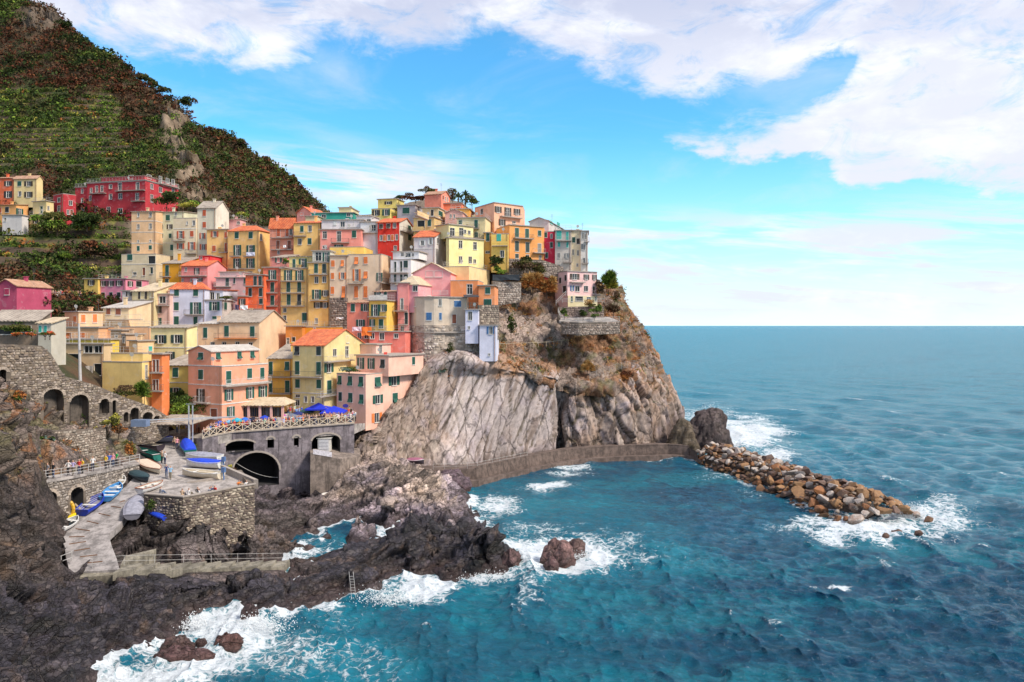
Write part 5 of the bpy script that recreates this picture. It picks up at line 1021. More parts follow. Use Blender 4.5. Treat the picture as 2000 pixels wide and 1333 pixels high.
# yellow green gabled house
h_ = H('L3', 'tall yellow green house with spotted terracotta gable roof by the square', (340, 635, 1005), 548, 1115, 133, 20, (.70, .58, .30), 'gs', 'hD42x78:382,597;cK42x80:583,600;cG42x120:385,757 583,760;cG40x80:387,902 585,908;gB38x24:387,1018;gY40x55:385,1080;gB28x52:462,1048 528,1050;gW26x60:850,492;gD32x65:732,612;gD30x95:845,605;oG82x78:677,758;cG40x120:680,935', 'd345,618,838;w630,880,690;w560,745,1012', rh=2.7, bands='1000', chim=0)
h_ = H('L3', 'amber house with skylit grey roof between salmon and yellow green houses', (115, 338), 675, 1010, 138, 8, (.76, .46, .13), 'shed', 'hG40x75:290,740;cG38x110:292,930;cG32x120:135,760;cG30x105:135,930', 'd120,335,838;d120,335,992', rcol='slate', rh=2.4)
# pink corner house at the right of the square
h_ = H('L4', 'pale pink corner house with planted terraces standing on the rock at the square', (65, 275, 690), 968, 1335, 132, 28, (.78, .48, .38), 'parapet', 'hG25x62:88,1010;hG28x68:163,1015;hG30x70:242,1022;cK22x60:92,1130;hG28x65:165,1137;hG30x68:245,1147;tN26x88:165,1262;hG40x65:360,1022;oG75x65:480,1015;oG70x62:362,1148;hG35x68:487,1137;oO70x64:355,1282', chim=0, bands='', ext=1.0)
H('L4', '', (205, 440, 692), 838, 985, 135.5, 28, (.78, .48, .38), 'flat', 'oG45x82:240,888;oG45x78:315,890;hD28x60:398,892;cG20x55:620,870', parent=h_, ext=0, chim=0)
H('L4', 'pink rooftop house with one dark door above the pale pink corner house', (205, 350, 575), 755, 845, 143, 20, (.78, .50, .42), 'flat', 'gK22x62:383,787', chim=0)
# small orange sheds behind red roof
H('L3', 'low bright orange house partly hidden behind the spotted red roof', (428, 690), 375, 560, 158, 6, (.80, .34, .06), 'parapet', 'gD14x12:545,388', chim=0)
H('L3', 'rust orange shed house with striped deck left of the low orange house', (276, 430), 372, 580, 157, 6, (.66, .26, .08), 'flat', 'gW28x75:292,518;tB30x40:350,492', chim=0)
# coral and ochre house
h_ = H('L4', 'coral house with laundry and mixed ochre part above the pink corner house', (140, 300), 452, 750, 151, 8, (.74, .26, .19), 'shed', 'cG28x55:183,487;oG65x50:275,485;oG60x48:238,597;gB25x40:230,690;gB30x35:300,690', rcol='brown', rh=.8, chim=1)
H('L4', '', (300, 426, 515), 436, 662, 149, 14, (.76, .50, .14), 'flat', 'oG60x80:345,505;oG55x50:400,487;oG30x52:323,597;cG30x62:387,603', 'd300,425,550;w300,425,657', parent=h_, chim=0)
H('L4', '', (302, 560), 662, 745, 148, 6, (.70, .20, .16), 'flat', 'gB30x40:318,690;gB32x48:392,693;gB30x30:495,690', parent=h_, chim=0)
h_ = H('L4', 'small house with white parapet terrace on top of the coral and ochre house', (335, 492), 372, 440, 154, 8, (.62, .30, .26), 'shed', 'oG45x20:362,385;cG22x24:418,383', 'W305,440,433', rcol='brown', rh=.6, chim=0)
h_ = H('L4', 'rose house with green framed door and small balconies left of the round tower house', (508, 585), 310, 720, 152, 6, (.72, .28, .26), 'flat', 'gG22x80:537,460;tK24x85:570,563;gB20x70:540,655', 'd480,580,508;d515,582,607', chim=0)
# cream houses with orange shutters
h_ = H('L4', 'cream house with orange shutters above a bare stone base', (15, 145), 112, 418, 166, 4, (.70, .54, .40), 'flat', 'cO25x48:38,167;hO22x48:107,165;cO24x48:36,257;oO48x48:107,255;cO26x55:35,360;hO26x85:115,372', chim=0)
HS35 = h_
H('L4', 'wide cream house with orange shutters and a tall side recess', (145, 390, 460), 98, 450, 165, 8, (.72, .55, .40), 'parapet', 'hO30x52:208,147;cO28x52:275,143;oO55x85:210,250;hO30x55:275,250;cO30x85:206,372 274,372;oG40x60:378,265', 'd150,260,312;d360,455,310', bands='', side=(.70, .50, .34))
H('L4', 'yellow attic house with low walls above the orange shuttered houses', (15, 262), 45, 110, 172, 4, (.80, .52, .16), 'parapet', '', chim=1)
# twin yellow houses
h_ = H('3', 'tall yellow house with three iron balconies in the village centre', (420, 677), 690, 1200, 168, 3, (.82, .52, .22), 'flat', 'oG68x92:490,752 595,752;cG33x90:492,863 593,862;cG33x96:495,980;hD33x96:593,980;gB28x40:458,1075;gB30x58:458,1158;cG40x88:641,1148', 'd430,645,805;d430,645,915;d430,645,1037', bands='')
H('3', '', (500, 712), 580, 690, 171, 3, (.72, .58, .26), 'shed', 'cG25x80:545,643;oG65x80:627,637', 'd415,560,688', parent=h_, ext=0, rcol='slate', rh=.7, chim=0)
h_ = H('3', 'tall yellow house with glazed penthouse right of the three balcony house', (678, 880), 638, 1215, 167, 3, (.82, .51, .20), 'flat', 'cG35x85:750,690;cK35x85:825,690;gB35x60:753,795 825,790;oG75x85:755,930;oB60x52:835,918;oB70x50:765,1030;oB65x50:830,1030;gB25x48:752,1175', 'd690,860,745;d700,860,985', chim=0)
H('3', '', (715, 880), 528, 640, 169, 3, (.6, .58, .5), 'flat', 'gG60x80:770,578;oG60x85:845,582', 'K685,880,632', parent=h_, ext=0, chim=0)
h_ = H('3', 'narrow coral red house with stacked balconies left of the tall yellow houses', (257, 417), 682, 1170, 168.5, 3, (.72, .19, .12), 'flat', 'oG70x85:343,748;cG33x90:343,862;cG33x88:343,985;oB50x30:322,1110', 'd275,395,797;d275,395,915;d275,395,1037', chim=0)
H('3', 'orange red house with white laundry on its long balcony', (93, 268), 752, 1140, 167, 5, (.76, .16, .07), 'flat', 'cK30x85:184,805 230,805;cK28x75:137,912 234,912;cK35x50:238,995;oB50x30:155,1110', 'd90,265,852;d0,265,1065', chim=0)
H('3', 'low orange red wing left of the laundry balcony house', (18, 95), 950, 1140, 166, 5, (.76, .18, .09), 'flat', 'oB60x50:62,1000', chim=0)
H('3', 'coral house with two long open loggias under a red roof', (318, 540, 560), 300, 600, 190, 4, (.76, .32, .22), 'gs', 'cR28x85:400,350;cR26x85:480,350;gR26x75:515,340;cN28x75:395,470 500,470;gB20x30:400,540', 'd335,535,405;d335,535,515', rh=2.2, bands='')
H('3', 'yellow house with red roof between the coral loggia house and the salmon house', (541, 786), 268, 560, 188, 4, (.82, .52, .21), 'shed', 'cG30x58:618,322;gG33x58:692,318;gB33x55:598,440;cG32x56:690,437', 'd545,660,388', rh=1.6)
h_ = H('3', 'rounded stone roof house with planted terrace beside the three balcony house', (335, 470), 590, 700, 178, 6, (.70, .28, .24), 'shed', 'oG60x45:400,610', '', rcol='slate', rh=1.4, chim=0)
h_ = H('3', 'salmon pink house with white attic right of the yellow red roofed house', (788, 1167), 328, 520, 184, 3, (.78, .30, .25), 'flat', 'gK38x66:830,377;gK38x98:962,390;cG38x66:1103,370;gG38x28:830,490;oG80x40:960,487', 'd895,1060,450', chim=0)
H('3', '', (800, 1190), 240, 322, 187, 3, (.68, .62, .62), 'flat', 'gB40x50:995,278;gD50x60:1070,272;gD50x60:1125,272;cW25x40:925,265', parent=h_, ext=0, chim=1)
H('3', 'pink gabled house at the village skyline beside the green netting', (570, 700, 850), 165, 235, 214, 20, (.76, .32, .26), 'gf', 'gB28x25:617,183', rh=1.6)
h_ = H('3', 'house wrapped in green scaffold netting on the skyline', (705, 1098), 172, 225, 208, 4, (.05, .32, .26), 'flat', 'gK40x30:820,205;gK30x30:1050,190;gK30x25:760,210', chim=0)
H('3', 'pale yellow house top behind the scaffold netting', (960, 1075), 125, 180, 214, 4, (.72, .62, .34), 'flat', '', chim=1)
H('3', 'low cream roof strip house left of the scaffold netting', (650, 765), 205, 250, 205, 4, (.70, .60, .38), 'flat', '', chim=0)
# upper centre
h_ = H('4', 'yellow villa with dark shutters and a white pergola on the skyline', (130, 318, 392), 292, 410, 203, 14, (.76, .62, .22), 'parapet', 'oB70x58:178,337;oG72x60:278,335', chim=0)
H('4', '', (195, 385, 458), 200, 292, 206, 14, (.76, .62, .24), 'flat', 'oB70x30:300,240', parent=h_, ext=0, chim=0)
H('4', 'grey house with a green garage door right of the yellow villa', (390, 570, 672), 262, 372, 202, 12, (.48, .45, .46), 'flat', 'cG70x60:478,318;gD20x40:600,300', chim=1, side=(.62, .6, .58))
h_ = H('4', 'strong red house with orange shutters and a whitewashed side wall', (193, 410, 547), 432, 720, 184, 10, (.66, .05, .03), 'gs', 'hB34x40:227,475 300,470;gB30x50:362,465;gB24x55:228,590 305,587 383,582;cO22x60:265,590 342,586;gR30x40:370,690;cG28x50:510,490;cG30x60:512,588', 'd415,545,540', side=(.66, .62, .55), rh=1.6)
h_ = H('4', 'white house with balcony left of the strong red house', (22, 190), 432, 690, 186, 4, (.72, .70, .70), 'flat', 'gB50x60:150,490;gB20x55:120,492', 'w20,185,540', chim=0)
H('4', '', (-20, 130), 372, 432, 190, 4, (.72, .68, .68), 'shed', 'gB40x30:115,415', parent=h_, ext=0, rcol='white', rh=.5, chim=0)
H('4', 'salmon tower house, highest of the village skyline', (663, 830, 917), 150, 320, 197, 18, (.76, .27, .19), 'gs', 'cN12x42:847,187;gB11x42:870,200;gB11x38:893,205', rcol='brown', rh=1.2)
H('4', 'low orange red house beside the salmon tower house', (850, 1035), 245, 310, 198, 5, (.76, .22, .12), 'flat', 'cR36x22:1003,287', chim=0)
H('4', 'orange box house below the low orange red one at the skyline', (925, 1112), 302, 380, 194, 5, (.78, .40, .12), 'flat', '', chim=1)
h_ = H('4', 'ochre cream house with a dark loggia and upper storey near the skyline', (552, 760, 985), 384, 540, 184, 14, (.70, .50, .24), 'flat', 'tD70x95:628,465;cG33x65:712,440', 'C555,665,522', chim=0)  # loggia shade painted as one black door panel
H('4', '', (640, 800, 868), 290, 386, 187, 12, (.72, .50, .28), 'flat', 'cB25x60:740,340;cG40x50:818,345', 'C555,670,383', parent=h_, ext=0, chim=0)
H('4', 'small rosy house with low gable between ochre and pale cream houses', (868, 1045), 335, 405, 188, 6, (.70, .40, .34), 'gf', 'gD18x35:925,372 960,374', rh=.8, rcol='white', chim=0)
H('4', 'pale cream upper house with green shutters left of the salmon cliff top house', (985, 1270), 388, 620, 181, 8, (.72, .60, .36), 'flat', 'cG35x42:1023,432;cG35x80:1180,452;cG35x50:1180,560', 'd1090,1212,495;d1130,1215,590', rcol='brown', chim=1)
h_ = H('4', 'light yellow house with a glazed top loggia in the upper centre', (880, 907, 1255), 590, 880, 172, 58, (.80, .70, .36), 'flat', 'gY34x74:1023,655 1168,670;gY34x66:1023,808 1120,810;gN25x38:1165,825', chim=0)
H('4', '', (775, 905, 1150), 455, 592, 174, 48, (.78, .68, .38), 'flat', 'gK45x80:940,530;gK40x78:1030,530;gK28x35:1065,525;gK25x35:1110,535', 'N910,1250,590', parent=h_, ext=0, rcol='slate', chim=0)
H('4', 'whitish lilac house with an orange tiled gable roof in the upper centre', (556, 768, 905), 578, 900, 173, 12, (.62, .55, .55), 'gs', 'oW60x50:640,640;oW45x60:722,625;gK20x55:795,622;gW18x35:860,640', side=(.72, .68, .68), bands='700', rh=2.0, chim=1)
h_ = H('4', 'white house with coral band and long roof terrace in the upper centre', (322, 525, 850), 806, 1090, 164, 12, (.70, .67, .68), 'parapet', 'tK22x105:368,880;tK22x105:428,875;cK40x70:475,853;cK22x90:368,1000;cK24x85:430,1000;cK40x75:475,995', 'w325,500,940;w325,500,1035', chim=0)
H('4', '', (345, 605, 840), 728, 800, 168, 12, (.72, .70, .70), 'flat', 'gK28x40:440,755;gK55x40:495,762;gK20x35:545,760', parent=h_, ext=0, chim=0)
H('4', 'upper pink house with a big triangular green gable window', (545, 925), 940, 1060, 158, 6, (.78, .36, .36), 'gf', 'gG70x60:712,950;gG75x60:803,950', rcol='beige', rh=2.1, chim=0)
h_ = H('L4', 'pink house with hipped stone roof and white loungers on its terrace', (500, 655, 942), 320, 412, 152, 16, (.76, .38, .40), 'hip', 'gK22x60:537,358;gG35x42:655,345;gK38x72:735,362;gK26x55:852,352', rcol='beige', rh=2.0, chim=0)
H('4', 'cream yellow curved wall house beside the coral corner house', (855, 1108, 1312), 872, 1070, 163, 16, (.80, .60, .34), 'parapet', '', chim=0)
H('L4', 'coral orange house with a brown door left of its lower twin', (888, 1086), 288, 430, 156, 6, (.78, .30, .14), 'parapet', 'gN40x72:1027,352', chim=0)
H('L4', 'low coral orange house with dark green shutters at the cliff edge', (1090, 1207), 328, 480, 154, 4, (.78, .31, .15), 'flat', 'cG35x48:1158,362;cG55x42:1158,447', chim=0)
# round tower house: faceted footprint
h_ = H('L4', 'round fronted beige house on the stone bastion at the cliff', None, 412, 612, 151, 0, (.56, .47, .38), 'slab', 'gB40x60:627,447;gK22x46:838,450;cL50x45:940,458;cL40x54:733,550;cL18x50:835,550;tN30x64:915,568', corners=[(580, 157), (600, 153.6), (640, 151.6), (700, 150.6), (770, 150.4), (830, 151), (880, 152), (1005, 153)], deep=10, ext=.2)
H('L4', 'pale lilac block with a railed canopy terrace right of the round fronted house', (996, 1089), 502, 672, 150, 3, (.62, .62, .74), 'flat', 'gL30x60:1030,545;gW14x20:1022,630', chim=0, ext=2)
H('L4', 'narrow lilac white tower house with blue window standing on the cliff face', (1098, 1217), 616, 860, 149.3, 3, (.64, .64, .74), 'flat', 'oL52x52:1180,650;gK11x16:1168,825', chim=0, ext=.4)
# right end on the headland
h_ = H('5', 'large salmon house with shuttered balcony on the headland top', None, 122, 380, 188, 36, (.80, .44, .30), 'slab', 'gB25x50:97,200;oB62x55:243,182;oB58x80:330,205;oB58x55:412,203;oB60x55:278,300;gB30x18:385,298', 'C30,130,300;w260,445,252', chim=0, corners=[(34, 197), (208, 188), (466, 194)])
H('5', 'orange house with green shutters and two balconies on the headland', None, 322, 660, 178, 24, (.78, .36, .14), 'slab', 'cG32x82:412,388 503,395;cG28x50:615,395;cK32x88:412,512 507,522;cK30x38:412,600;gB28x50:507,612;cY28x80:615,528;cY20x40:620,617', 'd380,550,442;w552,655,572', bands='', corners=[(228, 186), (345, 178), (655, 182.5)])
H('5', 'low yellow house with pale green door left of the orange headland house', (182, 335), 398, 630, 177, 6, (.80, .54, .18), 'parapet', 'cT38x92:250,450;gN34x60:280,580', 'C190,330,508', chim=0)
H('5', 'small orange yellow house strip beside the pale cream upper house', (118, 182), 392, 620, 179, 6, (.78, .44, .14), 'flat', 'cG28x70:150,430;gN38x18:150,565', chim=0)
H('5', 'narrow crimson house between the orange and the grey teal house', (655, 752), 378, 710, 183, 4, (.66, .05, .09), 'parapet', 'cG22x45:668,410;gB20x38:722,420;cG22x50:722,500;cG24x50:678,592;gB18x18:682,678 712,680', chim=0)
h_ = H('5', 'grey house with teal shutters near the right end of the headland', (754, 900), 372, 730, 181, 5, (.50, .45, .40), 'flat', 'cT44x78:790,410;cT22x78:865,420;cT22x42:790,497;cT20x50:865,500;cY22x45:790,595;oY40x40:865,597;gK18x32:790,690', 'w765,905,462;d825,910,655', chim=0)
H('5', '', (525, 697, 830), 285, 400, 190, 16, (.56, .50, .46), 'gf', 'cT25x30:720,300;cT25x48:783,322', parent=h_, rcol='slate', rh=.9, chim=1)
H('5', 'cream narrow house with grey shutters right of the grey teal house', (900, 985), 372, 710, 183, 5, (.72, .62, .44), 'flat', 'cG28x50:922,455;cB25x50:962,467;cY15x50:917,565;cY14x45:960,572;gK12x28:955,680', chim=1)
H('5', 'last whitish house at the right end of the row with small balconies', (985, 1050, 1064), 378, 700, 182, 5, (.70, .64, .58), 'flat', 'cY14x50:1005,420;cY14x50:1027,425;cY12x50:993,515 1017,520;gK18x45:1015,640', 'w1018,1062,472;d992,1056,665', side=(.76, .5, .46), chim=0)
h_ = H('5', 'pink house with white railings standing alone on the headland cliff', None, 738, 985, 175, 30, (.78, .52, .50), 'slab', 'cB16x50:802,820;cB16x50:850,797;oB85x50:930,785;oB50x45:1035,790;oB32x45:1108,792;gL38x48:955,892;oL22x48:908,888;gL35x45:1032,893;cB16x62:1100,905;tB32x60:838,897', 'w885,1010,835;w1090,1145,950', corners=[(758, 181), (866, 175), (1133, 179)])
H('5', '', None, 957, 1015, 175.6, 30, (.70, .60, .38), 'none', 'tG15x48:905,985;tD68x40:970,982;gK34x36:1058,985;tG14x34:1120,985', parent=h_, chim=0, ext=2, corners=[(870, 174.6), (1134, 178.6)])
# small left buildings above the arched wall
H('L1', 'small stone house with teal shutters above the arched wall', (382, 512), 372, 575, 106, 6, (.52, .48, .40), 'shed', 'cT26x68:402,425;cT30x68:458,425', rcol='beige', rh=.8, chim=0, deep=3)
H('L1', 'long low stone roofed house at the left edge above the flower boxes', (-120, 380), 350, 520, 109, -8, (.22, .17, .13), 'shed', 'tD180x75:40,440;tN120x60:250,425', rcol='slate', rh=1.6, chim=0, deep=4)  # broad black door panel paints the darkness of the open front
print('houses', len(HOUSES), 'objects', len(bpy.data.objects))
# ------------------------------------------------------------------ stone walls, ground slabs, bridge
stone_m = attrmat('wall_stone', .9, .6, 3.0, .05, fine=.22)
mortar = simple('wall_mortar', (.15, .12, .095), .95, var=.3, scale=1.5)
def concrete(name, col, streak=.8):
    if name in MATS: return MATS[name]
    m, nt, b = newmat(name); g = nt.nodes.new('ShaderNodeNewGeometry').outputs['Position']
    n1 = noise(nt, g, .7, 8, .75); n3 = noise(nt, N(nt, 'ShaderNodeMapping', {'Vector': g, 'Scale': (2.2, 2.2, .22)}).outputs[0], 1.0, 6, .7); n4 = noise(nt, g, 3.0, 6, .7)
    c = mixc(nt, sstep(nt, n1, .38, .62), tuple(x*.55 for x in col), tuple(x*1.3 for x in col))
    c = mixc(nt, M_(nt, 'MULTIPLY', sstep(nt, n3, .5, .68), streak), c, tuple(x*.35 for x in col))
    c = mixc(nt, M_(nt, 'MULTIPLY', sstep(nt, n4, .55, .75), .4), c, tuple(min(.8, x*1.7) for x in col))
    nt.links.new(c, b.inputs['Base Color']); b.inputs['Roughness'].default_value = .9
    bp = N(nt, 'ShaderNodeBump', {'Height': n4, 'Strength': .5, 'Distance': .06}); nt.links.new(bp.outputs[0], b.inputs['Normal']); MATS[name] = m; return m
conc = concrete('stained_concrete', (.21, .18, .195), 1.0); paving = concrete('worn_paving', (.37, .33, .305), .3); ramp_m = concrete('ramp_concrete', (.33, .30, .29), .3); quay = concrete('quay_stone', (.14, .10, .083), .8); dark_in = simple('recess_shade_black', (.03, .028, .03), 1.0)  # dark_in: near-black lining paints the shade inside the arch recesses
def stonewall(name, label, line, openings=(), thick=.8, course=.27, mat=None, stones=True, cols=((.40, .33, .26), (.30, .23, .17), (.46, .38, .32), (.24, .19, .16)), ring=True, cap=True, cat='wall', seed=1, recess=1.3, back=None, density=1.0, coursed=.5):
    """line: [(x, y, ztop, zbot)...]; openings: (s centre, z bottom, half width, z spring, rise) in metres along the line"""
    rnd = random.Random(seed); L = [0]
    for a, b in zip(line, line[1:]): L.append(L[-1]+hypot(b[0]-a[0], b[1]-a[1]))
    tot = L[-1]
    def at(s):
        s = min(max(s, 0), tot); i = 0
        while i < len(L)-2 and s > L[i+1]: i += 1
        t = (s-L[i])/(L[i+1]-L[i]); a, b = line[i], line[i+1]; u = ((b[0]-a[0])/(L[i+1]-L[i]), (b[1]-a[1])/(L[i+1]-L[i]))
        return a[0]+(b[0]-a[0])*t, a[1]+(b[1]-a[1])*t, a[2]+(b[2]-a[2])*t, a[3]+(b[3]-a[3])*t, u
    def inside(s, z, m=0.0):
        for sc_, zb, hw, zs, rise in openings:
            if abs(s-sc_) < hw+m and z > zb-m:
                if z < zs or z < zs+(rise+m)*math.sqrt(max(0, 1-((s-sc_)/(hw+m))**2)): return True
        return False
    def P(s, d, z): x, y, zt, zb, u = at(s); return (x+u[1]*d, y-u[0]*d, z)   # d outwards (towards the viewer side)
    x, y, zt, zb, u = at(tot/2); root = empty(name, (x, y, zb), label, cat)
    core = MB(); ds = .25; ns = max(1, int(tot/ds)); bounds = sorted(set([tot*i/ns for i in range(ns+1)]+[v for v in L]))
    for a, b in zip(bounds, bounds[1:]):
        if b-a < 1e-4: continue
        z0 = min(at(a)[3], at(b)[3]); z1 = max(at(a)[2], at(b)[2]); nz = max(1, int((z1-z0)/.25))
        for k in range(nz):
            za, zb_ = z0+(z1-z0)*k/nz, z0+(z1-z0)*(k+1)/nz; zm = (za+zb_)/2; sm_ = (a+b)/2; t0, t1 = at(a+1e-6)[2], at(b-1e-6)[2]
            if za >= max(t0, t1): continue
            if inside(sm_, zm): continue
            core.quad([P(a, 0, min(za, t0)), P(b, 0, min(za, t1)), P(b, 0, min(zb_, t1)), P(a, 0, min(zb_, t0))])
    for i in range(len(line)-1):
        a, b = line[i], line[i+1]; s0, s1 = L[i], L[i+1]
        core.quad([P(s0+1e-6, 0, a[2]), P(s1-1e-6, 0, b[2]), P(s1-1e-6, -thick, b[2]), P(s0+1e-6, -thick, a[2])])
        core.quad([P(s0+1e-6, -thick, a[2]), P(s1-1e-6, -thick, b[2]), P(s1-1e-6, -thick, b[3]), P(s0+1e-6, -thick, a[3])]) if not openings else None
    core.quad([P(0, 0, line[0][2]), P(0, -thick, line[0][2]), P(0, -thick, line[0][3]), P(0, 0, line[0][3])]); core.quad([P(tot, 0, line[-1][2]), P(tot, -thick, line[-1][2]), P(tot, -thick, line[-1][3]), P(tot, 0, line[-1][3])])
    core.build('wall_core', mat or mortar, root)
    for sc_, zb, hw, zs, rise in openings:   # niche: jambs, soffit and back
        nb = MB(); pts = [(sc_-hw, zb)]+[(sc_-hw*cos(pi*k/10), zs+rise*sin(pi*k/10)) for k in range(11)]+[(sc_+hw, zb)]
        for (a, z1), (b, z2) in zip(pts, pts[1:]+pts[:1]): nb.quad([P(a, 0, z1), P(b, 0, z2), P(b, -recess, z2), P(a, -recess, z1)])
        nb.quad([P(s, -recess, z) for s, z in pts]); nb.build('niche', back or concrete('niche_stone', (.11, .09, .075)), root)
        if ring:
            vb = MB(); n = max(7, int(hw*pi/.3))
            for k in range(n):
                t0, t1 = pi*(k+.04)/n, pi*(k+.96)/n; q = []
                for d in (0.0, .07):
                    for r_, t_ in ((0, t0), (.34, t0), (.34, t1), (0, t1)): q.append(P(sc_-(hw+r_)*cos(t_), d, zs+(rise+r_)*sin(t_)))
                vb.hexa([q[0], q[1], q[2], q[3], q[4], q[5], q[6], q[7]])
            o = vb.build('voussoir', simple('arch_stone', (.38, .31, .25), .9, var=.3, scale=2), root); o['kind'] = 'stuff'
    if stones:
        V = []; Fc = []; Cc = []; zmin = min(p[3] for p in line); zmax = max(p[2] for p in line); z = zmin
        while z < zmax:
            hgt = course*rnd.uniform(.7, 1.3); s = -rnd.random()*.3
            while s < tot:
                w = course*rnd.uniform(.9, 2.3); w = min(w, tot-s) if s+w > tot else w
                if w < .08: break
                sc2 = s+w/2; x, y, zt, zb2, u = at(sc2); jz = rnd.uniform(-.06, .06)*(1-coursed*.5)
                if s >= 0 and z+hgt+jz < zt+.02 and z+jz >= zb2-.05 and not inside(sc2, z+hgt/2, .22) and not inside(s+.05, z+hgt/2, .1) and not inside(s+w-.05, z+hgt/2, .1) and rnd.random() < density:
                    d0 = .0; d1 = rnd.uniform(.03, .12); g_ = .03; k = len(V); sl = rnd.uniform(-.05, .05)
                    for d, m in ((d0, g_), (d1, g_+rnd.uniform(.03, .09))):
                        for a_, b_ in ((s+m, z+jz+m*.8-sl), (s+w-m, z+jz+m*.8+sl), (s+w-m-rnd.uniform(0, .06), z+jz+hgt-m*.8+sl), (s+m+rnd.uniform(0, .06), z+jz+hgt-m*.8-sl)): V.append(P(a_, d, min(b_, zt)))
                    Fc += [(k+4, k+5, k+6, k+7), (k, k+1, k+5, k+4), (k+1, k+2, k+6, k+5), (k+2, k+3, k+7, k+6), (k+3, k, k+4, k+7)]
                    c0 = rnd.choice(cols); j = rnd.uniform(.5, 1.0); Cc += [tuple(min(.7, v*j) for v in c0)]*8
                s += w
            z += hgt
        if V:
            V = np.array(V)-np.array(root.location); me = npmesh('stone', V, np.array(Fc), stone_m, np.array(Cc)); o = link('stone', me, root); o['kind'] = 'stuff'
    return root, at, P, tot
def wp(px, py, Y, pyb=None, zb=None):
    x, y, z = W(px, py, Y); return (x, y, z, (HC+(HY-pyb)/F*Y) if zb is None else zb)
def arch_at(line, px, pyb, pyt, wpx):
    """opening given in photo pixels on a wall line -> (s, zb, hw, zs, rise)"""
    L = 0
    for a, b in zip(line, line[1:]):
        d = hypot(b[0]-a[0], b[1]-a[1]); u = ((b[0]-a[0])/d, (b[1]-a[1])/d); fc = (a, u, (u[1], -u[0]), d); s, z, t = proj(fc, px, pyb)
        if -.1 <= s <= d+.1 or b is line[-1]:
            zt = proj(fc, px, pyt)[1]; hw = abs(proj(fc, px+wpx/2, pyb)[0]-proj(fc, px-wpx/2, pyb)[0])/2; rise = min(hw*.75, (zt-z)*.5); return (L+s, z, hw, zt-rise, rise)
        L += d
# arched retaining wall
al = [wp(-60, 668, 88, 850), wp(0, 672, 91, 850), wp(82, 676, 95, 862), wp(100, 692, 96, 866), wp(126, 735, 97.5, 868), wp(185, 752, 101, 868), wp(240, 775, 105, 872), wp(300, 796, 110, 866), wp(330, 815, 113, 850)]
ops = [arch_at(al, *a) for a in [(5, 790, 722, 16), (104, 842, 760, 39), (155, 838, 771, 35), (204, 809, 779, 17), (223, 812, 782, 9), (246, 824, 805, 9), (263, 822, 796, 17), (288, 822, 805, 20), (306, 822, 812, 12)]]
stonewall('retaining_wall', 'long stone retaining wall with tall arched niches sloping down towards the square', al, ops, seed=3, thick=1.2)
l2 = [wp(98, 862, 90, 905), wp(104, 842, 90.5, 905), wp(150, 840, 93, 905), wp(207, 838, 97, 900)]
stonewall('retaining_wall', 'small square cut stone wall between the arched wall and the walkway', l2, seed=5, thick=1.0, cols=((.44, .36, .29), (.34, .27, .22), (.50, .43, .36)))
# promenade
def zter(Y): return 8.4+(min(max(Y, 87), 119)-87)*.0845 if Y < 119 else 11.1+(Y-119)*.05
def zram(Y): return 3.8+(Y-75)*.275
def solve(px, py, zf):
    Y = 95.0
    for _ in range(60): Y = .5*Y+.5*(HC-zf(Y))*F/(py-HY)
    return ((px-CX)/F*Y, Y, zf(Y))
pf = [W(58, 944, 80.5), W(100, 938, 83), W(150, 930, 86), W(200, 920, 90), W(245, 911, 94.5), W(272, 905, 97)]
pr = [(p[0], p[1], p[2], zb) for p, zb in zip(pf, (5.5, 5.6, 6.0, 6.6, 7.6, 8.6))]
pl = pr; po = [arch_at(pl, *a) for a in [(95, 1016, 961, 31), (151, 996, 952, 28)]]
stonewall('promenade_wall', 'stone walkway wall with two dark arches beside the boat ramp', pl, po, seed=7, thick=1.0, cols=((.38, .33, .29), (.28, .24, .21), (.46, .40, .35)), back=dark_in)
mb = MB(); bk = [(p[0]-1.7, p[1]+2.2, p[2]+.02) for p in pf]
for i in range(5): mb.slab([(pf[i][0]+.1, pf[i][1]-.15, pf[i][2]+.06), (pf[i+1][0]+.1, pf[i+1][1]-.15, pf[i+1][2]+.06), bk[i+1], bk[i]], .25)
o = mb.build('walkway', paving); tag(o, kind='structure')
def fence(name, label, pts, mat, h=1.0, gap=1.6, rails=(.35, .68, 1.0), r=.03, group=None, xbrace=False, cat='railing'):
    root = empty(name, pts[0], label, cat, group); L = [0]
    for a, b in zip(pts, pts[1:]): L.append(L[-1]+hypot(b[0]-a[0], b[1]-a[1]))
    n = max(1, round(L[-1]/gap)); Q = []
    for k in range(n+1):
        s = L[-1]*k/n; i = 0
        while i < len(L)-2 and s > L[i+1]: i += 1
        t = (s-L[i])/(L[i+1]-L[i]+1e-9); a, b = pts[i], pts[i+1]; Q.append(tuple(a[j]+(b[j]-a[j])*t for j in range(3)))
    for q in Q: m = MB(); m.bar(q, (q[0], q[1], q[2]+h+.04), r*1.3); m.build('post', mat, root)
    for j, z in enumerate(rails):
        m = MB()
        for a, b in zip(Q, Q[1:]): m.bar((a[0], a[1], a[2]+h*z), (b[0], b[1], b[2]+h*z), r)
        m.build('rail', mat, root)
    if xbrace:
        for a, b in zip(Q, Q[1:]):
            m = MB(); m.bar((a[0], a[1], a[2]+.1*h), (b[0], b[1], b[2]+h*.95), r); m.bar((a[0], a[1]+.03, a[2]+.95*h), (b[0], b[1]+.03, b[2]+h*.1), r); m.build('cross_brace', mat, root)
    return root
fence('railing', 'pale metal railing along the walkway above the two arches', [(p[0]+.05, p[1], p[2]+.06) for p in pf], rail_pale, 1.05, 1.9)
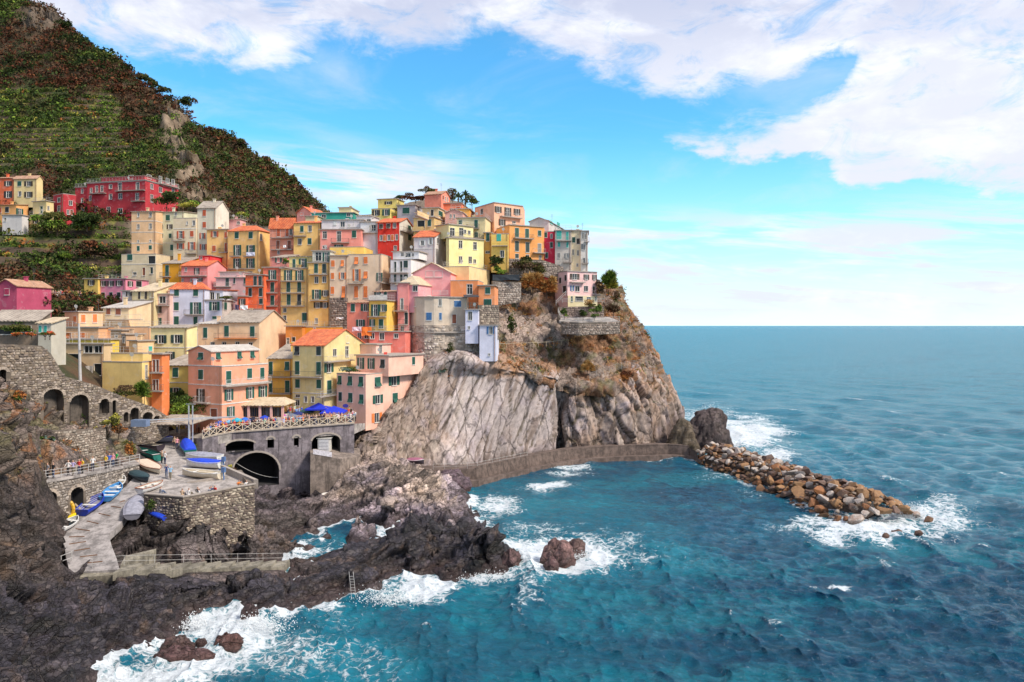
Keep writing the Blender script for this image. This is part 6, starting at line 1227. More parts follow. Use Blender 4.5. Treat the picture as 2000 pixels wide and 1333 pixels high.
# terrace, ramp, square
def ground(name, pts, zf, thick, mat, kind='structure'):
    P3 = [solve(a, b, zf) for a, b in pts]; m = MB(); m.slab(P3, thick); o = m.build(name, mat); tag(o, kind=kind); return P3
ground('terrace', [(284, 966), (358, 974), (458, 955), (494, 949), (432, 922), (392, 890), (376, 868), (380, 850), (348, 846), (318, 850), (270, 872), (262, 905), (270, 935), (281, 955)], zter, 1.2, paving)
ground('boat_ramp', [(136, 1118), (129, 1088), (126, 1066), (112, 1044), (150, 1008), (205, 984), (246, 950), (268, 925), (300, 930), (284, 966), (262, 992), (247, 1006), (236, 1022), (212, 1044), (218, 1066), (228, 1092), (234, 1113)], zram, .8, ramp_m)
for i, (a, b, c, d) in enumerate([(234, 981, 244, 978), (217, 989, 236, 992), (193, 1003, 215, 1008), (170, 1018, 192, 1023), (148, 1033, 175, 1037), (135, 1049, 165, 1048), (135, 1063, 168, 1058), (145, 1076, 176, 1071), (156, 1088, 190, 1084), (168, 1100, 200, 1097)]):
    m = MB(); p, q = solve(a, b, lambda Y: zram(Y)+.03), solve(c, d, lambda Y: zram(Y)+.03); m.bar(p, q, .055); o = m.build('sleeper_beam', wood, org=p); 
    me = o.data; cc = np.empty(len(me.vertices)*3, np.float32); me.vertices.foreach_get('co', cc); tag(o, 'dark timber skid set across the pale boat ramp', 'beam', 'timber skids across the boat ramp')
m = MB()
zsq = lambda Y: 11.35+(Y-112)*.045
m.prism([solve(a, b, zsq) for a, b in [(396, 858), (419, 852), (458, 845), (516, 841), (595, 835), (690, 828)]]+[W(735, 826, 139), W(740, 800, 152), W(600, 790, 153), W(480, 800, 146), W(380, 806, 142), W(300, 815, 134), W(316, 848, 121)], 10.2); tag(m.build('square', paving), kind='structure')
tw = [solve(a, b, lambda Y: zter(Y)+.55) for a, b in [(281, 966), (358, 972), (420, 961), (458, 953), (497, 947)]]
tl = [(p[0], p[1]-.02, p[2], zb) for p, zb in zip(tw, (5.4, 4.2, 2.8, 2.2, 1.8))]
p1 = solve(440, 918, lambda Y: zter(Y)+.55)
stonewall('terrace_wall', 'rough dry stone wall holding up the sunny terrace with sitting people', tl+[(p1[0]+2.0, p1[1], p1[2], 3.5)], seed=9, thick=.5, course=.26, cols=((.44, .36, .28), (.26, .20, .16), (.52, .44, .35), (.17, .13, .12)), coursed=0)
m = MB()
for a, b in zip(tw, tw[1:]): m.hexa([(a[0], a[1]-.1, a[2]), (b[0], b[1]-.1, b[2]), (b[0], b[1]+.5, b[2]), (a[0], a[1]+.5, a[2]), (a[0], a[1]-.1, a[2]+.12), (b[0], b[1]-.1, b[2]+.12), (b[0], b[1]+.5, b[2]+.12), (a[0], a[1]+.5, a[2]+.12)])
tag(m.build('terrace_kerb', slab_stone), kind='structure')
a, b = solve(497, 950, zter), solve(432, 921, zter); m = MB(); m.hexa([(a[0]-.1, a[1], a[2]-.3), (a[0]+.45, a[1], a[2]-.3), (b[0]+.45, b[1], b[2]-.3), (b[0]-.1, b[1], b[2]-.3), (a[0]-.1, a[1], a[2]+.8), (a[0]+.45, a[1], a[2]+.8), (b[0]+.45, b[1], b[2]+.8), (b[0]-.1, b[1], b[2]+.8)]); tag(m.build('low_wall', slab_stone, org=None), 'low concrete wall along the right edge of the terrace beside the motors', 'wall')
a, b = solve(365, 944, zter), solve(430, 938, zter); m = MB(); m.hexa([(a[0], a[1], a[2]-.2), (b[0], b[1], b[2]-.2), (b[0], b[1]+.4, b[2]-.2), (a[0], a[1]+.4, a[2]-.2), (a[0], a[1], a[2]+.1), (b[0], b[1], b[2]+.45), (b[0], b[1]+.4, b[2]+.45), (a[0], a[1]+.4, a[2]+.1)]); tag(m.build('low_wall', slab_stone), 'small wedge of concrete kerb below the cream motor boat', 'wall')
# bridge front under the square
bf = [solve(a, b, zsq) for a, b in [(396, 858), (419, 852), (440, 848), (458, 845), (516, 841), (595, 835), (650, 831), (692, 828)]]
bl = [(p[0], p[1]-.05, p[2]-.02, zb) for p, zb in zip(bf, (8.2, 6.0, 3.0, 0.6, -.5, -.5, -.5, 3.2))]
bops = [arch_at(bl, *a) for a in [(468, 882, 861, 58), (528.5, 876, 855, 12.5), (579, 872, 852, 11.5), (637, 886, 848, 54)]]
bops = [(s, z, hw, zt+rise*.35 if i in (0, 3) else zt, rise*.65 if i in (0, 3) else rise) for i, (s, z, hw, zt, rise) in enumerate(bops)]
big = arch_at(bl, 500, 925, 884, 92); bops.append((big[0], big[1]-2, big[2], big[3]+big[4]-3.0, 3.0))
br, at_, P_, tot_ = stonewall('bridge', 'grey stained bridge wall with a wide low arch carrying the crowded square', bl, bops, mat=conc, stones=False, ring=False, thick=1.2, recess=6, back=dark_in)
for sc_, zb, hw, zs, rise in bops:
    vb = MB(); n = 12; pts = [(sc_-(hw)*cos(pi*k/n), zs+rise*sin(pi*k/n)) for k in range(n+1)]; po_ = [(sc_-(hw+.28)*cos(pi*k/n), zs+(rise+.28)*sin(pi*k/n)) for k in range(n+1)]
    for k in range(n):
        q = [P_(pts[k][0], d, pts[k][1]) for d in (0, .09)]; vb.hexa([P_(*x) for x in ((pts[k][0], 0, pts[k][1]), (po_[k][0], 0, po_[k][1]), (po_[k+1][0], 0, po_[k+1][1]), (pts[k+1][0], 0, pts[k+1][1]), (pts[k][0], .09, pts[k][1]), (po_[k][0], .09, po_[k][1]), (po_[k+1][0], .09, po_[k+1][1]), (pts[k+1][0], .09, pts[k+1][1]))])
    vb.build('arch_moulding', slab_stone, br)
m = MB()
for a, b in zip(bf, bf[1:]): m.hexa([(a[0], a[1]-.3, a[2]), (b[0], b[1]-.3, b[2]), (b[0], b[1]+.2, b[2]), (a[0], a[1]+.2, a[2]), (a[0], a[1]-.3, a[2]+.14), (b[0], b[1]-.3, b[2]+.14), (b[0], b[1]+.2, b[2]+.14), (a[0], a[1]+.2, a[2]+.14)])
m.build('edge_slab', slab_stone, br)
fence('bridge_railing', 'long cream railing with crossed braces in front of the crowded square', [(p[0], p[1]-.1, p[2]+.14) for p in bf], simple('cream_paint', (.66, .55, .42), .6), 1.15, 1.45, (.08, 1.0), .055, xbrace=True)
# white kiosk and notice in the right recess, platform below
p = W(633, 880, 123.6); m = MB(); m.box(p[0]-.95, p[0]+.95, p[1]-.3, p[1]+1.2, p[2]-.5, p[2]+1.9); m.box(p[0]-1.15, p[0]+1.15, p[1]-.4, p[1]+1.3, p[2]+1.9, p[2]+2.02); e = empty('kiosk', (p[0], p[1], p[2]-.5), 'white painted kiosk shutter in the right recess of the bridge wall', 'kiosk'); m.build('body', frame_white, e)
m = MB(); m.box(p[0]-.8, p[0]+.8, p[1]-.36, p[1]-.3, p[2]-.2, p[2]+1.7); m.build('door', simple('pale_door', (.6, .6, .62)), e)
for z in (0.2, .75, 1.3): m = MB(); m.box(p[0]-.7, p[0]+.7, p[1]-.4, p[1]-.36, p[2]+z-.02, p[2]+z+.02); m.build('seam', simple('seam_grey', (.3, .3, .32)), e)
PB = [(606, 887, 118.3), (664, 897, 119.3), (704, 891, 125), (702, 876, 130), (640, 872, 127), (606, 879, 122)]
m = MB(); m.prism([W(*a) for a in PB], 1.4); tag(m.build('landing', concrete('landing_stone', (.24, .19, .16), .9)), kind='structure')
a, b = W(612, 887, 118.5), W(648, 893, 119.1); m = MB(); m.hexa([(a[0], a[1]-.12, a[2]), (b[0], b[1]-.12, b[2]), (b[0], b[1], b[2]), (a[0], a[1], a[2]), (a[0], a[1]-.12, a[2]+.75), (b[0], b[1]-.12, b[2]+.75), (b[0], b[1], b[2]+.75), (a[0], a[1], a[2]+.75)]); tag(m.build('banner', simple('banner_white', (.68, .64, .68), .7, var=.2, scale=4)), 'faded white banner fixed to the parapet of the small landing', 'banner')
# stone bastion under the round house
bs = [(562, 157), (580, 154.5), (640, 152), (700, 150.8), (770, 150.5), (830, 151), (880, 151.5), (1005, 152.2), (1100, 153.6)]
bs = [((640+a/3.703-CX)/F*(Y-.3), Y-.3) for a, Y in bs]
zb_ = [HC+(HY-v)/F*152 for v in (700, 706, 722, 730, 730, 724, 718, 708, 704)]
zt_ = HC+(HY-635.5)/F*151
stonewall('bastion', 'rounded stone bastion carrying the round fronted beige house', [(x, y, zt_-.0, z) for (x, y), z in zip(bs, zb_)], seed=13, thick=4, course=.45, cols=((.66, .56, .47), (.72, .62, .54), (.5, .4, .32), (.60, .48, .38)), density=.5, mat=concrete('bastion_render', (.46, .38, .31), .7), coursed=0)
m = MB(); pts = [((640+a/3.703-CX)/F*Y, Y) for a, Y in [(572, 155.5), (640, 151.4), (700, 150.2), (770, 149.9), (830, 150.4), (1005, 151.6), (1100, 153)]]; zc = HC+(HY-651)/F*151
for a, b in zip(pts, pts[1:]): m.hexa([(a[0], a[1], zc), (b[0], b[1], zc), (b[0], b[1]+.6, zc), (a[0], a[1]+.6, zc), (a[0], a[1], zc+.3), (b[0], b[1], zc+.3), (b[0], b[1]+.6, zc+.3), (a[0], a[1]+.6, zc+.3)])
tag(m.build('ledge', slab_stone), kind='structure')
# stone base of the orange shuttered house, walls on the headland
def flatwall(label, pts, course=.4, **k): return stonewall('stone_wall', label, [wp(*p) for p in pts], course=course, **k)
flatwall('bare stone ground storey under the cream orange shuttered house', [(643, 582, 165.9, 645), (679, 582, 165.9, 645)], seed=15, cols=((.34, .26, .22), (.24, .19, .17), (.42, .34, .29)), thick=.4)
flatwall('stone garden wall below the low coral orange house at the cliff edge', [(935, 596, 152, 660), (975, 596, 153.5, 664)], seed=17, cols=((.46, .38, .3), (.34, .27, .22)))
flatwall('pale retaining wall under the black net on the headland', [(962, 549, 166, 600), (1018, 551, 168, 590)], seed=19, cols=((.5, .43, .37), (.4, .33, .28)))
flatwall('stone terrace wall below the curved railing on the headland', [(1096, 628, 165, 652), (1130, 631, 163.5, 656), (1211, 629, 166.5, 652)], seed=21, cols=((.46, .37, .31), (.34, .26, .21)))
flatwall('stone wall behind the shrubs under the pink headland house', [(1090, 600, 172, 626), (1180, 598, 172.5, 622)], seed=23, cols=((.44, .33, .28), (.32, .24, .2)))
flatwall('stone wall under the yellow and orange headland houses', [(985, 505, 177.5, 545), (1060, 508, 178.5, 540), (1100, 522, 180, 550)], seed=25, cols=((.46, .38, .32), (.36, .29, .25)))
m = MB(); m.slab([W(1092, 628, 165.4), W(1130, 630, 164), W(1211, 628, 167), W(1190, 620, 173), W(1096, 620, 173)], .4); tag(m.build('garden_terrace', paving), kind='structure')
fence('railing', 'curved pale railing round the garden terrace on the headland', [W(1090, 612, 168), W(1097, 627, 165.2), W(1130, 630, 163.8), W(1210, 628, 166.8)], rail_pale, 1.0, 1.6, (.35, .68, 1), .035)
fence('railing', 'pale railing in front of the pink headland house', [W(1086, 596, 173), W(1100, 592, 172), W(1180, 592, 173)], rail_pale, 1.0, 1.6, (.35, .68, 1), .035)
fence('railing', 'pale handrail on the steps left of the pink headland house', [W(1105, 578, 173.5), W(1086, 597, 172)], rail_pale, 1.0, 1.2, (.5, 1), .035)
fence('railing', 'wooden rail along the small cliff path below the lilac tower', [W(975, 681, 157), W(1010, 680, 161), W(1060, 678, 165), W(1110, 673, 170)], simple('pale_timber', (.5, .4, .28)), 1.0, 2.2, (1,), .04)
fence('net_fence', 'thin wire fence across the upper cliff face', [W(1152, 744, 167), W(1180, 733, 168.5), W(1215, 722, 171), W(1262, 715, 174)], rail_pale, 1.6, 1.6, (.2, .4, .6, .8, 1), .02, cat='fence')
# seawall and path at the foot of the cliff
SW = [(700, 908, 2.9, 131), (760, 912, 2.7, 133.5), (848, 919, 2.6, 134.8), (930, 916, 2.6, 136.2), (1032, 895, 2.6, 147.5), (1114, 880, 2.5, 156.5), (1188, 875, 2.5, 160), (1240, 873, 2.5, 161.5), (1304, 871, 2.5, 162.5), (1345, 873, 2.4, 161.3), (1362, 880, 2.2, 156.5)]
tp = []
for a, b, z, Y in SW: tp.append(((a-CX)/F*Y, Y, z))
m = MB()
for i in range(len(tp)-1):
    a, b = tp[i], tp[i+1]; dn = 4.2
    A2, B2 = (a[0]-.6, a[1]+dn, a[2]), (b[0]-.6, b[1]+dn, b[2])
    m.quad([a, b, B2, A2]); m.quad([(a[0]+.25, a[1]-.5, -1), (b[0]+.25, b[1]-.5, -1), b, a]); m.quad([A2, B2, (B2[0], B2[1], -1), (A2[0], A2[1], -1)])
    if i >= 2: # apron step
        m.hexa([(a[0]+.6, a[1]-1.7, -1), (b[0]+.6, b[1]-1.7, -1), (b[0]+.2, b[1]-.3, -1), (a[0]+.2, a[1]-.3, -1), (a[0]+.5, a[1]-1.5, .75), (b[0]+.5, b[1]-1.5, .75), (b[0]+.2, b[1]-.3, .8), (a[0]+.2, a[1]-.3, .8)])
tag(m.build('seawall', quay), kind='structure')
m = MB()
for i in range(3, len(tp)-2):
    a, b = tp[i], tp[i+1]; m.hexa([(a[0], a[1], a[2]), (b[0], b[1], b[2]), (b[0], b[1]+.4, b[2]), (a[0], a[1]+.4, a[2]), (a[0], a[1], a[2]+.35), (b[0], b[1], b[2]+.35), (b[0], b[1]+.4, b[2]+.35), (a[0], a[1]+.4, a[2]+.35)])
tag(m.build('seawall_kerb', quay), kind='structure')
fence('railing', 'thin railing along the cliff foot path above the seawall', [(p[0]-.2, p[1]+.3, p[2]) for p in tp[2:5]], rail_pale, 1.0, 2.0, (.5, 1), .02)
# steps running along the foreground rock
r0 = np.array(solve(232, 1112, zram)); r1 = np.array(atz(556, 1104, .9)); n = 11
for i in range(n):
    t0, t1 = i/n, (i+1)/n; a = r0+(r1-r0)*t0; b = r0+(r1-r0)*t1; zt = r0[2]+.12+(r1[2]-r0[2])*(i+.4)/n; m = MB(); d = 1.15
    m.hexa([(a[0], a[1]-d, zt-.8), (b[0]+.25, b[1]-d, zt-.8), (b[0]+.25, b[1]+d, zt-.8), (a[0], a[1]+d, zt-.8), (a[0], a[1]-d, zt), (b[0]+.25, b[1]-d, zt), (b[0]+.25, b[1]+d, zt), (a[0], a[1]+d, zt)])
    o = m.build('step', concrete('step_concrete', (.24, .215, .17))); o['kind'] = 'structure'
m = MB(); q = [atz(136, 1119, 3.75), atz(234, 1113, 3.85), atz(240, 1122, 3.6), atz(140, 1129, 3.5)]; m.prism(q, 2.0); tag(m.build('ramp_edge', concrete('step_concrete', (.3, .27, .21))), kind='structure')
m = MB(); q = [atz(235, 1104, 4.0), atz(300, 1080, 4.0), atz(305, 1072, 4.3), atz(245, 1086, 4.4)]; m.prism(q, 2.5); tag(m.build('concrete_block', concrete('step_concrete', (.3, .27, .21))), kind='structure')
pts = [tuple(solve(180, 1110, zram))]+[tuple(r0+(r1-r0)*t+np.array([0, 1.0, .1])) for t in (0, .25, .5, .75, 1)]
fence('rope_railing', 'white rope railing on thin posts beside the steps to the water', pts, rail_pale, .95, 2.7, (.45, 1.0), .018)
fence('rope_railing', 'short rope railing at the lower left corner of the ramp', [W(68, 1122, 71), W(100, 1112, 73), W(140, 1096, 76.5)], rail_pale, .9, 2.0, (.4, 1.0), .03)
# bathing ladder on the ridge
e = empty('ladder', atz(690, 1157, .2), 'small metal bathing ladder on the dark rock ridge', 'ladder'); lo_, hi_ = np.array(atz(692, 1157, .2)), np.array(W(687, 1119, 79.5+1.5)); 
for dx in (-.22, .22): m = MB(); m.bar(lo_+[dx, -.3, -.5], hi_+[dx, -.3, .2], .025); m.build('side_rail', rail_pale, e)
for k in range(7): m = MB(); p = lo_+(hi_-lo_)*k/7+[0, -.3, 0]; m.bar(p-[.22, 0, 0], p+[.22, 0, 0], .02); m.build('rung', rail_pale, e)
# beached hull shaped log and drift timber by the cove
m = MB(); a, b = atz(618, 978, 2.0), atz(632, 966, 2.6); m.bar(a, b, .28, n=7); m.bar(b, (b[0]+.6, b[1]+.5, b[2]+.1), .28, n=7, r2=.1); tag(m.build('driftwood', simple('bleached_wood', (.6, .55, .5))), 'bleached log lying on the rock above the cove', 'log')
for (a, b, c, d, lab) in [((452, 898, 118), (502, 935, 121), (560, 950, 121), (600, 905, 124), 'slack mooring rope hanging below the wide arch')]:
    m = MB(); P4 = [np.array(W(*q)) for q in (a, b, c, d)]; prev = None
    for k in range(21):
        t = k/20; q = (1-t)**3*P4[0]+3*(1-t)**2*t*P4[1]+3*(1-t)*t*t*P4[2]+t**3*P4[3]
        if prev is not None: m.bar(prev, q, .035, n=3)
        prev = q
    tag(m.build('rope', rail_pale), lab, 'rope')
# ------------------------------------------------------------------ boats
def paint(n, c, r=.45): return simple('paint_'+n, c, r, var=.1, scale=2)
BW = paint('white', (.72, .71, .69)); BB = paint('blue', (.015, .045, .42)); BLB = paint('lightblue', (.08, .30, .62)); BG = paint('green', (.015, .16, .13)); BD = paint('navy', (.02, .035, .05)); BR = paint('red', (.55, .05, .03)); BY = paint('yellow', (.75, .55, .02)); BC = paint('cream', (.66, .58, .45)); BT = paint('tan', (.45, .30, .16), .6); BGr = paint('grey', (.26, .25, .30), .7); BLK = paint('black', (.04, .03, .04)); CB = simple('cover_blue', (.01, .06, .60), .55, var=.15, scale=3); CG = simple('cover_grey', (.30, .30, .36), .75, var=.2, scale=3); MOT = paint('motorblue', (.10, .18, .36))
def ring(t, w, h, n, keel):
    """half breadth profile at station t (0 stern .. 1 bow)"""
    k = 1-max(0, (t-.45)/.55)**2.2; s = .82+.18*min(1, t/.35); b = w/2*k*s; sheer = h*(.86+.34*max(0, t-.35)**1.6+.08*(1-min(1, t/.3)))
    out = []
    for i in range(n+1):
        a = i/n; x = b*math.sin(a*pi/2)**.62 if b > 0 else 0; z = sheer*(1-cos(a*pi/2))**.8*.97; out.append((x, z+keel*max(0, t-.7)*.6*(1-a)))
    return out, b, sheer
def boat(label, loc, hd, L=5, Wd=1.8, Hh=.75, hull=None, inner=None, rim=None, cover=None, benches=2, motor=None, overturned=False, tilt=0.0, cat='boat', stripe=None, name='boat', cov_h=.35, cabin=None):
    e = empty(name, loc, label, cat, rz=hd); e.rotation_euler = (tilt, 0, hd)
    if overturned: e.rotation_euler = (pi, 0, hd); e.location = (loc[0], loc[1], loc[2]+Hh*.95)
    ns, n = 15, 5; hu = hull or BW
    m = MB(); R = [ring(i/(ns-1), Wd, Hh, n, Hh*.5) for i in range(ns)]
    def V(i, side, j, sc=1, dz=0): (x, z) = R[i][0][j]; return (side*x*sc, -L/2+L*i/(ns-1)*(1 if sc == 1 else .985), z+dz)
    for i in range(ns-1):
        for j in range(n):
            m.quad([V(i, 1, j), V(i+1, 1, j), V(i+1, 1, j+1), V(i, 1, j+1)]); m.quad([V(i, -1, j+1), V(i+1, -1, j+1), V(i+1, -1, j), V(i, -1, j)])
    m.quad([V(0, 1, j) for j in range(n+1)]+[V(0, -1, j) for j in range(n, 0, -1)])
    m.build('hull', hu, smooth=True).parent = e
    m = MB()
    for i in range(ns-1):
        for j in range(1, n):
            m.quad([V(i, 1, j+1, .9, -.02), V(i+1, 1, j+1, .9, -.02), V(i+1, 1, j, .9, .1), V(i, 1, j, .9, .1)]); m.quad([V(i, -1, j, .9, .1), V(i+1, -1, j, .9, .1), V(i+1, -1, j+1, .9, -.02), V(i, -1, j+1, .9, -.02)])
        a, b = R[i][0][1], R[i+1][0][1]; y0, y1 = -L/2+L*i/(ns-1), -L/2+L*(i+1)/(ns-1); m.quad([(-a[0]*.9, y0, a[1]+.1), (a[0]*.9, y0, a[1]+.1), (b[0]*.9, y1, b[1]+.1), (-b[0]*.9, y1, b[1]+.1)])
    m.build('interior', inner or BT).parent = e
    m = MB()
    for side in (1, -1):
        for i in range(ns-1): m.bar(V(i, side, n), V(i+1, side, n), .05)
    m.bar(V(0, -1, n), V(0, 1, n), .05); m.build('gunwale', rim or BW).parent = e
    if stripe:
        m = MB()
        for side in (1, -1):
            for i in range(ns-1): m.bar(V(i, side, n-1), V(i+1, side, n-1), .07)
        m.build('stripe', stripe).parent = e
    if not cover:
        for k in range(benches):
            t = .2+.5*k/max(1, benches-1) if benches > 1 else .4; i = int(t*(ns-1)); b = R[i][1]*.9; z = R[i][2]*.72; y = -L/2+L*t; m = MB(); m.box(-b, b, y-.13, y+.13, z, z+.05); m.build('bench', BW if inner is not BW else BT).parent = e
    else:
        m = MB(); K = 6
        def Cv(i, a): b = R[i][1]*1.04+.02; h = R[i][2]; s = -1+2*a/K; hump = cov_h*math.sin(pi*min(1, max(0, i/(ns-1)*.9+.08))); return (b*s, -L/2+L*i/(ns-1), h+.03+hump*(1-s*s)-(.12 if a in (0, K) else 0))
        for i in range(ns-1):
            for a in range(K): m.quad([Cv(i, a), Cv(i, a+1), Cv(i+1, a+1), Cv(i+1, a)])
        m.quad([Cv(0, a) for a in range(K+1)][::-1]); m.build('cover', cover, smooth=True).parent = e
    if motor:
        h = R[0][2]; m = MB(); m.box(-.18, .18, -L/2-.55, -L/2-.1, h+.02, h+.62); m.bar((0, -L/2-.3, h+.1), (0, -L/2-.42, -.35), .09, n=6); m.box(-.03, .03, -L/2-.65, -L/2-.25, -.5, -.3); m.bar((0, -L/2-.2, h+.3), (0, -L/2+.5, h+.35), .03); mo = m.build('outboard_motor', motor); mo.parent = e; 
    return e
def gp(px, py, zf): return solve(px, py, zf)
def heading(p, q): return atan2(-(q[0]-p[0]), q[1]-p[1])   # local +Y (bow) towards q
def boat_between(label, A, B, zf, **k):
    """bow at pixel B, stern at pixel A, both on the ground"""
    a, b = gp(*A, zf), gp(*B, zf); c = ((a[0]+b[0])/2, (a[1]+b[1])/2, (a[2]+b[2])/2+.05); L = hypot(b[0]-a[0], b[1]-a[1]); hd = heading(a, b)
    e = boat(label, c, hd, L=L, **k); sl = atan2(b[2]-a[2], L); e.rotation_euler = (sl, 0, hd); return e
boat_between('white dinghy with red and navy inside, lowest boat on the ramp', (117, 1042), (155, 1017), zram, Wd=1.7, Hh=.6, hull=BW, inner=BD, rim=BW, benches=2)
boat_between('yellow kayak lying beside the white dinghy', (129, 1024), (149, 1008), zram, Wd=.8, Hh=.35, hull=BY, inner=BY, rim=BY, cover=BY, cov_h=.12, cat='kayak', name='kayak')
boat_between('big blue rowing boat with pale inside on the upper ramp', (160, 1010), (204, 976), zram, Wd=2.0, Hh=.85, hull=BB, inner=BGr, rim=BB, benches=1, stripe=BB)
boat_between('light blue rowing boat with white benches above the big blue one', (207, 982), (236, 952), zram, Wd=1.9, Hh=.7, hull=BLB, inner=BLB, rim=BLB, benches=3)
boat_between('white dinghy lying above the light blue rowing boat', (218, 962), (244, 938), zram, Wd=1.6, Hh=.6, hull=BW, inner=BC, rim=BW, benches=2)
boat_between('large boat under a faded grey tarpaulin on the right edge of the ramp', (258, 1018), (270, 978), zram, Wd=2.1, Hh=.75, hull=BGr, rim=BGr, cover=CG, cov_h=.25)
boat_between('bright blue kayak on the rock in front of the terrace wall', (323, 1019), (284, 1000), lambda Y: 6.6, Wd=.85, Hh=.35, hull=BB, inner=BB, rim=BB, cover=CB, cov_h=.12, cat='kayak', name='kayak')
boat_between('white wooden rowing boat with brown rim left of the terrace', (272, 966), (319, 950), zter, Wd=1.6, Hh=.7, hull=BW, inner=BC, rim=simple('brown_rim', (.3, .1, .05)), benches=3)
boat_between('small boat under a dark green cover beside the beige hull', (258, 930), (289, 944), zter, Wd=1.8, Hh=.65, hull=BD, rim=BD, cover=simple('cover_dark', (.02, .05, .06), .7), cov_h=.3)
boat_between('beige boat tilted on the terrace above the dark green covered one', (277, 908), (312, 928), zter, Wd=2.0, Hh=.7, hull=BC, rim=simple('brown_rim', (.3, .1, .05)), cover=simple('cover_beige', (.66, .52, .40), .8), cov_h=.06)
boat_between('green wooden boat with dark rim against the rock wall', (310, 902), (264, 886), zter, Wd=1.9, Hh=1.0, hull=BG, inner=BG, rim=BLK, benches=2, cover=None)
boat_between('dark boat with cream inside and blue cover behind the green boat', (314, 882), (262, 876), zter, Wd=1.9, Hh=.9, hull=BLK, inner=BC, rim=BLK, benches=2)
boat_between('silver grey boat with a blue cover under the canopy roof', (290, 866), (338, 864), zter, Wd=1.9, Hh=.8, hull=BGr, rim=BW, cover=CB, cov_h=.2)
boat_between('dark green boat with a crumpled bright blue cover beside the rock bank', (372, 892), (360, 870), zter, Wd=1.9, Hh=.9, hull=BG, rim=BG, cover=CB, cov_h=.75)
boat_between('motor boat under a pale grey cover, rearmost of three by the terrace edge', (430, 901), (362, 897), zter, Wd=2.1, Hh=.8, hull=BW, rim=BW, cover=CG, cov_h=.35)
boat_between('white motor boat with bright blue cover, middle of three by the terrace edge', (432, 916), (364, 912), zter, Wd=2.1, Hh=.95, hull=BW, rim=BW, cover=CB, cov_h=.3, motor=MOT)
boat_between('cream open motor boat, front one of three by the terrace edge', (432, 937), (356, 930), zter, Wd=2.0, Hh=.9, hull=BC, inner=BC, rim=BW, benches=2, motor=MOT)
b_ = boat_between('dark boat with colourful gear lying by the cliff foot path', (798, 906), (828, 908), lambda Y: 3.4, Wd=2.2, Hh=.9, hull=BLK, rim=BW, cover=paint('gear', (.35, .12, .2)), cov_h=.3)
# ring buoy like yellow raft standing by the arch
p = gp(133, 1012, zram); e = empty('raft', p, 'round yellow inflatable leaning by the promenade arch', 'raft'); m = MB()
for k in range(16):
    t0, t1 = 2*pi*k/16, 2*pi*(k+1)/16; m.bar((p[0]+.55*cos(t0), p[1]+.1, p[2]+.95+.85*sin(t0)), (p[0]+.55*cos(t1), p[1]+.1, p[2]+.95+.85*sin(t1)), .2, n=6)
m.build('tube', paint('rafty', (.65, .38, .03)), e)
m = MB(); a, b = gp(134, 985, zram), gp(156, 1003, zram); m.bar((a[0], a[1], a[2]+.6), (b[0], b[1], b[2]+.5), .16, n=5); m.bar((a[0], a[1]+.3, a[2]+.3), (b[0]-.3, b[1]+.3, b[2]+.2), .12, n=5); tag(m.build('timber', simple('pale_timber', (.5, .4, .28))), 'pale timbers leaning between the arch and the blue boat', 'timber')
# ------------------------------------------------------------------ crane, canopy, mast, umbrellas
steel = simple('steel_paint', (.40, .42, .46), .5)
e = empty('crane', W(372.5, 866, 110), 'grey boat crane with long boom and a blue grey counterweight box', 'crane'); p = W(372.5, 866, 110)
for dx in (-.28, .28): m = MB(); m.bar((p[0]+dx, p[1], p[2]-1.6), (p[0]+dx, p[1], p[2]+5.4), .1); m.build('mast', steel, e)
m = MB(); a, b = W(262, 822, 105.5), W(460, 814, 113); m.bar(a, b, .1); m.bar((a[0], a[1], a[2]-.35), (b[0], b[1], b[2]-.1), .05)
m.build('boom', steel, e); m = MB(); a = W(259.5, 833, 105.3); b = W(289, 820, 105.3); m.box(a[0], b[0], a[1]-.6, a[1]+.6, a[2], b[2]); m.build('counterweight', paint('boxblue', (.16, .22, .34)), e)
m = MB(); q = (p[0], p[1], p[2]+5.6); m.bar((q[0]-.7, q[1], q[2]), (q[0]+.7, q[1], q[2]), .05); m.build('top_bar', steel, e)
def canopy(label, px0, px1, pyf, pyr, Yf, depth, h, mat, posts=True, cat='canopy', name='canopy', floor=None):
    a, b = W(px0, pyf, Yf), W(px1, pyf, Yf); e = empty(name, ((a[0]+b[0])/2, Yf, a[2]-h), label, cat); m = MB(); zr = HC+(HY-pyr)/F*(Yf+depth*.5); r0_, r1_ = (a[0]+.8, Yf+depth/2, zr), (b[0]-.8, Yf+depth/2, zr)
    m.slab([a, b, r1_, r0_], .12); m.slab([r0_, r1_, (b[0], Yf+depth, a[2]), (a[0], Yf+depth, a[2])], .12); m.slab([b, (b[0], Yf+depth, a[2]), r1_], .12); m.slab([(a[0], Yf+depth, a[2]), a, r0_], .12); m.build('roof', mat, e)
    if posts:
        for x, y in ((a[0]+.2, Yf+.2), (b[0]-.2, Yf+.2), (a[0]+.2, Yf+depth-.2), (b[0]-.2, Yf+depth-.2)): q = MB(); q.bar((x, y, a[2]-h), (x, y, a[2]), .09); q.build('post', frame_white, e)
    return e
canopy('brown grey canopy roof sheltering boats beside the crane', 296, 372, 829, 810, 110.5, 9, 3.6, roofmat('slate'))
e_ = canopy('beige hipped awning roof of the restaurant veranda in front of the salmon house', 461, 556, 792, 776, 121.5, 6.5, 3.0, roofmat('beige'), posts=False, cat='veranda', name='veranda')
for px, Yq in ((464, 121.9), (486, 121.9), (508, 121.9), (530, 121.9), (552, 121.9)):
    p = W(px, 792, Yq); m = MB(); m.box(p[0]-.18, p[0]+.18, p[1]-.18, p[1]+.18, p[2]-3.1, p[2]+.02); m.build('pillar', stucco((.76, .45, .4)), e_)
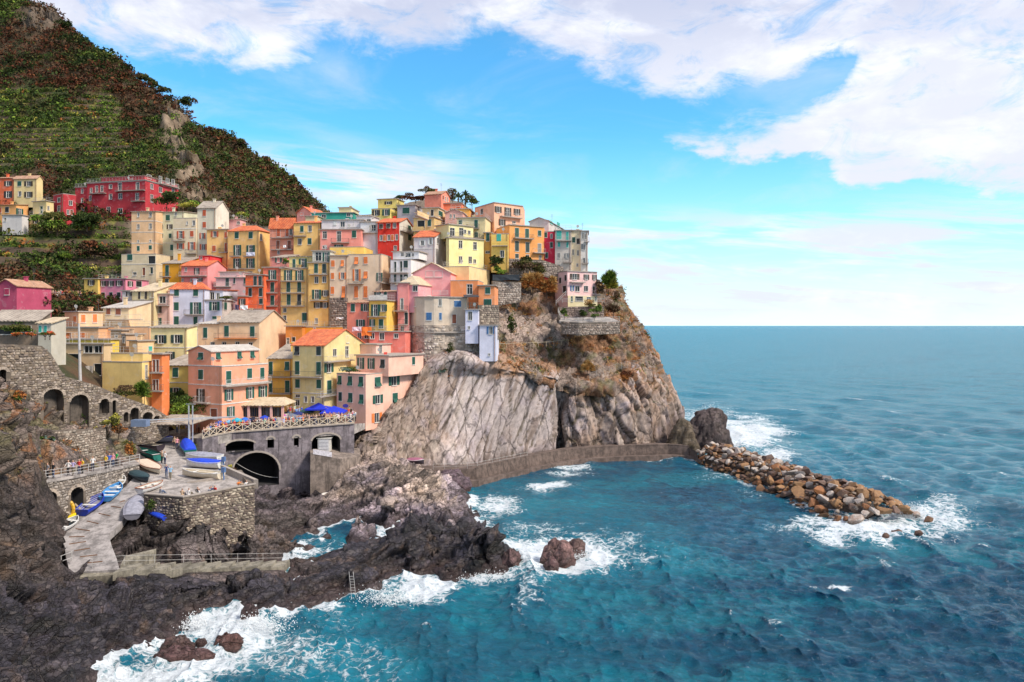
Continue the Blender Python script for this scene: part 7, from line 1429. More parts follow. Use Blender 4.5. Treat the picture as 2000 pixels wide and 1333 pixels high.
for px0, px1 in ((466, 484), (488, 506), (510, 528), (532, 550)):
    a, b = W(px0, 795, 122.0), W(px1, 812, 122.0); m = MB(); m.box(a[0], b[0], 122.0, 122.1, b[2]-.3, a[2]); m.build('window', wood, e_)
    k_ = 4
    for k in range(k_): x0 = a[0]+(b[0]-a[0])*(k+.12)/k_; x1 = a[0]+(b[0]-a[0])*(k+.88)/k_; m = MB(); m.box(x0, x1, 121.95, 122.0, b[2]-.1, a[2]-.15); m.build('pane', glassmat(), e_)
m = MB(); a, b = W(464, 812, 121.8), W(553, 826, 121.8); m.box(a[0], b[0], 121.75, 127, b[2]-1, a[2]-.3); m.build('base_wall', stucco((.7, .62, .58)), e_)
def umbrella(label, px, pyt, wpx, Y, col, square=False, ribs=8):
    t = W(px, pyt, Y); r = wpx/2/F*Y; gz = zsq(Y); e = empty('umbrella', (t[0], t[1], gz), label, 'umbrella'); m = MB(); hh = r*.42
    n = 4 if square else ribs; k0 = pi/4 if square else 0
    for i in range(n):
        a, b = k0+2*pi*i/n, k0+2*pi*(i+1)/n; rr = r*1.2 if square else r; p, q = (t[0]+rr*cos(a), t[1]+rr*sin(a), t[2]-hh), (t[0]+rr*cos(b), t[1]+rr*sin(b), t[2]-hh); m.quad([p, q, t]); m.quad([(p[0], p[1], p[2]-.22), (q[0], q[1], q[2]-.22), q, p])
    m.build('canopy', simple('umbrella_%02d%02d%02d' % tuple(int(c*99) for c in col), col, .7, var=.1), e); m = MB(); m.bar((t[0], t[1], gz), t, .035, n=5); m.build('pole', rail_pale, e)
BLU = (.01, .03, .55)
umbrella('large square blue parasol, left one of the pair by the pink corner house', 622, 787, 50, 133, BLU, True)
umbrella('large square blue parasol, right one of the pair by the pink corner house', 652, 793, 52, 129.5, BLU, True)
umbrella('dark green parasol tucked behind the blue pair', 600, 796, 34, 134, (.02, .07, .08), True)
umbrella('small teal parasol at the left end of the square', 463, 816, 22, 119.5, (.03, .40, .55))
umbrella('small bright blue parasol right of the teal one', 478, 815, 24, 120.5, (.02, .14, .62))
umbrella('black parasol in the middle of the row of small parasols', 495, 814, 26, 121.5, (.02, .02, .04))
umbrella('royal blue parasol right of the black one', 517, 811, 22, 122, (.02, .06, .55))
umbrella('magenta parasol in the crowd on the square', 546, 806, 26, 124, (.45, .03, .35))
umbrella('dark grey parasol left of the magenta one', 531, 810, 22, 124.5, (.06, .06, .08))
umbrella('blue parasol at the left end of the fence by the crane', 430, 822, 20, 118, (.02, .10, .55))
umbrella('pale blue parasol between the canopy and the teal one', 446, 820, 18, 119, (.15, .38, .62))
umbrella('navy parasol before the salmon house veranda corner', 582, 803, 24, 128, (.02, .03, .16))
umbrella('slate grey parasol right of the magenta one', 568, 807, 34, 125, (.16, .18, .24), True)
# concrete mast, street lamp
e = empty('mast', W(157, 750, 104), 'tall pale concrete mast rising in front of the cream garage house', 'mast'); p = W(157, 750, 104); q = W(154, 632, 104); m = MB(); m.bar(p, q, .2, n=8, r2=.13); m.build('pole', simple('pale_concrete', (.5, .47, .45)), e); m = MB(); z = W(157, 686, 104); m.bar((z[0]-.3, z[1], z[2]), (z[0]+.5, z[1]-.3, z[2]+.15), .06); m.build('bracket', rail_iron, e)
e = empty('street_lamp', W(329, 806, 120), 'dark street lamp with a curved arm before the yellow house', 'street lamp'); p = W(329, 810, 120); q = W(329, 722, 120); m = MB(); m.bar(p, q, .07, n=6); m.bar(q, (q[0]-.5, q[1], q[2]+.4), .05); m.bar((q[0]-.5, q[1], q[2]+.4), (q[0]-1.3, q[1], q[2]+.3), .05); m.build('pole', rail_iron, e); m = MB(); m.box(q[0]-1.7, q[0]-1.2, q[1]-.12, q[1]+.12, q[2]+.15, q[2]+.3); m.build('lamp_head', rail_iron, e)
p = W(675, 793, 131.3); m = MB(); n = 14; m.quad([(p[0]+.5*cos(2*pi*k/n), p[1]-.05, p[2]+.32*sin(2*pi*k/n)) for k in range(n)]); m.quad([(p[0]+.5*cos(2*pi*k/n), p[1]+.03, p[2]+.32*sin(2*pi*k/n)) for k in range(n)][::-1])
for k in range(n): a, b = 2*pi*k/n, 2*pi*(k+1)/n; m.quad([(p[0]+.5*cos(a), p[1]-.05, p[2]+.32*sin(a)), (p[0]+.5*cos(a), p[1]+.03, p[2]+.32*sin(a)), (p[0]+.5*cos(b), p[1]+.03, p[2]+.32*sin(b)), (p[0]+.5*cos(b), p[1]-.05, p[2]+.32*sin(b))])
sg = m.build('shop_sign', paint('signblue', (.05, .04, .25))); tag(sg, 'small oval blue sign hanging on the pink corner house', 'sign')
# ------------------------------------------------------------------ laundry
def cloth(label, px0, py0, px1, py1, Y, col, group=None):
    a, b = W(px0, py0, Y), W(px1, py1, Y); m = MB(); n = 6
    P0 = []
    for i in range(n+1):
        t = i/n; x = a[0]+(b[0]-a[0])*t; d = .06*math.sin(t*9+px0); P0.append([(x, Y+d, a[2]), (x+.03*math.sin(t*5), Y+d*1.6, (a[2]+b[2])/2), (x, Y-d, b[2]+.08*math.sin(t*7+py0))])
    for i in range(n):
        for j in range(2): m.quad([P0[i][j], P0[i][j+1], P0[i+1][j+1], P0[i+1][j]])
    for i in range(n):
        for j in range(2): m.quad([(q[0], q[1]+.02, q[2]) for q in (P0[i][j], P0[i+1][j], P0[i+1][j+1], P0[i][j+1])])
    tag(m.build('laundry', simple('cloth_%02d%02d%02d' % tuple(int(c*99) for c in col), col, .8, var=.08)), label, 'laundry', group)
cloth('big orange cloth hung out below the coral house', 706, 639, 726, 656, 148.6, (.85, .20, .03))
cloth('white and pink cloth left of the big orange cloth', 688, 639, 706, 647, 148.6, (.75, .6, .66))
cloth('white sheets hung on the orange red house balcony', 469, 597, 484, 605, 164.8, (.8, .8, .82)); cloth('dark clothes hung left of the white sheets', 459, 596, 467, 606, 164.8, (.08, .06, .12))
cloth('white and blue washing on the big yellow house balcony', 481, 493, 498, 500, 190.2, (.6, .62, .75)); cloth('white shirt hanging on the coral loggia house', 553, 479, 559, 484, 188, (.8, .8, .8))
cloth('striped curtain hanging in the cream garage opening', 166, 715, 182, 748, 120.5, (.5, .45, .4))
cloth('white shirts draped over the balcony of the bare stone storey', 656, 620, 671, 624, 165, (.75, .74, .76))
cloth('black netting fence on the headland terrace', 962, 537, 1015, 548, 166.4, (.03, .04, .05))
# ------------------------------------------------------------------ people
def base_person(pose):
    J = {'stand': dict(hip=(0, 0, .93), kl=(.09, -.02, .5), fl=(.1, .02, .05), kr=(-.1, -.03, .5), fr=(-.1, .04, .05), el=(.25, .02, 1.15), hl=(.24, -.1, .9), er=(-.25, .03, 1.15), hr=(-.23, -.08, .9)),
         'walk': dict(hip=(0, 0, .92), kl=(.09, -.15, .52), fl=(.1, -.24, .06), kr=(-.09, .02, .5), fr=(-.1, .3, .1), el=(.25, .12, 1.17), hl=(.25, .02, .95), er=(-.25, -.1, 1.17), hr=(-.22, -.28, 1.02)),
         'photo': dict(hip=(0, 0, .93), kl=(.1, -.02, .5), fl=(.12, .02, .05), kr=(-.08, -.03, .5), fr=(-.08, .05, .05), el=(.24, -.16, 1.22), hl=(.1, -.3, 1.45), er=(-.24, -.16, 1.22), hr=(-.1, -.3, 1.45)),
         'sit': dict(hip=(0, 0, .12), kl=(.12, -.42, .42), fl=(.12, -.62, .06), kr=(-.14, -.4, .4), fr=(-.12, -.66, .06), el=(.26, -.08, .42), hl=(.16, -.34, .4), er=(-.26, -.05, .42), hr=(-.18, -.32, .38))}[pose]
    h = J['hip']; o = h[2]; lean = -.1 if pose == 'sit' else 0
    V = [(0, 0, o), (0, lean*.4, o+.22), (0, lean, o+.42), (0, lean, o+.53), (0, lean-.01, o+.6), (0, lean-.02, o+.70), (0, lean-.02, o+.78)]; R = [(.14, .1), (.13, .095), (.15, .1), (.07, .07), (.055, .055), (.1, .11), (.085, .095)]
    E = [(i, i+1) for i in range(6)]
    for s, k, f in ((1, 'kl', 'fl'), (-1, 'kr', 'fr')):
        b = len(V); V += [(.09*s, h[1], o-.06), J[k], J[f], (J[f][0], J[f][1]-.16, J[f][2]-.02)]; R += [(.1, .1), (.065, .065), (.045, .05), (.04, .03)]; E += [(0, b), (b, b+1), (b+1, b+2), (b+2, b+3)]
    for s, k, f in ((1, 'el', 'hl'), (-1, 'er', 'hr')):
        b = len(V); V += [(.19*s, lean, o+.47), J[k], J[f], (J[f][0], J[f][1]-.09, J[f][2]-.03)]; R += [(.062, .062), (.045, .045), (.034, .034), (.035, .022)]; E += [(2, b), (b, b+1), (b+1, b+2), (b+2, b+3)]
    me = bpy.data.meshes.new('p'); me.from_pydata(V, E, []); ob = bpy.data.objects.new('p', me); C.objects.link(ob); md = ob.modifiers.new('s', 'SKIN'); 
    for i, r in enumerate(R): me.skin_vertices[0].data[i].radius = r; me.skin_vertices[0].data[i].use_root = (i == 0)
    sb = ob.modifiers.new('u', 'SUBSURF'); sb.levels = 1
    dg = bpy.context.evaluated_depsgraph_get(); ev = ob.evaluated_get(dg); out = bpy.data.meshes.new_from_object(ev); bpy.data.objects.remove(ob); out.name = 'person'
    out.materials.clear(); top = o+.8
    for c in out.polygons: 
        z = c.center[2]; x = abs(c.center[0]); yy = c.center[1]
        arm = x > .2 and z > o-.05 and z < o+.45
        if z > o+.60: mi = 3 if (z > o+.755 or yy > lean+.03) else 2
        elif z > o+.52: mi = 2
        elif arm and (z < o+.22 or (pose == 'photo')): mi = 2
        elif pose == 'photo' and yy < -.2 and z > o+.3: mi = 2
        elif z > o+.0 and not (pose == 'sit' and yy < -.2): mi = 0
        elif pose == 'sit' and x > .13 and yy < -.2 and z > .33 and False: mi = 2
        elif (z < .1 if pose != 'sit' else z < .08 and yy < -.5): mi = 4
        else: mi = 1
        c.material_index = mi; c.use_smooth = True
    return out
def pick(name, cols, seedmul):
    m, nt, b = newmat(name); oi = nt.nodes.new('ShaderNodeObjectInfo'); r = nt.nodes.new('ShaderNodeValToRGB'); r.color_ramp.interpolation = 'CONSTANT'
    t = M_(nt, 'FRACT', M_(nt, 'MULTIPLY', oi.outputs['Random'], seedmul)); nt.links.new(t, r.inputs[0])
    for i, c in enumerate(cols):
        e = r.color_ramp.elements[i] if i < 2 else r.color_ramp.elements.new(i/len(cols)); e.position = i/len(cols); e.color = (*c, 1)
    nt.links.new(r.outputs[0], b.inputs['Base Color']); b.inputs['Roughness'].default_value = .8; return m
pm = [objcol('shirt_cloth'), pick('trouser_cloth', [(.02, .03, .08), (.05, .05, .06), (.2, .17, .12), (.08, .12, .22), (.4, .36, .3), (.015, .015, .02)], 7.3), simple('skin', (.52, .30, .21), .6), pick('hair', [(.03, .02, .015), (.08, .04, .02), (.2, .13, .06), (.25, .22, .2), (.5, .45, .4)], 3.7), simple('shoe', (.05, .04, .04))]
PPL = {}
for k in ('stand', 'walk', 'photo', 'sit'):
    PPL[k] = base_person(k)
    for m_ in pm: PPL[k].materials.append(m_)
def person(label, loc, rz, pose='stand', col=(.5, .5, .5), group=None, s=1.0):
    o = link('person', PPL[pose], loc=loc, rz=rz); o.color = (*col, 1); o.scale = (s, s, s); return tag(o, label, 'person', group)
SC = {'red': (.6, .04, .03), 'orange': (.8, .22, .03), 'white': (.75, .73, .72), 'blue': (.05, .12, .45), 'black': (.03, .03, .035), 'yellow': (.75, .5, .04), 'green': (.03, .4, .1), 'pink': (.7, .3, .35), 'grey': (.25, .25, .28), 'lilac': (.42, .36, .6), 'navy': (.02, .04, .14), 'tan': (.5, .36, .24), 'light blue': (.25, .45, .65)}
zwk = lambda px: None
def on_walk(px, back=1.0):
    for a, b in zip(pf, pf[1:]):
        A_, B_ = CX+F*a[0]/a[1], CX+F*b[0]/b[1]
        if A_ <= px <= B_: t = (px-A_)/(B_-A_); return (a[0]+(b[0]-a[0])*t-.4*back, a[1]+(b[1]-a[1])*t+.8*back, a[2]+(b[2]-a[2])*t+.07)
    return (pf[0][0], pf[0][1]+1, pf[0][2])
for px, col, lab, pose in [(103, 'black', 'person in black standing at the left end of the walkway railing', 'stand'), (91, 'grey', 'person in grey leaning near the left end of the walkway', 'stand'), (132, 'white', 'person in a white shirt on the walkway beside one in lilac', 'walk'), (142, 'lilac', 'person in lilac on the walkway beside one in white', 'walk'), (154, 'red', 'person in a red top on the walkway, left of the yellow one', 'stand'), (160, 'yellow', 'person in a yellow top in the middle of the walkway', 'stand'), (180, 'white', 'person in white and red sitting at the walkway railing', 'stand'), (206, 'yellow', 'person with a yellow top, first of four at the walkway right', 'stand'), (213, 'blue', 'person in blue, second of four at the walkway right', 'stand'), (220, 'pink', 'person in pink, third of four at the walkway right', 'stand'), (227, 'green', 'person in bright green at the right end of the walkway', 'stand')]:
    person(lab, on_walk(px, random.uniform(.4, 1.5)), random.uniform(-.6, .6), pose, SC[col])
for px, py, col, lab, pose, rz in [(325, 934, 'navy', 'man in navy walking on the terrace beside one in light blue', 'walk', .3), (333, 937, 'light blue', 'man in a light blue shirt walking on the terrace', 'walk', .2), (316, 905, 'tan', 'person in tan by the green boat', 'stand', 2.5), (322, 907, 'white', 'woman in a white top by the green boat', 'stand', 2.8), (341, 876, 'tan', 'person in tan at the edge of the crowd under the canopy', 'stand', 0), (346, 878, 'pink', 'person in pale pink at the edge of the crowd under the canopy', 'stand', .5),
    (386, 966, 'black', 'person in black sitting on the terrace back to back with one in white', 'sit', .4), (390, 969, 'white', 'person in white sitting on the terrace beside one in black', 'sit', -.8), (408, 966, 'grey', 'person in grey lying back on the terrace left of the red one', 'sit', 1.2), (421, 963, 'red', 'person in red sitting on the terrace', 'sit', -.4), (413, 964, 'navy', 'child in navy sitting between the grey and the red one', 'sit', .2), (466, 952, 'orange', 'person in orange brown sitting on the low wall', 'sit', .8), (472, 954, 'tan', 'bare shouldered person lounging at the terrace corner', 'sit', .2), (480, 953, 'white', 'small person in white at the terrace corner', 'sit', 1.0), (355, 970, 'tan', 'person sitting low at the front edge of the terrace', 'sit', 3), (367, 969, 'white', 'person in white leaning at the front edge of the terrace', 'sit', 2.6), (312, 966, 'grey', 'person in grey at the left front edge of the terrace', 'sit', 2.4)]:
    g = solve(px, py, zter); person(lab, g, rz, pose, SC[col])
rnd = random.Random(31); keys = list(SC)
wts = ['white']*5+['black']*3+['grey']*3+['navy']*3+['red']*3+['orange']*2+['pink']*3+['lilac']*2+['blue']*3+['tan']*4+['yellow', 'light blue', 'light blue']
def inpoly(x, y, P):
    r = False
    for i in range(len(P)):
        a, b = P[i], P[i-1]
        if (a[1] > y) != (b[1] > y) and x < (b[0]-a[0])*(y-a[1])/(b[1]-a[1])+a[0]: r = not r
    return r
def crowd(n, sampler, where, pose_w=('stand', 'stand', 'walk', 'photo')):
    pts = []
    for _ in range(n*30):
        if len(pts) >= n: break
        p = sampler()
        if all((p[0]-q[0])**2+(p[1]-q[1])**2 > .42**2 for q in pts): pts.append(p)
    for p in pts:
        c = rnd.choice(wts); k_ = CX+F*p[0]/p[1]; pos = '' if 'railing' not in where else ', left third' if k_ < 490 else ', middle third' if k_ < 590 else ', right third'
        person('person in %s %s%s' % (c, where, pos), p, rnd.uniform(-3.1, 3.1), rnd.choice(pose_w), tuple(min(.9, v*rnd.uniform(.8, 1.2)) for v in SC[c]), 'people in %s %s%s' % (c, where, pos), rnd.uniform(.93, 1.05))
def along():
    s = rnd.random()*(len(bf)-1.01)+.0; i = int(s); t = s-i; d = .5+abs(rnd.gauss(0, 1))*1.6
    x, y = bf[i][0]+(bf[i+1][0]-bf[i][0])*t-.1*d, bf[i][1]+(bf[i+1][1]-bf[i][1])*t+d; return (x, y, zsq(y)+.02)
crowd(146, along, 'in the crowd behind the cross braced railing')
def ut():
    px = rnd.uniform(338, 420); Y = rnd.uniform(119.5, 131); x = (px-CX)/F*Y; return (x, Y, (zsq(Y) if Y > 121 else zter(Y))+.02)
crowd(62, ut, 'in the dense crowd right of the canopy roof')
def back_():
    px = rnd.uniform(560, 690); Y = rnd.uniform(131, 137); return ((px-CX)/F*Y, Y, zsq(Y)+.02)
crowd(26, back_, 'under the blue parasols')
# visitors on the path terrace at the left
fence('railing', 'thin railing along the hillside viewing terrace at left', [W(78, 580, 174), W(160, 582, 180)], rail_iron, 1.0, 1.5, (.5, 1), .03)
m = MB(); m.slab([W(76, 580, 173.8), W(162, 582, 179.8), W(162, 572, 186), W(76, 570, 180)], .5); tag(m.build('viewing_terrace', paving), kind='structure')
def vt():
    t = rnd.random(); px = 80+t*80; Y = 174.5+t*6+rnd.uniform(0, 3); z = HC+(HY-580-2*t)/F*(173.8+6*t)+(Y-174.5-t*6)*.02; return ((px-CX)/F*Y, Y, z)
crowd(30, vt, 'on the hillside viewing terrace')
# furniture on terraces
def lounger(label, p, c=frame_white):
    e = empty('deck_chair', p, label, 'chair'); m = MB(); m.hexa([(p[0]-.3, p[1]-.9, p[2]+.3), (p[0]+.3, p[1]-.9, p[2]+.3), (p[0]+.3, p[1]+.2, p[2]+.35), (p[0]-.3, p[1]+.2, p[2]+.35), (p[0]-.3, p[1]-.9, p[2]+.36), (p[0]+.3, p[1]-.9, p[2]+.36), (p[0]+.3, p[1]+.2, p[2]+.41), (p[0]-.3, p[1]+.2, p[2]+.41)]); m.build('seat', c, e)
    m = MB(); m.hexa([(p[0]-.3, p[1]+.2, p[2]+.35), (p[0]+.3, p[1]+.2, p[2]+.35), (p[0]+.3, p[1]+.25, p[2]+.35), (p[0]-.3, p[1]+.25, p[2]+.35), (p[0]-.3, p[1]+.6, p[2]+1.0), (p[0]+.3, p[1]+.6, p[2]+1.0), (p[0]+.3, p[1]+.65, p[2]+1.0), (p[0]-.3, p[1]+.65, p[2]+1.0)]); m.build('backrest', c, e)
    for dx in (-.27, .27):
        for dy in (-.8, .15): m = MB(); m.bar((p[0]+dx, p[1]+dy, p[2]), (p[0]+dx, p[1]+dy, p[2]+.34), .03); m.build('leg', c, e)
zt2 = HC+(HY-579.5)/F*151
for i, px in enumerate((807, 812.5, 818)):
    lounger(['left', 'middle', 'right'][i]+' one of three white deck chairs on the round house roof terrace', (((px-CX)/F*153.5), 153.5, zt2+.25))
fence('terrace_railing', 'white railing round the roof terrace of the round fronted house', [((640+a/3.703-CX)/F*Y, Y, zt2+.28) for a, Y in [(590, 154.8), (640, 152.6), (700, 151.6), (770, 151.4), (870, 152.6)]], rail_pale, .95, 1.6, (.15, .45, .72, 1), .03)
fence('terrace_railing', 'iron railing round the canopy terrace above the lilac block', [W(909.5, 605, 150.3), W(934, 605, 150.5)], simple('teal_iron', (.08, .2, .2)), 1.3, .45, (.05, .5, 1), .025)
p0 = W(908, 581, 145.2); p1_ = W(935, 581, 148); m = MB(); m.slab([W(906, 580, 150), W(936, 580, 150.2), W(934, 576, 154.5), W(905, 576, 154)], .1); tag(m.build('terrace_canopy', simple('canopy_black', (.04, .04, .045))), 'flat black canopy over the railed terrace beside the round house', 'canopy')
lounger('white chair on the small landing below the bridge', (W(686, 884, 130)[0], 130, W(686, 884, 130)[2])); lounger('red deck chair on the pink corner house roof terrace', (W(752, 697, 138)[0], 138, W(752, 695, 138)[2]-.4), BR)
# ------------------------------------------------------------------ vegetation
GREENS = {'dark': ((.030, .048, .014), (.055, .075, .02), (.02, .03, .01)), 'olive': ((.10, .10, .03), (.14, .13, .035), (.06, .065, .02)), 'bright': ((.13, .21, .03), (.20, .28, .04), (.07, .12, .02)),
          'rust': ((.12, .04, .022), (.19, .07, .03), (.07, .03, .018)), 'straw': ((.42, .24, .08), (.55, .36, .14), (.28, .14, .05)), 'yellow': ((.40, .36, .06), (.5, .45, .1), (.22, .24, .04)), 'brown': ((.10, .06, .035), (.15, .09, .05), (.06, .04, .025)),
          'agave': ((.13, .20, .16), (.2, .28, .22), (.07, .12, .1)), 'flower': ((.55, .07, .03), (.6, .15, .05), (.10, .14, .03)), 'orange': ((.36, .13, .035), (.45, .2, .06), (.22, .08, .03)), 'mid': ((.06, .10, .025), (.10, .15, .03), (.035, .06, .015))}
leafm = attrmat('leaves', .75, 0, 1.0, fine=.12, spec=.1)
def clumps(cen, rad, n, leaf, kinds, seed, spiky=0.0, shell=.55):
    """cen [k,3], rad [k,3]; n leaves each; kinds: list of colour names per clump -> V, F, col"""
    r = np.random.RandomState(seed); k = len(cen); u = r.normal(size=(k, n, 3)); u /= np.linalg.norm(u, axis=2, keepdims=True); u[..., 2] = np.where(u[..., 2] < -.35, -u[..., 2], u[..., 2])
    lump = 1+.28*np.sin(u[..., 0]*4.1+r.uniform(0, 6, (k, 1)))*np.sin(u[..., 1]*3.7+r.uniform(0, 6, (k, 1)))+.2*np.sin(u[..., 2]*6+r.uniform(0, 6, (k, 1)))
    rr = (shell+(1-shell)*r.uniform(0, 1, (k, n))**.5)*lump; P = cen[:, None]+u*rad[:, None]*rr[..., None]
    a = r.normal(size=(k, n, 3)); a = a*(1-spiky)+u*spiky*2; a /= np.linalg.norm(a, axis=2, keepdims=True); b = np.cross(a, r.normal(size=(k, n, 3))); b /= np.linalg.norm(b, axis=2, keepdims=True)
    ls = leaf if np.ndim(leaf) else np.full(k, leaf); s = ls[:, None, None]*r.uniform(.6, 1.3, (k, n, 1)); a = a*s*(1+spiky*1.6); b = b*s*(.6-.4*spiky)
    V = np.stack([P-a, P+b, P+a, P-b], 2).reshape(-1, 3); Fc = np.arange(len(V)).reshape(-1, 4)
    pal = np.array([GREENS[q] for q in kinds]); ci = r.choice(3, (k, n), p=[.5, .3, .2]); c = pal[np.arange(k)[:, None], ci]*r.uniform(.75, 1.3, (k, n, 1)); c = np.repeat(c.reshape(-1, 3), 4, 0)
    return V, Fc, c
def scrub():
    q, px, py, hill, terr, outc, fr = HILL; r = np.random.RandomState(4)
    n1 = fbm(q/14, 3, 201); n2 = fbm(q/22, 3, 203); n3 = fbm(q/9, 3, 207)
    inv = (px > -70) & (px < 680) & (py > -40) & (py < 640)
    vill = (px > 250) & (q[:, 1] < 232); dens = np.where(terr > .5, .08+.85*((fr > .12) & (fr < .62)), .34+.3*(n1 > -.05)); dens = dens*np.where(outc > .5, .4, 1); dens = dens*inv*(~vill)*((q[:, 1] > 150))*(q[:, 1] < 420)
    dens *= np.where(q[:, 1] > 230, 1, .75)
    pick_ = r.uniform(size=len(q)) < dens*.95; P = q[pick_]; T = terr[pick_]; k = len(P); a, b, c = n2[pick_], n3[pick_], n1[pick_]; pyp = py[pick_]; pxp = px[pick_]
    R = r.uniform(.8, 2.1, k)*np.where(T > .5, .8, 1)*np.where(P[:, 1] > 300, 1.25, 1); big = r.uniform(size=k) < .08; R[big] *= 1.5
    kinds = []
    for i in range(k):
        x = r.uniform(); far = pxp[i] > 395
        if T[i] > .5: kinds.append('bright' if x < .28 else 'yellow' if x < .34 else 'mid' if x < .66 else 'dark' if x < .88 else 'olive' if x < .96 else 'orange')
        elif far: kinds.append('olive' if x < .3 else 'mid' if x < .45 else 'brown' if x < .7 else 'dark' if x < .85 else 'rust')
        elif a[i] > .06: kinds.append('rust' if x < .5 else 'brown' if x < .75 else 'dark')
        elif a[i] > -.10: kinds.append('dark' if x < .5 else 'rust' if x < .7 else 'brown' if x < .85 else 'olive')
        else: kinds.append('mid' if x < .35 else 'olive' if x < .6 else 'dark' if x < .85 else 'bright')
    P = P+r.uniform(-.5, .5, P.shape)*[1, 1, 0]; P[:, 2] += R*.25
    V, Fc, c = clumps(P, np.stack([R, R, R*.8], 1), 35, R*.21, kinds, 5); c = c*.85
    me = npmesh('scrub', V, Fc, leafm, c); tag(link('scrub', me), 'dark green and rust red scrub covering the terraced hillside', 'scrub', kind='stuff'); print('scrub', k)
scrub()
def headland_plants():
    r = np.random.RandomState(9); q = CUQ; px, py = PX(q); n1 = fbm(q/4, 3, 211); m = (r.uniform(size=len(q)) < .045*(n1 > -.1)) & (py < 735) & (px > 830) & (px < 1290); P = q[m]; a = n1[m]; k = len(P); R = r.uniform(.3, .85, k)
    kinds = [('orange' if x < .4 else 'straw' if x < .62 else 'brown' if x < .78 else 'mid' if x < .9 else 'olive') for x in r.uniform(size=k)]; V, Fc, c = clumps(P+[0, 0, .15], np.stack([R, R, R*.7], 1), 26, R*.22, kinds, 7, spiky=.5)
    q = CLQ; px, py = PX(q); m = (r.uniform(size=len(q)) < .02) & (py < 800) & (((px > 1120) & (px < 1310)) | ((px > 800) & (px < 890) & (py < 745))); P = q[m]; k = len(P); R = r.uniform(.25, .6, k)
    V2, F2, c2 = clumps(P, np.stack([R, R, R*.7], 1), 22, R*.22, [('orange' if x < .5 else 'brown' if x < .75 else 'mid') for x in r.uniform(size=k)], 8, spiky=.5)
    q = FGQ.reshape(-1, 3); px, py = PX(q); n1 = fbm(q/2.6, 3, 213); m = (r.uniform(size=len(q)) < .035*(n1 > .0)) & (py < 935) & (px < 268) & (px > -40) & (q[:, 2] > 11.6); m |= (r.uniform(size=len(q)) < .02) & (px > 412) & (px < 445) & (py < 920) & (py > 850); P = q[m]; k = len(P); R = r.uniform(.2, .6, k)
    V3, F3, c3 = clumps(P+[0, 0, .1], np.stack([R, R, R*.7], 1), 26, R*.22, [('orange' if x < .34 else 'olive' if x < .5 else 'mid' if x < .72 else 'brown' if x < .9 else 'yellow') for x in r.uniform(size=k)], 9, spiky=.4)
    V = np.concatenate([V, V2, V3]); Fc = np.arange(len(V)).reshape(-1, 4); c = np.concatenate([c, c2, c3]); tag(link('undergrowth', npmesh('undergrowth', V, Fc, leafm, c)), 'dry orange grass and low plants on the headland and rock banks', 'undergrowth', kind='stuff')
headland_plants()
PS = [0]
def plant(label, cat, px, py, Y, rx, rz, kinds, n=500, leaf=.28, trunk=0.0, spiky=0.0, name=None, k=7, ry=None):
    """px, py: middle of the foliage in the photograph"""
    PS[0] += 1; r = np.random.RandomState(PS[0]+50); c = np.array(W(px, py, Y)); base = (c[0], c[1], c[2]-rz-trunk); nm = name or cat.replace(' ', '_'); e = empty(nm, base, label, cat); ry = ry or rx; n = int(n*2.6); leaf *= .8
    cen = c+r.normal(size=(k, 3))*np.array([rx, ry, rz])*.34; cen[:, 2] = np.maximum(cen[:, 2], c[2]-rz*.6); rad = np.tile(np.array([rx, ry, rz])*.55, (k, 1))*r.uniform(.7, 1.15, (k, 1))
    V, Fc, col = clumps(cen-np.array(base), rad, n//k, leaf, [kinds[i % len(kinds)] for i in range(k)], PS[0]+90, spiky); link('foliage' if not trunk else 'crown', npmesh('foliage', V, Fc, leafm, col), e)
    m = MB(); top = np.array([0, 0, rz+trunk]); b0 = np.array([0, 0, -.5]); m.bar(b0, b0+(top-b0)*.5, .04+.03*rx, n=6, r2=.02+.02*rx)
    for i in range(min(k, 5)): m.bar(b0+(top-b0)*.5, cen[i]-np.array(base), .02+.03*rx, n=4, r2=.015)
    m.build('trunk' if trunk else 'stem', simple('bark', (.10, .07, .05), .9)).parent = e
    return e
T = plant
T('broad green tree beside the salmon house, above the canopy', 'tree', 366, 795, 121, 3.1, 2.1, ['mid', 'dark', 'bright'], 1500, .2, 1.6)
T('smaller dark leafed tree left of the broad green tree', 'tree', 345, 782, 123.5, 1.7, 1.5, ['dark', 'mid'], 600, .2, 1.5)
T('reddish hedge in front of the plain yellow cube house', 'hedge', 246, 766, 113.6, 2.5, .7, ['olive', 'brown', 'mid'], 700, .16)
T('tall green cactus like plant at the yellow cube house corner', 'shrub', 282, 763, 114.2, .8, 1.5, ['bright', 'mid'], 360, .34, 0, .8)
T('round bush by the crimson building on the slope', 'tree', 326, 386, 219, 3.6, 2.4, ['olive', 'dark', 'mid'], 900, .35, 1.5)
T('large dark bush left of the weathered beige house terraces', 'bush', 170, 435, 213, 6.5, 2.0, ['dark', 'mid'], 1200, .4, ry=3)
T('wide green bush below the little pale yellow house', 'bush', 112, 439, 212, 6.2, 2.6, ['olive', 'mid', 'bright'], 1200, .4, ry=3)
T('rust coloured bush on the terraces left of the cream annex', 'bush', 185, 485, 202, 5.0, 3.0, ['brown', 'rust', 'dark'], 1000, .38, ry=3)
T('small green bush left of the rust coloured bush', 'bush', 132, 500, 200, 2.4, 1.4, ['bright', 'mid'], 400, .3)
T('dark bushes beside the magenta pink house', 'bush', 62, 578, 148, 3.0, 4.2, ['dark', 'brown', 'mid'], 1200, .35)
T('tall shrub below the hillside viewing terrace', 'bush', 95, 605, 160, 4.0, 2.0, ['dark', 'mid'], 900, .32)
T('low shrub right of the viewing terrace', 'bush', 140, 598, 166, 4.5, 1.4, ['brown', 'dark'], 700, .3)
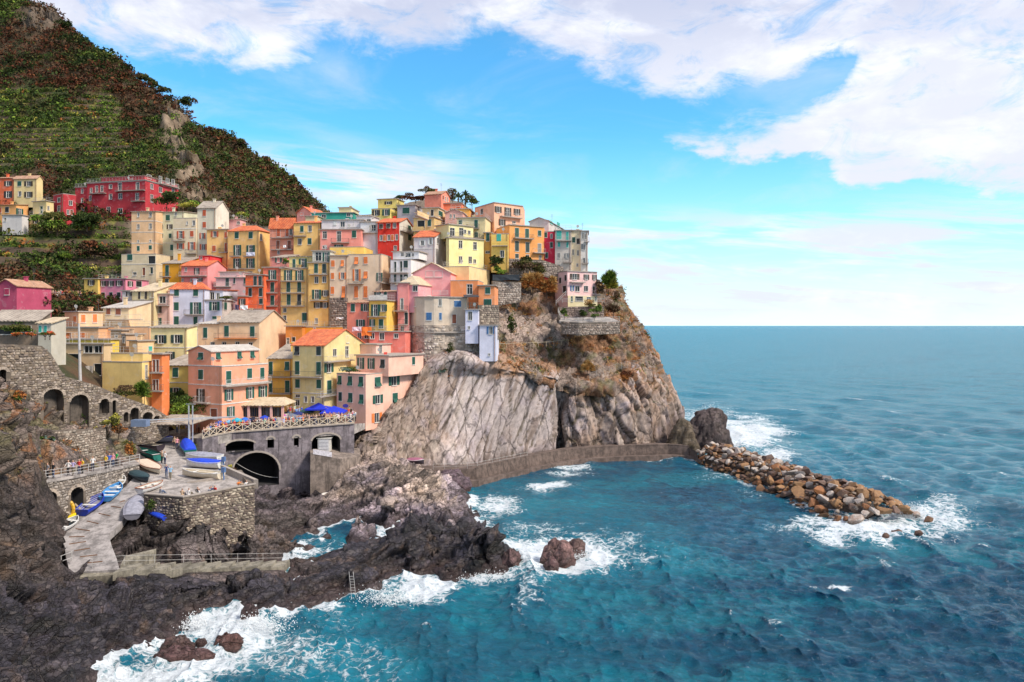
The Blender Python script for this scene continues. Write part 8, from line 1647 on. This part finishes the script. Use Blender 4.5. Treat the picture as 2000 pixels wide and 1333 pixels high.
T('green shrub in front of the pink row house', 'bush', 187, 583, 176, 1.8, 1.0, ['mid', 'olive'], 350, .25)
T('yellow green bush behind the whitish tower house', 'bush', 372, 400, 214, 3.2, 1.0, ['yellow', 'bright'], 500, .3)
T('small bright bush behind the pink house near the hill foot', 'bush', 472, 420, 218, 1.8, 1.4, ['bright', 'yellow'], 350, .3)
T('thin dark shrub tree on the skyline left of the salmon tower house', 'tree', 838, 374, 204, 2.2, 1.3, ['olive', 'brown'], 500, .22, .8)
T('low brown bush on the skyline behind the grey garage house', 'bush', 812, 386, 207, 2.8, 1.1, ['brown', 'rust'], 500, .3)
T('dark bush on the skyline above the yellow villa', 'bush', 780, 385, 212, 1.6, .8, ['dark', 'olive'], 300, .25)
T('tall skyline shrub right of the salmon tower house', 'bush', 884, 381, 203, 1.2, 1.9, ['olive', 'brown'], 350, .22)
T('green skyline tree crown right of the palm', 'tree', 922, 392, 204, 2.4, 1.3, ['mid', 'olive'], 500, .25, .8)
T('round bush hanging over the pale retaining wall on the headland', 'bush', 969, 512, 175.5, 1.9, 1.6, ['dark', 'brown', 'olive'], 700, .24)
T('bright green shrub under the round headland bush', 'bush', 976, 528, 174.6, 1.5, 1.0, ['bright', 'mid'], 450, .22)
T('long dark shrub bank below the orange headland house', 'bush', 1022, 518, 175.5, 3.4, 1.6, ['dark', 'olive', 'brown'], 1100, .25)
T('dark shrub at the right end of the shrub bank', 'bush', 1052, 527, 176, 2.0, 1.7, ['olive', 'brown'], 600, .24)
T('dry straw coloured grass bank in the middle of the headland', 'grass clump', 1040, 552, 172.5, 2.9, 2.4, ['straw', 'orange'], 1300, .3, 0, .7)
T('dry orange grass left of the pink headland house', 'grass clump', 1068, 560, 172.5, 2.2, 2.2, ['orange', 'straw'], 900, .3, 0, .7)
T('dark green hanging shrub on the cliff right of the lilac tower', 'bush', 998, 636, 163, 1.1, 2.2, ['mid', 'dark'], 450, .2)
T('dark green round bush in the garden terrace', 'bush', 1139, 614, 166, 1.1, .85, ['dark', 'mid'], 350, .18)
T('bright green bush in the garden terrace below the pink house', 'bush', 1168, 605, 167, 1.2, .95, ['bright', 'mid'], 380, .18)
T('small green bush at the railing of the garden terrace', 'bush', 1161, 618, 166, .9, .5, ['mid', 'bright'], 260, .16)
T('green bush at the left end of the garden terrace', 'bush', 1102, 612, 168, .9, 1.1, ['mid', 'bright'], 300, .18)
T('thin brown shrub against the base of the pink headland house', 'bush', 1150, 596, 171, 1.5, 1.1, ['straw', 'olive'], 400, .18)
T('tall feathery green reeds at the headland edge right of the pink house', 'shrub', 1188, 552, 180, 1.8, 2.6, ['bright', 'olive', 'yellow'], 900, .5, 0, .8)
T('dry brown shrub behind the feathery reeds', 'bush', 1178, 566, 178, 1.6, 1.8, ['straw', 'brown'], 600, .28)
T('wispy dark shrub at the very edge of the headland', 'bush', 1206, 580, 184, 1.0, 1.8, ['brown', 'olive'], 260, .2)
T('dull rust bushes on the slope below the wispy shrub', 'bush', 1198, 603, 180, 1.7, 1.6, ['brown', 'rust'], 600, .25)
T('straw coloured grass tuft beside the thin wire fence', 'grass clump', 1147, 716, 168.5, 1.4, 1.5, ['straw'], 700, .3, 0, .8)
T('orange dry plants at the right end of the wire fence', 'bush', 1222, 735, 171, 2.2, 1.2, ['orange', 'rust'], 600, .22)
T('yellow green plant on the upper cliff near the wire fence', 'bush', 1248, 728, 173.5, 1.5, 1.3, ['bright', 'yellow'], 450, .22)
T('dark plants trailing down the stone bastion', 'bush', 878, 695, 150, .9, 2.2, ['dark', 'olive'], 500, .16)
T('green plants on the rock below the bastion', 'bush', 858, 722, 148.5, 1.9, .9, ['agave', 'mid', 'olive'], 600, .22, 0, .5)
T('brown plants at the left foot of the bastion', 'bush', 828, 718, 150, 1.8, .9, ['brown', 'olive', 'orange'], 500, .2)
T('yellow green bush under the small niches of the arched wall', 'bush', 212, 826, 99, 1.2, .9, ['yellow', 'mid', 'olive'], 600, .14)
T('orange dry bush right of the yellow green one under the arches', 'bush', 232, 838, 99.5, 1.1, .9, ['orange', 'brown'], 450, .14)
T('orange plants by the green boat on the rock bank', 'bush', 253, 880, 97, .8, 1.4, ['orange', 'olive'], 450, .14)
T('grey green agave cluster on the left rocks', 'agave', 14, 864, 80, 1.2, .7, ['agave', 'mid'], 260, .34, 0, .9)
T('second grey green agave cluster nearer the small square wall', 'agave', 52, 878, 82, .9, .7, ['agave'], 220, .3, 0, .9)
T('agave high on the left rocks below the arched wall', 'agave', 10, 808, 82, .9, .6, ['agave', 'dark'], 200, .3, 0, .9)
T('green shrub between the small square wall and the rocks', 'bush', 92, 862, 88, .9, .8, ['mid', 'agave', 'dark'], 400, .16)
T('reddish dry shrub on the left rock slope', 'bush', 36, 778, 86, 1.1, .8, ['orange', 'rust', 'mid'], 450, .15)
T('green plants trailing beside the first dark walkway arch', 'bush', 52, 955, 79.5, .5, 1.0, ['olive', 'yellow'], 300, .12)
T('green moss plants at the left corner of the terrace wall', 'bush', 296, 990, 86, .5, .8, ['mid', 'dark'], 260, .1)
T('green bush on the rock bank between crane and bridge', 'bush', 396, 877, 113.5, 1.2, .9, ['mid', 'olive', 'bright'], 500, .16)
T('low green plants above the cream motor boat', 'bush', 448, 918, 108, .8, .8, ['yellow', 'mid', 'brown'], 350, .14)
T('climbing vines over the low stone roofed house', 'vine', 30, 640, 108, 2.6, .7, ['mid', 'bright', 'olive'], 800, .2)
for i, px in enumerate((33, 62, 88, 97)):
    T(['leftmost', 'second', 'third', 'rightmost'][i]+' box of red orange flowers on the railing at left', 'flower box', px, 653, 104, .75, .3, ['flower', 'orange', 'mid'], 260, .12)
T('potted greenery along the parapet of the pink corner house', 'plants', 682, 722, 133.3, 2.0, .45, ['mid', 'agave', 'bright'], 500, .14)
T('green plants on the terrace of the rounded stone roof house', 'plants', 559, 512, 176, .9, .8, ['bright', 'dark'], 260, .2)
T('plants along the terrace of the lilac white house', 'plants', 440, 582, 161, 1.5, .5, ['olive', 'mid'], 300, .16)
for i, (px, py, Y, r_) in enumerate([(233, 131, 349, 3.0), (297, 160, 338, 3.0), (366, 204, 327, 3.4), (128, 48, 362, 3.6), (97, 22, 367, 3.0), (210, 113, 352, 2.6), (318, 178, 334, 2.6), (272, 150, 342, 3.0), (470, 280, 374, 2.6), (522, 312, 364, 2.8), (572, 352, 356, 2.4), (150, 72, 360, 2.8)]):
    T(['round dark tree standing clear on the hill skyline', 'bushy tree on the skyline at mid slope', 'rounded tree crowning the hill spur above the rock face', 'low tree by the upper rock outcrop on the skyline', 'topmost skyline tree near the hill summit', 'skyline bush tree just left of the round dark tree', 'spiky tree on the skyline left of the spur', 'small skyline tree between the round tree and the mid slope one', 'small tree where the far ridge starts', 'dark tree halfway down the far ridge skyline', 'lowest tree on the far ridge skyline', 'tree on the skyline below the upper outcrop'][i], 'tree', px, py, Y, r_, r_*.85, ['dark', 'olive', 'brown'] if i != 3 else ['dark'], 420, .5, 1.0)
# palm
def palm(label, px, py, Y):
    c = np.array(W(px, py, Y)); e = empty('palm_tree', (c[0], c[1], c[2]-3), label, 'tree'); m = MB(); m.bar(c-[0, 0, 3], c, .22, n=7, r2=.18); m.build('trunk', simple('bark', (.10, .07, .05), .9), e); r = random.Random(3)
    for k in range(22):
        a = 2*pi*k/22*1.7; el = r.uniform(.2, 1.25); m = MB(); pr = None; L = 2.0
        for s in range(7):
            t = s/6; x = L*t*cos(el); z = L*t*sin(el)-1.5*t*t*cos(el); w = .28*math.sin(pi*min(1, t*.9+.08)); p = c+[cos(a)*x, sin(a)*x, z]; o = np.array([-sin(a)*w, cos(a)*w, -w*.5])
            if pr is not None: m.quad([pr[0]-pr[1], pr[0], p, p-o]); m.quad([pr[0], pr[0]+pr[1]*[1, 1, -1], p+o*[1, 1, -1], p])
            pr = (p, o)
        m.build('frond', simple('palm_green', (.05, .09, .03), .6), e)
palm('palm tree on the skyline right of the salmon tower house', 909, 382, 203); palm('smaller palm left of the taller skyline palm', 895, 386, 202)
for o in bpy.data.objects:
    if o.name.startswith('rope') or o.name.startswith('laundry'): pass
print('objects', len(bpy.data.objects), 'tris', sum(len(o.data.polygons) for o in bpy.data.objects if o.type == 'MESH')*2)
